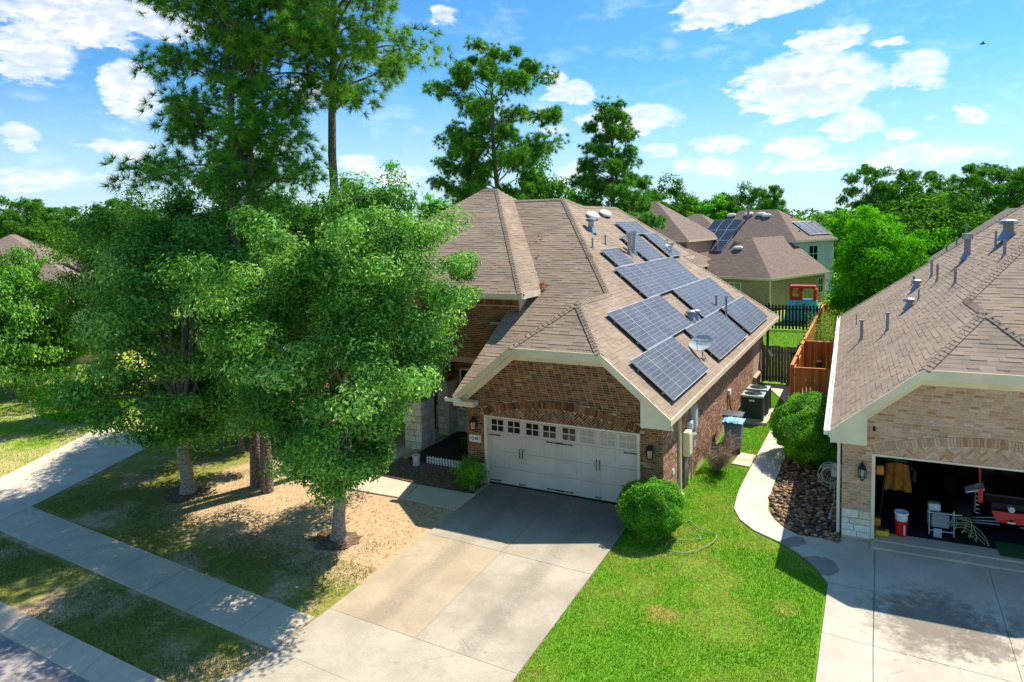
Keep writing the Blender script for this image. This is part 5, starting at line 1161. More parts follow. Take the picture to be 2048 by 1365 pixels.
# ------------------------------------------------------------------ play house in the back neighbour's yard
Pc = Vector((5.4, 41.0, 0)); ph = thing('play_house', 'red and blue plastic play climber beyond the dark back fence', 'playhouse', Pc)
def pb(m, x0, x1, y0, y1, z0, z1, t=0.): return m.hexa([Pc+Vector(q) for q in [(x0, y0, z0), (x1, y0, z0), (x1, y1, z0), (x0, y1, z0), (x0+t, y0+t, z1), (x1-t, y0+t, z1), (x1-t, y1-t, z1), (x0+t, y1-t, z1)]])
m = MB(); pb(m, -1.3, 1.35, -.8, .8, .0, 1.75, .28); m.obj('blue_base', 'blue', ph, bevel=.12)
m = MB()
for x in (-.35, .3): pb(m, x-.012, x+.012, -.74, -.6, .1, 1.6)
m.obj('base_rib', 'blue', ph)
m = MB(); pb(m, -.9, -.7, -.55, .55, 1.7, 2.65); pb(m, -.2, .05, -.55, .55, 1.7, 2.65); pb(m, .85, 1.08, -.55, .55, 1.7, 2.45); pb(m, -.9, 1.0, -.55, .55, 2.65, 2.85); m.hexa([Pc+Vector(q) for q in [(.7, -.55, 2.65), (1.08, -.55, 2.4), (1.08, .55, 2.4), (.7, .55, 2.65), (.7, -.55, 2.84), (1.1, -.55, 2.55), (1.1, .55, 2.55), (.7, .55, 2.84)]]); pb(m, -.7, -.2, -.55, -.45, 1.7, 2.0); m.obj('red_frame', 'red', ph, bevel=.05)
m = MB(); m.tube([Pc+Vector(q) for q in [(.08, -.58, 1.75), (.08, -.58, 2.4), (.3, -.58, 2.6), (.75, -.58, 2.6), (.85, -.58, 2.4)]], .05, 8); m.obj('lime_arch', 'lime', ph)
m = MB(); pb(m, -.6, -.25, -.3, .1, 2.2, 2.5); m.obj('orange_panel', 'orange', ph)

# ------------------------------------------------------------------ vegetation
def unit(r, n):
    v = r.normal(size=(n, 3)); return v/np.linalg.norm(v, axis=1)[:, None]
def leaves(name, C, Nrm, L, Wd, cols, mat='leaf', r=rs, droop=.0):
    """rhombic leaves at centres C facing roughly Nrm"""
    n = len(C); t = unit(r, n); t -= (t*Nrm).sum(1)[:, None]*Nrm; t /= np.linalg.norm(t, axis=1)[:, None]+1e-9; b = np.cross(Nrm, t)
    L = np.broadcast_to(np.asarray(L), (n,))[:, None]; W = np.broadcast_to(np.asarray(Wd), (n,))[:, None]
    fold = Nrm*W*.35
    V = np.stack([C-t*L/2, C+b*W/2+fold-t*L*.05, C+t*L/2-Nrm*L*droop, C-b*W/2+fold-t*L*.05], 1)
    F = np.arange(4*n).reshape(n, 4); return npmesh(name, V.reshape(-1, 3), F, mat, np.repeat(cols, 4, 0))
def lumpy(r, k=7):
    A = unit(r, k); f = r.uniform(1.5, 4.5, k); p = r.uniform(0, 6.28, k); w = r.uniform(.06, .17, k)
    return lambda d: 1+(np.cos((d@A.T)*f*2+p)*w).sum(1)
def crown_points(r, ctr, rad, nclump, per, cr, inner=.35, top=.0, cut=None):
    d = unit(r, nclump*3); lf = lumpy(r); rr = (inner+(1-inner)*r.rand(len(d))**.45)*lf(d)
    P = ctr+d*rr[:, None]*rad
    if cut is not None: P = P[cut(P)]
    P = P[:nclump]; D = (P-ctr)/rad; D /= np.linalg.norm(D, axis=1)[:, None]+1e-9
    n = len(P); s = cr*r.uniform(.65, 1.35, n)
    q = unit(r, n*per).reshape(n, per, 3); k = r.rand(n, per, 1)**.5
    flat = np.array([1, 1, .62])
    pts = P[:, None]+q*k*s[:, None, None]*flat
    nr = q*.8+D[:, None]*.35+np.array([0, 0, .5])+r.normal(size=q.shape)*.42
    nr /= np.linalg.norm(nr, axis=2)[:, :, None]
    depth = (np.linalg.norm((pts-ctr)/rad, axis=2))
    return P, D, pts.reshape(-1, 3), nr.reshape(-1, 3), depth.reshape(-1), np.repeat(np.arange(n), per)
def leafcols(r, ids, n, pal, var=.2):
    pal = np.array(pal); cl = r.rand(ids.max()+1); t = np.clip(cl[ids]*.5+r.rand(n)*.62-.06, 0, .999)*(len(pal)-1); i = t.astype(int); f = (t-i)[:, None]
    return np.clip((pal[i]*(1-f)+pal[i+1]*f)*(1+r.uniform(-var, var, (n, 1))), 0, 1)
OAK = [lin(40, 80, 28), lin(82, 138, 48), lin(128, 184, 76), lin(188, 222, 134)]
OAKD = [lin(36, 72, 24), lin(60, 106, 32), lin(86, 138, 40), lin(116, 166, 54)]
BRI = [lin(52, 122, 24), lin(88, 166, 30), lin(126, 204, 42), lin(158, 222, 64)]
BOX = [lin(44, 96, 24), lin(80, 146, 34), lin(126, 188, 50), lin(176, 214, 86)]
PIN = [lin(60, 108, 34), lin(94, 146, 42), lin(130, 178, 54), lin(160, 198, 74)]
PIND = [lin(46, 96, 34), lin(76, 134, 42), lin(108, 168, 52), lin(140, 190, 66)]
def limb(m, a, b, r0, r1, r, wob=.12, n=6, k=7):
    a, b = Vector(a), Vector(b); L = (b-a).length; pts = []; ph = r.uniform(0, 6, 2)
    for i in range(n+1):
        t = i/n; p = a.lerp(b, t); w = math.sin(t*math.pi)*wob*L*.3; pts.append(p+Vector((math.sin(ph[0]+t*5)*w, math.cos(ph[1]+t*4)*w, .12*L*math.sin(t*math.pi))))
    m.tube(pts, [r0+(r1-r0)*(i/n)**.8 for i in range(n+1)], k, False)
    return pts
def broad_tree(name, label, base, ctr, rad, seed, nclump, per, leaf, trunk_r, pal, cr=.75, cut=None, group=None, nlimb=16, bark='bark', inner=.35, cat='tree', aspect=.45, mat='leaf', extra=None):
    r = np.random.RandomState(seed); base = np.array(base, float); ctr = np.array(ctr, float); rad = np.array(rad, float)
    Tr = thing(name, label, cat, Vector(base), group)
    P, D, pts, nr, dep, ids = crown_points(r, ctr, rad, nclump, per, cr, inner, cut=cut)
    if extra is not None:
        E_ = np.array(extra, float); q = unit(r, len(E_)*per).reshape(len(E_), per, 3); pe = E_[:, None]+q*r.rand(len(E_), per, 1)**.5*cr*.8*np.array([1, 1, .8]); ne = q*.8+np.array([0, 0, .6])+r.normal(size=q.shape)*.4; ne /= np.linalg.norm(ne, axis=2)[:, :, None]
        pts = np.concatenate([pts, pe.reshape(-1, 3)]); nr = np.concatenate([nr, ne.reshape(-1, 3)]); ids = np.concatenate([ids, len(P)+np.repeat(np.arange(len(E_)), per)]); P = np.concatenate([P, E_])
    cols = leafcols(r, ids, len(pts), pal); m = leaves('crown', pts, nr, leaf*r.uniform(.7, 1.25, len(pts)), leaf*aspect, cols, mat, r)
    link('crown', m, Tr)
    m = MB(); fork = base+(ctr-base)*.42; fork[2] = base[2]+max(.5, (ctr[2]-rad[2]-base[2])*.9+.35*rad[2])
    flare = [base+np.array((0, 0, -.1)), base+np.array((0, 0, .12)), base+np.array((0, 0, .45)), base*.5+fork*.5+r.normal(0, .05, 3), fork]
    m.tube([Vector(p) for p in flare], [trunk_r*1.75, trunk_r*1.3, trunk_r, trunk_r*.88, trunk_r*.75], 12, False)
    for i in r.permutation(len(P))[:nlimb]:
        st = fork if r.rand() < .6 else np.array(flare[3]); g = limb(m, st, st+(P[i]-st)*.93, trunk_r*.42, .018, r)
        for q in range(2):
            e = P[r.randint(len(P))]; s = g[r.randint(2, 5)]
            if np.linalg.norm(np.array(s)-e) < rad.max()*.8: limb(m, s, np.array(s)*.15+e*.85, trunk_r*.16, .012, r, n=4, k=5)
    m.obj('trunk', bark, Tr, smooth=True); return Tr
# the two oaks in the front yard
broad_tree('oak_tree', 'leafy green oak with grey trunk nearest the driveway', (-1.9, -4.76, -.2), (-1.35, -4.35, 5.5), (3.45, 3.3, 4.0), 31, 300, 400, .125, .17, OAK, .62, cut=lambda P: (P[:, 0]*.886+P[:, 1]*.46 < -.25) & (P[:, 2] > 1.75+1.25*np.maximum(0, P[:, 0]*.886+P[:, 1]*.46+3.35)) & (P[:, 2] > 1.6), nlimb=26, bark='palebark', group='oaks in the front yard', extra=[(-1.85+1.1*math.cos(t*2.4), -4.75+1.0*math.sin(t*2.4), 1.95+.75*((t*7) % 5)/5) for t in range(22)]+[(-1.9, -5.1, 1.4), (-2.1, -5.2, 1.75), (-1.6, -5.0, 1.7)])
broad_tree('oak_tree', 'broad oak over the far driveway left of the pine trunks', (-8.55, -4.25, -.2), (-8.8, -4.1, 5.1), (3.35, 3.3, 4.2), 32, 300, 400, .135, .2, OAK, .66, cut=lambda P: (P[:, 2] > 1.7+.8*np.maximum(0, -P[:, 0]*.886-P[:, 1]*.46-9.8)) & (P[:, 0]*.886+P[:, 1]*.46 > -12.0+.25*np.maximum(0, 4-P[:, 2])), nlimb=24, bark='palebark', group='oaks in the front yard')
broad_tree('oak_tree', 'dark crowned oak rising behind the two front yard oaks', (-11.4, 2.4, 0), (-11.4, 2.4, 6.3), (2.9, 2.6, 3.6), 33, 190, 230, .17, .2, OAKD, .85, cut=lambda P: P[:, 2] > 2.2, group='oaks in the front yard')
broad_tree('oak_tree', 'dark gappy oak above the left neighbour hedge', (-20.3, 0.5, 0), (-19.7, 1.0, 5.6), (2.1, 2.2, 3.3), 34, 100, 220, .16, .16, OAKD, .85, cut=lambda P: P[:, 2] > 2.4)
broad_tree('oak_tree', 'pale green tree cut by the left edge of the picture', (-17.9, -6.0, -.2), (-18.9, -6.1, 3.5), (1.5, 1.6, 1.2), 35, 70, 200, .13, .12, OAK, .7)
broad_tree('shade_tree', 'big bright green tree behind the tan house and back fence', (10.9, 33.2, 0), (10.9, 33.2, 4.4), (3.1, 2.9, 3.8), 36, 300, 200, .2, .22, BRI, .75, mat='farleaf', cut=lambda P: (P[:, 2] > .8) & (np.hypot(P[:, 0]-10.9, P[:, 1]-33.2) < 3.4-.25*np.maximum(0, P[:, 2]-3.5)))

# pines with tufts of long needles
def tuft_mesh(name, C, D, r, per, nl, nw, cols, spread=.9):
    n = len(C); q = np.repeat(D, per, 0)*.75+unit(r, n*per)*spread; q /= np.linalg.norm(q, axis=1)[:, None]; L = nl*r.uniform(.7, 1.15, (n*per, 1))
    s = np.cross(q, unit(r, n*per)); s /= np.linalg.norm(s, axis=1)[:, None]+1e-9
    b = np.repeat(C, per, 0); tip = b+q*L-np.array([0, 0, 1])*L*.12; V = np.stack([b-s*nw/2, b+s*nw/2, tip], 1)
    return npmesh(name, V.reshape(-1, 3), np.arange(3*n*per).reshape(-1, 3), 'needle', np.repeat(np.repeat(cols, per, 0)*r.uniform(.75, 1.25, (n*per, 1)), 3, 0))
def pine(name, label, base, h, lean, seed, crown_from, spread, nbr, tufts, per, nl, nw, trunk_r, pal=PIN, group=None, local=False, thin=0., shape='tall', cat='pine'):
    r = np.random.RandomState(seed); base = Vector(base); Tr = thing(name, label, cat, base, group, local) if label is not None else None
    o = Vector((0, 0, 0)) if local else base; top = o+Vector((lean[0], lean[1], h)); m = MB()
    N_ = 12; tp = [o.lerp(top, i/N_)+Vector((.08*math.sin(i*1.3+seed), .08*math.cos(i*.9+seed), 0))*(1 if 0 < i < N_ else 0) for i in range(N_+1)]; tp[0] -= Vector((0, 0, .15))
    m.tube(tp, [trunk_r*(1.25 if i == 0 else 1-.72*(i/N_)**1.2) for i in range(N_+1)], 10, False)
    C = []; D = []
    for i in range(nbr):
        t = crown_from+(1-crown_from)*(i+r.rand())/nbr; s = o.lerp(top, t); az = i*2.4+r.uniform(-.5, .5)
        k = (t-crown_from)/(1-crown_from); prof = (1-.75*k**1.6) if shape == 'tall' else (.55+.9*math.sin(math.pi*min(1, k*.9+.12)))*(.62 if k > .9 else .8)
        L = spread*prof*r.uniform(.6, 1.15); rise = r.uniform(-.08, .42)+.35*k
        e = s+Vector((math.cos(az)*L, math.sin(az)*L, rise*L)); g = limb(m, s, e, trunk_r*.26*(1-.5*k)+.012, .012, r, .35, 5, 5)
        nt = max(8, int(1.75*tufts*L/spread)); nc = max(2, int(round(1+2.2*L/spread+r.uniform(-.5, .9))))
        for c_ in range(nc):   # foliage sits in a few pads along the outer half of each bough
            u = 1. if c_ == 0 else r.uniform(.42, .98); p = s.lerp(e, u)+Vector((0, 0, .12*L*math.sin(u*math.pi)))
            sdv = (e-s).normalized().cross(Vector((0, 0, 1)))*r.uniform(-1, 1)*(.0 if c_ == 0 else .32*L); pc = p+sdv+Vector((0, 0, r.uniform(0, .2)))
            if c_: m.tube([s.lerp(e, max(.2, u-.15)), pc], [.02, .008], 4, False)
            R_ = (.36+.14*L)*r.uniform(.7, 1.25)
            for j in range(max(4, nt//nc)):
                dv_ = Vector(r.normal(0, 1, 3)).normalized()*R_*r.rand()**.4; dv_.z *= .78; q = pc+dv_
                C.append(q); d = dv_.normalized()*.7+(e-s).normalized()*.3+Vector((0, 0, .5)); D.append(d.normalized())
    for j in range(int(tufts*.8)): C.append(top+Vector(r.normal(0, .25*spread*.5, 3))); D.append(Vector((0, 0, 1)))
    C = np.array(C); D = np.array(D); cols = leafcols(r, np.arange(len(C)), len(C), pal, .15)
    c = tuft_mesh('crown', C, D, r, per, nl, nw, cols); tr = m.mesh('trunk', 'bark', True)
    if Tr is None: return tr, c
    link('crown', c, Tr, Vector((0, 0, 0)) if local else None); link('trunk', tr, Tr, Vector((0, 0, 0)) if local else None); return Tr
pine('pine_tree', 'tall pine with bare lower trunk in the middle of the yard', (-5.45, -.55, 0), 21, (.35, .1), 41, .57, 3.1, 48, 66, 40, .30, .018, .2, group='tall pines in the front yard', shape='flat')
pine('pine_tree', 'tall pine standing on the driveway side of the trunk pair', (-6.2, -3.2, -.12), 22, (-.75, .75), 42, .42, 2.6, 50, 52, 40, .29, .018, .165, PIND, group='tall pines in the front yard', shape='flat')
pine('pine_tree', 'tall pine on the street side of the trunk pair with wide low boughs', (-6.88, -3.04, -.12), 21, (-.6, -.1), 43, .42, 2.8, 48, 52, 40, .29, .018, .155, PIND, group='tall pines in the front yard')
pine('pine_tree', 'young pine with a thin crown over the left oak', (-9.9, -1.0, 0), 11.2, (.3, .2), 44, .5, 1.9, 22, 36, 40, .28, .017, .11, PIND, group='tall pines in the front yard')
pine('pine_tree', 'very tall pine leaning behind the brown roof ridge', (-15.0, 29.2, 0), 21.3, (-1.4, 1.0), 45, .36, 4.2, 42, 100, 30, .38, .038, .3, PIND, shape='flat')
pine('pine_tree', 'second slimmer pine trunk just left of the tall ridge pine', (-18.0, 29.8, 0), 15.2, (-.6, 0), 48, .40, 3.2, 26, 80, 30, .36, .036, .2, PIND)
pine('pine_tree', 'dense narrow pine behind the oval roof vents', (-8.9, 37.8, 0), 17.2, (-.4, .2), 46, .24, 3.9, 56, 90, 30, .38, .038, .25, PIND)
broad_tree('cone_tree', 'conical bright green tree behind the big oak crown', (-16.2, 17.05, 0), (-16.2, 17.05, 6.6), (3.4, 3.4, 6.0), 37, 300, 130, .22, .2, BRI, .9, cut=lambda P: np.hypot(P[:, 0]+16.2, P[:, 1]-17.05) < .36*(12.9-P[:, 2]))

# shrubs
def shrub(name, label, base, rad, seed, n, leaf, pal, group=None, boxy=2.0, ctrz=None, stems=True, shell=.86, lump=.8):
    r = np.random.RandomState(seed); base = np.array(base, float); rad = np.array(rad, float); S = thing(name, label, 'shrub', Vector(base), group)
    d = unit(r, n); k = (np.abs(d)**boxy).sum(1)**(-1/boxy); lf = lumpy(r, 9)(d*1.5); lf = 1+(lf-1)*lump+.05*np.sin(d[:, 0]*17+seed)*np.sin(d[:, 1]*15)*np.sin(d[:, 2]*19+1)+np.where(r.rand(n) < .05, r.rand(n)*.12, 0)
    rr = k*lf*(shell+(1.03-shell)*r.rand(n)**.7); P = base+np.array([0, 0, rad[2] if ctrz is None else ctrz])+d*rr[:, None]*rad; ok = P[:, 2] > base[2]+.02; P = P[ok]; d = d[ok]
    nr = d*.8+r.normal(size=d.shape)*.5+np.array([0, 0, .3]); nr /= np.linalg.norm(nr, axis=1)[:, None]
    cl = (np.sin(P[:, 0]*9+seed)+np.sin(P[:, 1]*8+1)+np.sin(P[:, 2]*10+2)+3)/6; pal_ = np.array(pal); t = np.clip(cl*.55+r.rand(len(P))*.5-.02, 0, .999)*(len(pal)-1); i = t.astype(int); f = (t-i)[:, None]; cols = pal_[i]*(1-f)+pal_[i+1]*f
    link('foliage', leaves('foliage', P, nr, leaf*r.uniform(.7, 1.2, len(P)), leaf*.55, cols, 'leaf', r), S)
    m = MB()
    for j in range(9):
        a = r.uniform(0, 6.28); e = base+np.array([math.cos(a)*rad[0]*.6, math.sin(a)*rad[1]*.6, rad[2]*1.3]); limb(m, base+np.array([math.cos(a)*.05, math.sin(a)*.05, -.03]), e, .025, .008, r, n=4, k=5)
    m.obj('stems', 'bark', S); return S
shrub('round_bush', 'round clipped green bush at the right corner of the garage', (5.62, -1.2, -.02), (.8, .76, .66), 51, 20000, .062, BOX, boxy=2.3, lump=.35)
shrub('small_bush', 'small leafy shrub at the left corner of the garage door', (-.35, -.5, 0), (.5, .42, .45), 52, 4500, .06, BOX, shell=.5)
shrub('clipped_bush', 'large oval clipped bush beside the path and tan house', (8.85, 6.6, 0), (1.12, 1.7, 1.05), 53, 40000, .07, BOX, boxy=2.15, lump=.3)
shrub('boxwood_hedge', 'dark clipped bush at the left neighbour lawn edge', (-24.3, .3, 0), (1.3, 1.1, .75), 54, 5000, .1, OAKD, group='clipped bushes left', boxy=2.6, lump=.4)
shrub('boxwood_hedge', 'square clipped hedge block with bright top on the left lawn', (-21.0, -.8, 0), (1.3, .8, .7), 55, 5000, .1, BRI, group='clipped bushes left', boxy=4., lump=.3)
shrub('boxwood_hedge', 'low clipped bush behind the oak at the left driveway', (-19.5, .2, 0), (1.0, .9, .6), 58, 3500, .1, BOX, group='clipped bushes left')
tag(MB().tube([(-22.25, -1.5, 0), (-22.35, -1.55, .85)], .02, 6).obj('white_stake', 'white'), 'thin white stake in front of the square hedge', 'stake')
for i, (x, y, s, lb) in enumerate(((-7.3, 1.5, .5, 'low dark shrub by the porch behind the pine trunks'), (-8.4, 2.0, .55, 'low dark shrub at the far end of the porch bed'), (-2.0, 2.4, .35, 'small dark plant in the shaded flower bed'))):
    shrub('low_shrub', lb, (x, y, 0), (s, s, s*.8), 60+i, 2200, .07, OAKD, 'low shrubs in the bed', shell=.5)
def bare_shrub():
    r = np.random.RandomState(77); b = Vector((6.25, 4.0, 0)); S = thing('bare_shrub', 'leafless brown twiggy shrub against the side brick wall', 'shrub', b); st = MB(); tw = MB()
    for i in range(26):
        a = r.uniform(0, 6.28); L = r.uniform(.7, 1.15); e = b+Vector((math.cos(a)*.6*L, math.sin(a)*.8*L, L*r.uniform(.45, 1.05))); g = limb(st, b+Vector((math.cos(a)*.04, math.sin(a)*.04, -.02)), e, .018, .006, r, .4, 5, 5)
        for j in range(42):
            s = g[r.randint(1, 6)]; d = Vector(r.normal(0, 1, 3)); d.z = abs(d.z)*.8; d.normalize(); q = s+d*r.uniform(.12, .38); tw.tube([s, q], [.005, .002], 3, False)
            tw.tube([s.lerp(q, .5), s.lerp(q, .5)+Vector(r.normal(0, .09, 3))], [.004, .002], 3, False)
    t = NT('twig'); MT['twig'] = t.out(t.mix(t.noise(t.geo(), 9), lin(124, 100, 84), lin(176, 150, 132)), .9)
    st.obj('stems', 'twig', S); tw.obj('twigs', 'twig', S)
bare_shrub()
def bamboo():
    r = np.random.RandomState(78); b = np.array([8.5, 24.0, 0]); S = thing('bamboo_clump', 'feathery yellow green bamboo growing inside the cedar fence', 'bamboo', Vector(b)); m = MB(); C = []
    for i in range(30):
        p = b+np.array([r.uniform(-.75, .75), r.uniform(-2.6, 3.5), 0]); h = r.uniform(1.8, 2.9); e = p+np.array([r.normal(0, .35), r.normal(0, .35), h]); m.tube([Vector(p), Vector(p*.5+e*.5), Vector(e)], [.014, .01, .004], 5, False)
        for j in range(110): t = r.uniform(.25, 1)**.7; C.append(p+(e-p)*t+r.normal(0, .17, 3))
    C = np.array(C); n = unit(r, len(C))+np.array([0, 0, .6]); n /= np.linalg.norm(n, axis=1)[:, None]; cols = leafcols(r, np.arange(len(C)), len(C), [lin(96, 128, 40), lin(140, 168, 62), lin(176, 196, 92)])
    link('foliage', leaves('foliage', C, n, .16*r.uniform(.7, 1.2, len(C)), .035, cols, 'leaf', r, .2), S); m.obj('canes', 'palebark', S)
bamboo()

# grass blades
def inpoly(P, poly):
    x, y = P[:, 0], P[:, 1]; c = np.zeros(len(P), bool); n = len(poly)
    for i in range(n):
        (x0, y0), (x1, y1) = poly[i], poly[(i+1) % n]; t = ((y0 > y) != (y1 > y)) & (x < (x1-x0)*(y-y0)/(y1-y0+1e-12)+x0); c ^= t
    return c
def noise2(P, s, seed):
    r = np.random.RandomState(seed); v = np.zeros(len(P))
    for k in range(7):
        a = r.uniform(0, 6.28); f = s*r.uniform(.5, 2.2); v += np.sin((P[:, 0]*math.cos(a)+P[:, 1]*math.sin(a))*f+r.uniform(0, 6.28))
    return v/3.6
gzv = np.vectorize(gz)
def grass(name, label, poly, dens, h, pals, seed, keep=None, exclude=(), patches=()):
    r = np.random.RandomState(seed); p = np.array(poly); lo, hi = p.min(0), p.max(0); n = int((hi-lo).prod()*dens); P = r.uniform(lo, hi, (n, 2)); P = P[inpoly(P, poly)]
    for e in exclude: P = P[~inpoly(P, e)]
    nz = noise2(P, 1.1, seed)+.4*noise2(P, 4, seed+1)
    for px_, py_, pr_, st_ in patches:   # thin, sun-scorched spots
        dd = np.hypot(P[:, 0]-px_, P[:, 1]-py_)/pr_+.45*noise2(P, 3, seed+5); nz = nz-st_*np.clip(1.25-dd, 0, 1)
    if keep is not None: q = keep(P, nz); P = P[q]; nz = nz[q]
    n = len(P); z = gzv(P[:, 1])-.035; B = np.column_stack([P, z]); a = r.uniform(0, 6.28, n); ln = r.uniform(.1, .7, n)[:, None]*h; hh = h*r.uniform(.55, 1.25, n)
    w = .009; s = np.column_stack([-np.sin(a), np.cos(a), 0*a])*w; tip = B+np.column_stack([np.cos(a), np.sin(a), 0*a])*ln; tip[:, 2] += hh
    pal = np.array(pals); t = np.clip(.55+nz*.55+r.normal(0, .16, n), 0, .999)*(len(pal)-1); i = t.astype(int); f = (t-i)[:, None]; c = (pal[i]*(1-f)+pal[i+1]*f)*r.uniform(.75, 1.25, (n, 1))
    V = np.stack([B-s, B+s, tip], 1); o = link(name, npmesh(name, V.reshape(-1, 3), np.arange(3*n).reshape(-1, 3), 'grass', np.clip(np.repeat(c, 3, 0), 0, 1))); tag(o, label, 'grass', kind='stuff'); return o
GR = [lin(204, 178, 104), lin(170, 196, 64), lin(120, 180, 40), lin(96, 160, 30), lin(128, 190, 46)]
OL = [lin(206, 178, 128), lin(168, 160, 84), lin(136, 148, 60), lin(108, 130, 46), lin(136, 150, 58)]
side = [(4.93, -11.2), (9.93, -11.2), (9.9, -2.1), (9.2, -.95), (8.05, -.15), (7.3, 1.1), (7.18, 2.8), (7.2, 17.2), (5.75, 17.2), (5.68, -.05), (4.94, -.35)]
grass('grass', 'bright green lawn between the driveway and curved path', side, 1500, .055, GR, 91, keep=lambda P, nz: (nz > -1.0) | (np.random.RandomState(3).rand(len(P)) < .55), patches=[(7.4, -2.6, .8, 1.3), (8.5, -2.9, .9, 1.1), (8.3, -4.2, .8, 1.4), (7.5, -4.6, .7, 1.1), (6.3, -4.0, .6, .8), (5.6, -5.2, .8, .9), (9.2, -3.6, .5, 1.0), (5.3, -2.8, .5, .8), (7.6, -6.6, .9, .7), (6.9, 5.6, .4, 1.2)], exclude=[[(5.75, 9.9), (7.05, 9.9), (7.05, 12.4), (5.75, 12.4)]])
grass('grass', 'bright back lawn beyond the side gate', [(-6, 22), (7.3, 18), (7.2, 35.1), (-6, 35)], 350, .08, [lin(96, 160, 30), lin(112, 176, 36), lin(84, 150, 24)], 92)
grass('grass', 'worn olive grass of the front yard under the oaks', [(-12.2, -6.8), (.1, -7.7), (.1, -2.2), (-1.9, -2.1), (-4.1, -2.2), (-5.4, -1.2), (-8, 1.5), (-13.9, 1.2), (-13.5, -2.5)], 1000, .045, OL, 93, keep=lambda P, nz: (nz+.35*np.random.RandomState(1).normal(size=len(P)) > np.where((P[:, 1] > -5.6) & (P[:, 0] > -8.5), .75, .05)))
grass('grass', 'patchy olive grass strip between sidewalk and kerb', [(-12, -8.4), (.05, -9.15), (-.2, -10.6), (-12, -10.15)], 1300, .05, OL[1:], 94, keep=lambda P, nz: nz+.5*np.random.RandomState(2).normal(size=len(P)) > -.55)
grass('grass', 'pale green lawn of the left neighbour', [(-34, -6), (-15.8, -6.3), (-18.4, -.7), (-19, 8), (-40, 8)], 160, .08, [lin(168, 160, 92), lin(136, 152, 50), lin(112, 150, 36)], 95)
# mulch bed by the porch and soil patch
tag(MB().slab([(-3.75, .85, .005), (-.72, .8, .005), (-.72, 4.4, .005), (-3.8, 4.4, .005)], .05).obj('flower_bed', 'mulch'), 'dark mulched flower bed beside the porch', kind='structure')
tag(MB().slab([(-3.95, -.75, -.02), (-2.0, -.88, -.02), (-.05, -.85, -.02), (-.05, .0, -.005), (-.72, .1, -.005), (-.72, .79, -.005), (-3.75, .84, -.005), (-4.0, .9, -.005)], .05).obj('soil_patch', 'dirt'), 'bare soil between the front walk and flower bed', kind='structure')
r_ = np.random.RandomState(6); pts = np.array([(-1.9+r_.normal(0, .3), -4.76+r_.normal(0, .3)) for _ in range(0)])
def soilring(x, y, s, nm, lb):
    m = MB(); n = 26; r = np.random.RandomState(int(abs(x)*10)); ring = [(x+s*(1+.2*r.randn())*math.cos(2*math.pi*i/n), y+s*(1+.2*r.randn())*math.sin(2*math.pi*i/n), gz(y)-.018) for i in range(n)]
    m.add([(x, y, gz(y)+.03)]+ring, [(0, i+1, (i+1) % n+1) for i in range(n)]); tag(m.obj(nm, 'dirt'), lb, kind='structure')
soilring(-1.9, -4.76, .65, 'soil_ring', 'dark soil around the near oak trunk'); soilring(-8.55, -4.25, .7, 'soil_ring', 'dark soil around the far oak trunk')
# gravel bed beside the tan house
def gravel():
    r = np.random.RandomState(88); poly = [(8.14, 17), (8.14, 2.3), (8.25, 1.45), (8.45, .9), (8.76, .45), (9.12, .14), (10.08, .06), (10.05, 1.0), (9.6, 12.2), (9.5, 17)]
    tag(MB().slab([(x, y, -.012) for x, y in poly], .05).obj('gravel_bed', 'dirt'), 'gravel bed along the tan house', kind='structure')
    P = r.uniform((8.1, 0), (10.1, 12.3), (3600, 2)); P = P[inpoly(P, poly)]; pal = np.array([lin(150, 108, 66), lin(178, 138, 92), lin(112, 84, 58), lin(204, 172, 130), lin(128, 104, 84), lin(90, 76, 66)])
    me_v = []; me_f = []; me_c = []; ico = np.array([(0, 0, 1), (.89, 0, .45), (.28, .85, .45), (-.72, .53, .45), (-.72, -.53, .45), (.28, -.85, .45), (.72, .53, -.45), (-.28, .85, -.45), (-.89, 0, -.45), (-.28, -.85, -.45), (.72, -.53, -.45), (0, 0, -1)]); IF = np.array([(0, 1, 2), (0, 2, 3), (0, 3, 4), (0, 4, 5), (0, 5, 1), (1, 6, 2), (2, 7, 3), (3, 8, 4), (4, 9, 5), (5, 10, 1), (6, 7, 2), (7, 8, 3), (8, 9, 4), (9, 10, 5), (10, 6, 1), (11, 7, 6), (11, 8, 7), (11, 9, 8), (11, 10, 9), (11, 6, 10)])
    for i, p in enumerate(P):
        s = r.uniform(.03, .085)*(1 if p[1] < 5 else 1.1); q = ico*np.array([s*r.uniform(.8, 1.4), s*r.uniform(.7, 1.1), s*.6])*(1+.12*r.randn(12, 1)); a = r.uniform(0, 6.28); c, d = math.cos(a), math.sin(a); q = q@np.array([(c, d, 0), (-d, c, 0), (0, 0, 1)]); q += np.array([p[0], p[1], gz(p[1])+s*.35]); me_v.append(q); me_f.append(IF+12*i); me_c.append(np.tile(jitter(pal[r.randint(6)], r, .15), (12, 1)))
    tag(link('gravel', npmesh('gravel', np.concatenate(me_v), np.concatenate(me_f), 'pebble', np.concatenate(me_c), smooth=True)), 'brown river stones along the tan house', 'gravel', kind='stuff')
gravel()
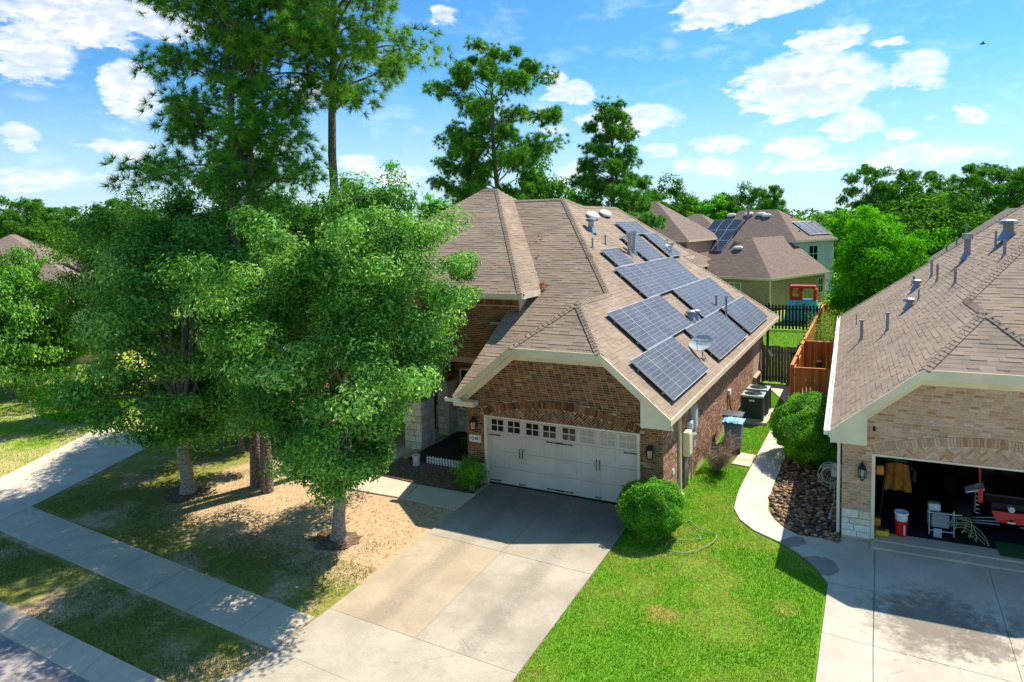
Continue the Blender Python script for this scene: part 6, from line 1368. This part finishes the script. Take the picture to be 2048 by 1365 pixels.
# fallen leaves and bark bits on the worn yard
def litter():
    r = np.random.RandomState(89); n = 5200; P = np.column_stack([r.uniform(-12, 0, n), r.uniform(-7.4, -.2, n)]); keep = r.rand(n) < .8; P = P[keep]; n = len(P); C = np.column_stack([P, gzv(P[:, 1])-.012+r.uniform(0, .015, n)]); nr = np.array([0, 0, 1])+r.normal(0, .35, (n, 3)); nr /= np.linalg.norm(nr, axis=1)[:, None]
    pal = np.array([lin(120, 88, 58), lin(160, 124, 84), lin(92, 70, 50), lin(190, 156, 112)]); tag(link('leaf_litter', leaves('leaf_litter', C, nr, r.uniform(.03, .08, n), .022, pal[r.randint(0, 4, n)], 'pebble', r)), 'dry leaves scattered on the worn front yard', 'leaves', kind='stuff')
litter()

# ------------------------------------------------------------------ houses further off
def far_house(name, label, K, a, b, W, D, ez, pitch, wallmat='farbrick', roofmat='farroof', base=0., win=True, over=.35, group='houses further off'):
    """hip-roofed house: K front corner, a along the front, b to the back"""
    a = Vector((*a, 0)).normalized(); b = Vector((*b, 0)).normalized(); K = Vector((K[0], K[1], 0)); H = thing(name, label, 'house', K+a*W/2+b*D/2, group)
    def pt(u, v, z): return K+a*u+b*v+Vector((0, 0, z))
    for q in ([(over, over), (W-over, over)], [(over, D-over), (over, over)], [(W-over, over), (W-over, D-over)], [(W-over, D-over), (over, D-over)]):
        (u0, v0), (u1, v1) = q; P = [pt(u0, v0, base), pt(u1, v1, base), pt(u1, v1, ez-.1), pt(u0, v0, ez-.1)]; me = bpy.data.meshes.new('wall'); me.from_pydata([tuple(x) for x in P], [], [(0, 1, 2, 3)]); l = me.uv_layers.new(name='UVMap'); L = (P[1]-P[0]).length
        for i, uv in enumerate(((0, base), (L, base), (L, ez), (0, ez))): l.data[i].uv = uv
        me.materials.append(MT[wallmat]); o = link('wall', me, H); s = o.modifiers.new('s', 'SOLIDIFY'); s.thickness = .15; s.offset = 0
    h = min(W, D)/2; z1 = ez+pitch*h
    if W >= D: r0, r1 = pt(D/2, D/2, z1), pt(W-D/2, D/2, z1); fs = [[pt(0, 0, ez), pt(W, 0, ez), r1, r0], [pt(W, 0, ez), pt(W, D, ez), r1], [pt(W, D, ez), pt(0, D, ez), r0, r1], [pt(0, D, ez), pt(0, 0, ez), r0]]
    else: r0, r1 = pt(W/2, W/2, z1), pt(W/2, D-W/2, z1); fs = [[pt(0, 0, ez), pt(W, 0, ez), r0], [pt(W, 0, ez), pt(W, D, ez), r1, r0], [pt(W, D, ez), pt(0, D, ez), r1], [pt(0, D, ez), pt(0, 0, ez), r0, r1]]
    for f in fs: uvpoly('roof_slope', f, roofmat, H, .12)
    m = MB()
    for p, q in ((pt(0, 0, ez), pt(W, 0, ez)), (pt(W, 0, ez), pt(W, D, ez)), (pt(W, D, ez), pt(0, D, ez)), (pt(0, D, ez), pt(0, 0, ez))): m.beam(p-Vector((0, 0, .1)), q-Vector((0, 0, .1)), .06, .2)
    m.obj('fascia', 'trim', H)
    H['_pt'] = 0
    return H, pt
def far_window(H, p0, u, w, z0, z1, n, glass='glass'):
    u = Vector(u).normalized(); n = Vector(n).normalized(); p = Vector(p0); m = MB()
    def q(s, z, d): return p+u*s+Vector((0, 0, z))+n*d
    def bar(s0, s1, za, zb): m.hexa([q(s0, za, 0), q(s1, za, 0), q(s1, za, .08), q(s0, za, .08), q(s0, zb, 0), q(s1, zb, 0), q(s1, zb, .08), q(s0, zb, .08)])
    t = .07; bar(0, t, z0, z1); bar(w-t, w, z0, z1); bar(t, w-t, z0, z0+t); bar(t, w-t, z1-t, z1); bar(w/2-.03, w/2+.03, z0+t, z1-t); bar(t, w/2-.03, (z0+z1)/2-.03, (z0+z1)/2+.03); bar(w/2+.03, w-t, (z0+z1)/2-.03, (z0+z1)/2+.03)
    o = m.obj('window', 'white', H)
    for s0, s1 in ((t, w/2-.03), (w/2+.03, w-t)):
        for za, zb in ((z0+t, (z0+z1)/2-.03), ((z0+z1)/2+.03, z1-t)):
            g = MB(); g.hexa([q(s0, za, .02), q(s1, za, .02), q(s1, za, .04), q(s0, za, .04), q(s0, zb, .02), q(s1, zb, .02), q(s1, zb, .04), q(s0, zb, .04)]); g.obj('pane', glass, o)
def solar_house():
    a, b = (-.929, .37), (.37, .929); K = (3.38, 56.75); p = .72
    H, pt = far_house('two_storey_house', 'two storey house with dark solar panels and pale siding behind the back fence', K, a, b, 13.4, 9, 5.9, p, 'siding')
    A, Bv = Vector((*a, 0)), Vector((*b, 0))
    m = MB()   # siding boards
    for i in range(15):
        z = 2.9+i*.19
        for s0, s1, n in ((pt(.35, .35, z), pt(12, .35, z), -Bv), (pt(.35, .35, z), pt(.35, 8.6, z), -A)): m.beam(s0+n*.09, s1+n*.09, .025, .03)
    tag(m.obj('siding_boards', 'siding', H), None, kind='stuff')
    far_window(H, pt(.35, 3.0, 0)-A*.08, Bv, 1.9, 3.6, 5.3, -A)
    # catslide below the front eave that carries the lower panels
    uvpoly('roof_slope', [pt(6.9, 0, 5.9), pt(13.6, 0, 5.9), pt(14.2, -2.6, 5.9-p*2.6), pt(6.9, -2.6, 5.9-p*2.6)], 'farroof', H, .12)
    # front single storey wing
    O = Vector((2.41, 46.26, 0)); W1 = 9.4
    def q(u, v, z): return O+A*u+Bv*v+Vector((0, 0, z))
    ez, h = 2.9, .74*W1/2
    for f in ([q(0, 0, ez), q(W1, 0, ez), q(W1/2, W1/2, ez+h)], [q(0, 0, ez), q(W1/2, W1/2, ez+h), q(W1/2, 11, ez+h), q(0, 11, ez)], [q(W1, 0, ez), q(W1, 11, ez), q(W1/2, 11, ez+h), q(W1/2, W1/2, ez+h)]): uvpoly('roof_slope', f, 'farroof', H, .12)
    for c0, c1 in ((q(.35, .35, 0), q(W1-.35, .35, 0)), (q(.35, 10.5, 0), q(.35, .35, 0)), (q(W1-.35, .35, 0), q(W1-.35, 10.5, 0))):
        me = bpy.data.meshes.new('wall'); L = (c1-c0).length; me.from_pydata([tuple(c0), tuple(c1), tuple(c1+Vector((0, 0, ez-.1))), tuple(c0+Vector((0, 0, ez-.1)))], [], [(0, 1, 2, 3)]); l = me.uv_layers.new(name='UVMap')
        for i, uv in enumerate(((0, 0), (L, 0), (L, ez), (0, ez))): l.data[i].uv = uv
        me.materials.append(MT['farbrick']); o = link('wall', me, H); s = o.modifiers.new('s', 'SOLIDIFY'); s.thickness = .15; s.offset = 0
    m = MB(); m.beam(q(0, 0, ez-.1), q(W1, 0, ez-.1), .08, .2); m.beam(q(0, 0, ez-.1), q(0, 11, ez-.1), .08, .2); m.obj('gutter', 'trim', H)
    m = MB(); m.beam(q(.25, .25, 0), q(.25, .25, ez-.1), .12, .12, (1, 0, 0)); m.obj('downspout', 'trim', H)
    far_window(H, q(3.1, .35, 0)-Bv*.08, A, 1.3, .9, 2.4, -Bv, 'tealglass'); far_window(H, q(4.9, .35, 0)-Bv*.08, A, 1.3, .9, 2.4, -Bv, 'tealglass')
    far_window(H, q(.35, 9.0, 0)-A*.08, Bv, 1.0, .9, 2.4, -A)
    far_window(H, pt(.35, 1.8, 0)-A*.08, Bv, 1.0, .9, 2.4, -A)
    # roof vents, flue
    nf = Vector((-p*b[0], -p*b[1], 1)).normalized(); nr_ = Vector((-p*a[0], -p*a[1], 1)).normalized()
    for u, v in ((9.6, 3.7), (7.5, 3.8), (6.0, 3.75), (5.2, 3.5)): oval_vent(pt(u, v, 5.9+p*v), A, nf, 1.15, H, 1.1)
    oval_vent(pt(3.6, 6.0, 5.9+p*3.6), Bv, nr_, 1.1, H, 1.); oval_vent(q(W1/2+.6, W1/2-1.4, ez+.74*(W1/2-1.4)), A, Vector((-.74*b[0], -.74*b[1], 1)), 1.1, H, 1.)
    c = pt(7.3, 3.3, 5.9+p*3.3); MB().tube([c, c+Vector((0, 0, 1.6))], .13, 10).obj('flue', 'pipe', H); MB().tube([c+Vector((0, 0, 1.55)), c+Vector((0, 0, 1.72))], .19, 10).obj('flue_cap', 'black', H)
    for u, v in ((3.2, 5.2), (2.2, 7.6), (1.2, 3.0)): c = pt(u, v, 5.9+p*u); MB().tube([c, c+Vector((0, 0, .55))], .06, 8).obj('vent_pipe', 'pipe', H)
    def arr(label, rows, plane):
        S = thing('solar_array', label, 'solar panels', pt(9, 1, 6.6), 'solar arrays on the far two storey house')
        for (u0, u1, v0, v1, n, cells, mat) in rows:
            for i in range(n):
                if plane == 'f': P = lambda s, t: pt(u0+(u1-u0)*(i+s)/n, v0+(v1-v0)*t, 5.9+p*(v0+(v1-v0)*t))+nf*.14
                else: P = lambda s, t: pt(u0+(u1-u0)*t, v0+(v1-v0)*(i+s)/n, 5.9+p*(u0+(u1-u0)*t))+nr_*.14
                nn = nf if plane == 'f' else nr_
                V = [P(.0, .0), P(1, .0), P(1, 1), P(.0, 1)]; V += [x-nn*.05 for x in V]; m = MB(); m.hexa(V[4:]+V[:4]); o = m.obj('solar_panel', 'frame', S)
                g = [P(.03, .02)+nn*.006, P(.97, .02)+nn*.006, P(.97, .98)+nn*.006, P(.03, .98)+nn*.006]; link('cell_glass', npmesh('cell_glass', [tuple(x) for x in g], [(0, 1, 2, 3)], mat, uv=[(0, 0), (cells[0], 0), cells, (0, cells[1])]), o)
    arr('dark solar panels stepped in three rows on the far two storey house', [(7.6, 11.3, 1.42, 2.98, 3, (6, 10), 'solardark'), (7.45, 12.4, -.1, 1.4, 4, (6, 10), 'solardark'), (7.45, 13.7, -1.62, -.12, 5, (6, 10), 'solardark')], 'f')
    arr('pale solar panels on the right slope of the far two storey house', [(.6, 2.5, 3.7, 8.7, 4, (6, 10), 'solar')], 'r')
solar_house()
far_house('brown_roof_house', 'plain brown hip roof between the pine and the solar house', (-6.0, 51), (-1, .1), (.1, 1), 15, 11, 6.2, .75)
far_house('brown_roof_house', 'lower brown roof in front of the plain brown hip roof', (-4.4, 44.5), (-1, .1), (.1, 1), 10, 9, 3.9, .62)
far_house('brown_roof_house', 'small brown roof in the gap left of the solar house', (-6.8, 71.5), (-1, .1), (.1, 1), 9, 8, 6.4, .65)
H, pt = far_house('brown_roof_house', 'far house with arched brick gable right of the shade tree', (16.2, 69), (-1, .0), (.0, 1), 8, 9, 5.6, .8)
H, pt = far_house('brown_roof_house', 'grey brown roof with vents right behind the tan house', (12.3, 27.0), (1, .03), (-.03, 1), 13, 19, 2.9, .86, roofmat='farroof2')
for i, (u, v, h, rr) in enumerate(((2.2, 5, .8, .07), (2.6, 8, .9, .05), (3.2, 8.4, .9, .05), (3.9, 10, 1.1, .08), (1.3, 3, .35, .12), (2.4, 3.4, .35, .1), (4.2, 6.5, .4, .1))):
    c = pt(u, v, 2.9+.86*u); MB().tube([c, c+Vector((0, 0, h))], rr, 8).obj('vent_pipe', 'pipe', H); MB().tube([c+Vector((0, 0, h)), c+Vector((0, 0, h+.12))], rr*1.6, 8).obj('vent_cap', 'galv', H)
far_house('brown_roof_house', 'lower hip roof beside the bright tree behind the tan house', (11.6, 25.6), (1, .03), (-.03, 1), 6.5, 7.5, 2.8, .8, roofmat='farroof2')
far_house('brown_roof_house', 'grey brown roofed house under the far left pines', (-63.5, 11), (-.75, .65), (.65, .75), 15, 12, 4.2, .66)
far_house('brown_roof_house', 'long grey roof among bright trees at the left', (-41.0, 3.9), (-.8, .6), (.6, .8), 10, 9, 3.2, .72)
far_house('brown_roof_house', 'nearest grey roof above the left neighbour lawn', (-36.0, 3.6), (-.8, .6), (.6, .8), 6, 6, 2.6, .55)
far_house('left_house', 'neighbour house mostly hidden behind the big oaks', (-12.4, 3.6), (-1, .0), (0, 1), 9.2, 14, 2.9, .75)

# ------------------------------------------------------------------ background trees
def far_meshes():
    r = np.random.RandomState(5); B = []; Pn = []
    for k in range(4):   # unit broad tree: 10 m tall, 8 m wide
        rr = np.random.RandomState(200+k); c = np.array([0, 0, 5.6]); rad = np.array([4.0, 4.0, 4.3]); P, D, pts, nr, dep, ids = crown_points(rr, c, rad, 150, 80, 1.0, .4); pal = [OAKD, BRI, OAK, OAKD][k]
        cr = leaves('crown', pts, nr, .34*rr.uniform(.7, 1.3, len(pts)), .2, leafcols(rr, ids, len(pts), pal), 'farleaf', rr)
        m = MB(); m.tube([(0, 0, -.2), (0, 0, 2.2), (.1, 0, 5)], [.25, .2, .12], 7, False)
        for i in range(12): limb(m, (0, 0, 2.2), P[i], .09, .02, rr, n=4, k=5)
        B.append((m.mesh('trunk', 'bark', True), cr))
    for k in range(4):   # unit pine: 16 m tall
        Pn.append(pine('pine_tree', None, (0, 0, 0), 16, (rs.uniform(-.6, .6), rs.uniform(-.6, .6)), 300+k, [.42, .5, .36, .55][k], [3.4, 3.0, 3.6, 3.2][k], [26, 20, 30, 20][k], 70, 20, .42, .06, .2, PIND, local=True, shape='flat'))
    return B, Pn
BT, PT = far_meshes()
GRP = {0: 'trees close behind the houses', 1: 'treeline behind the brown roofs', 2: 'treeline right of the solar house', 3: 'trees at the far left'}
FT = [
 (-17.5,36.3,11.9,7.0,'b','leafy tree just right of the roof peak, behind the ridge',0),
 (-16.6,38.9,12.4,7.5,'b','tallest round tree between the two ridge pines',0),
 (-15.6,41.6,11.9,7.0,'b','rounded tree left of the narrow pine behind the roof',0),
 (-27.5,39.7,11.8,6.0,'b','leafy tree left of the roof peak beyond the oak',0),
 (-23.8,37.3,10.7,6.0,'b','low leafy tree at the foot of the ridge pines',0),
 (-18.0,81.0,13.1,6.0,'p','dark pine at the left end of the treeline behind the brown roofs',1),
 (-17.7,89.4,13.4,9.0,'b','broad tree in the treeline right of the narrow pine',1),
 (-14.8,90.2,12.4,6.0,'p','flat topped pine above the middle of the brown roofs',1),
 (-11.5,86.8,12.3,11.0,'b','wide rounded tree above the gap in the brown roofs',1),
 (-9.1,87.3,12.6,6.5,'p','pine left of the tall flue on the solar house',1),
 (-7.2,91.7,12.0,8.0,'b','round tree behind the ridge of the solar house',1),
 (-3.9,86.1,13.1,7.5,'p','tall bushy pine behind the solar house ridge',1),
 (-2.8,88.3,13.5,6.5,'p','tallest pine right behind the solar house ridge',1),
 (-14.3,82.0,11.7,8.0,'b','lower round tree behind the brown roofs',1),
 (4.6,72.9,8.6,6.0,'b','pale olive tree right of the solar house',0),
 (7.1,71.1,9.5,7.0,'b','grey green tree above the bright shade tree',0),
 (9.4,76.1,15.0,8.0,'p','lone tall pine right of the far dark woods',2),
 (14.4,81.1,14.3,10.0,'p','broad crowned pine in the middle of the right treeline',2),
 (17.2,82.9,13.1,7.0,'p','thin crooked pine right of the broad crowned one',2),
 (19.2,65.7,13.8,9.0,'p','tallest of the pines above the tan house roof',2),
 (22.1,70.4,13.8,9.0,'p','pine beside the tallest one above the tan house roof',2),
 (23.5,68.2,13.1,8.0,'p','pine cut by the right edge of the picture',2),
 (11.9,73.1,10.6,8.0,'b','dark round tree under the lone tall pine',2),
 (14.4,69.1,10.7,8.0,'b','bright rounded tree under the broad crowned pine',2),
 (17.9,74.9,10.5,9.0,'b','bright green tree between the two groups of right pines',2),
 (20.4,76.7,10.2,9.0,'b','dark tree under the tallest right pines',2),
 (23.4,76.3,10.5,10.0,'b','dark tree under the rightmost pines',2),
 (10.6,86.1,12.9,7.0,'p','shorter pine behind the lone tall pine',2),
 (12.0,80.1,12.5,7.0,'p','ragged pine between the lone pine and broad crowned pine',2),
 (15.2,51.0,8.8,11.0,'b','big grey green rounded tree behind the tan house roof',0),
 (13.8,55.1,7.8,7.0,'b','olive tree in front of the arched gable house',0),
 (16.5,46.9,7.7,6.0,'b','olive tree close behind the tan house roof edge',0),
 (-68.6,23.3,12.5,8.0,'p','tall open pine near the left edge of the picture',3),
 (-69.6,25.6,11.7,7.0,'p','pine right of the tall open one at far left',3),
 (-71.0,29.3,11.7,8.0,'p','single rounded pine in the far left treeline',3),
 (-67.3,21.4,11.1,7.0,'p','short pine at the far left edge',3),
 (-84.7,35.5,11.0,5.0,'p','distant small pine in the left treeline gap',3),
 (-65.1,29.3,11.8,6.0,'p','thin sparse pine left of the big oak mass',3),
 (-57.4,26.5,12.1,8.0,'p','dense pine left of the tall yard pines',3),
 (-58.2,28.9,11.6,8.0,'b','green tree behind the yard pines at left',3),
 (-87.8,34.1,10.3,11.0,'b','low wide tree above the left grey roof',3),
 (-88.4,41.1,10.5,11.0,'b','wide bright tree right of the left grey roof',3),
 (-81.4,40.9,10.6,9.0,'b','bright tree behind the dark gappy oak',3),
 (-91.8,32.9,10.3,9.0,'b','low tree at the left edge above the roofs',3),
 (-70.3,39.6,11.0,9.0,'b','tree between the dark oak and yard pines',3),
 (-33.6,3.9,7.3,3.0,'b','bright green tree among the left roofs',3),
 (-41.9,9.7,6.8,2.6,'b','small bushy bright tree between the two left roofs',3),
 (-27.5,2.5,6.3,3.2,'b','rounded tree in front of the nearest left roof',3),
 (-29.9,2.3,5.7,4.2,'b','broad low tree below the two left roofs',3),
 (-27.5,0.5,6.4,4.0,'b','bright green tree low at the left edge',3),
 (-27.9,26.9,12.7,5.0,'p','small rust tinged pine right of the tall yard pine trunk',0)
]
for i, (x, y, z, w, k, lb, g) in enumerate(FT):
    tr, cr = (BT[(i*7+g) % 4] if k == 'b' else PT[(i*5+g) % 4]); o = thing('broad_tree' if k == 'b' else 'pine_tree', lb, 'tree' if k == 'b' else 'pine', (x, y, 0), GRP[g], True)
    s = (w/8 if k == 'b' else w/11.5); o.scale = (s, s, z/(10.3 if k == 'b' else 17.6)); o.rotation_euler = (0, 0, i*1.7)
    link('trunk', tr, o, Vector((0, 0, 0))); link('crown', cr, o, Vector((0, 0, 0)))
def far_woods():
    r = np.random.RandomState(9); C = []; 
    for i in range(760):
        a = r.uniform(-1.5, .75); d = r.uniform(120, 300); h = r.uniform(6.5, 10.5)*(.86+d/900); x, y = CAM.x+d*math.sin(a), CAM.y+d*math.cos(a)
        n = 130; q = unit(r, n)*np.array([4.5, 4.5, h*.42])*r.uniform(.6, 1, (n, 1))+np.array([x, y, h*.58]); C.append(q)
    C = np.concatenate(C); n = len(C); nr = unit(r, n)+np.array([0, 0, .7]); nr /= np.linalg.norm(nr, axis=1)[:, None]
    tag(link('far_woods', leaves('far_woods', C, nr, r.uniform(1.0, 2.0, n), .9, leafcols(r, np.arange(n)//130, n, OAKD), 'farleaf', r)), 'distant dark woods along the horizon', 'woods', kind='stuff')
far_woods()

# ------------------------------------------------------------------ a bird far off in the sky
bd = thing('bird', 'tiny dark bird gliding high in the blue sky', 'bird', (24.8, 119.4, 35.5))
bm = Vector((24.8, 119.4, 35.5)); m = MB(); m.tube([bm+Vector((-.45, 0, 0)), bm+Vector((-.2, 0, .03)), bm+Vector((.2, 0, .02)), bm+Vector((.5, 0, 0))], [.03, .12, .11, .02], 8); m.obj('body', 'black', bd, smooth=True)
for s in (-1, 1):
    m = MB(); m.add([bm+Vector(q) for q in [(-.15, 0, .02), (.15, 0, .02), (.2, s*.5, .16), (.05, s*1.0, .22), (-.1, s*.5, .16), (-.15, 0, .05), (.15, 0, .05), (.2, s*.5, .18), (.05, s*1.0, .23), (-.1, s*.5, .18)]], [(0, 1, 2, 3, 4), (9, 8, 7, 6, 5)]); m.obj('wing', 'black', bd)
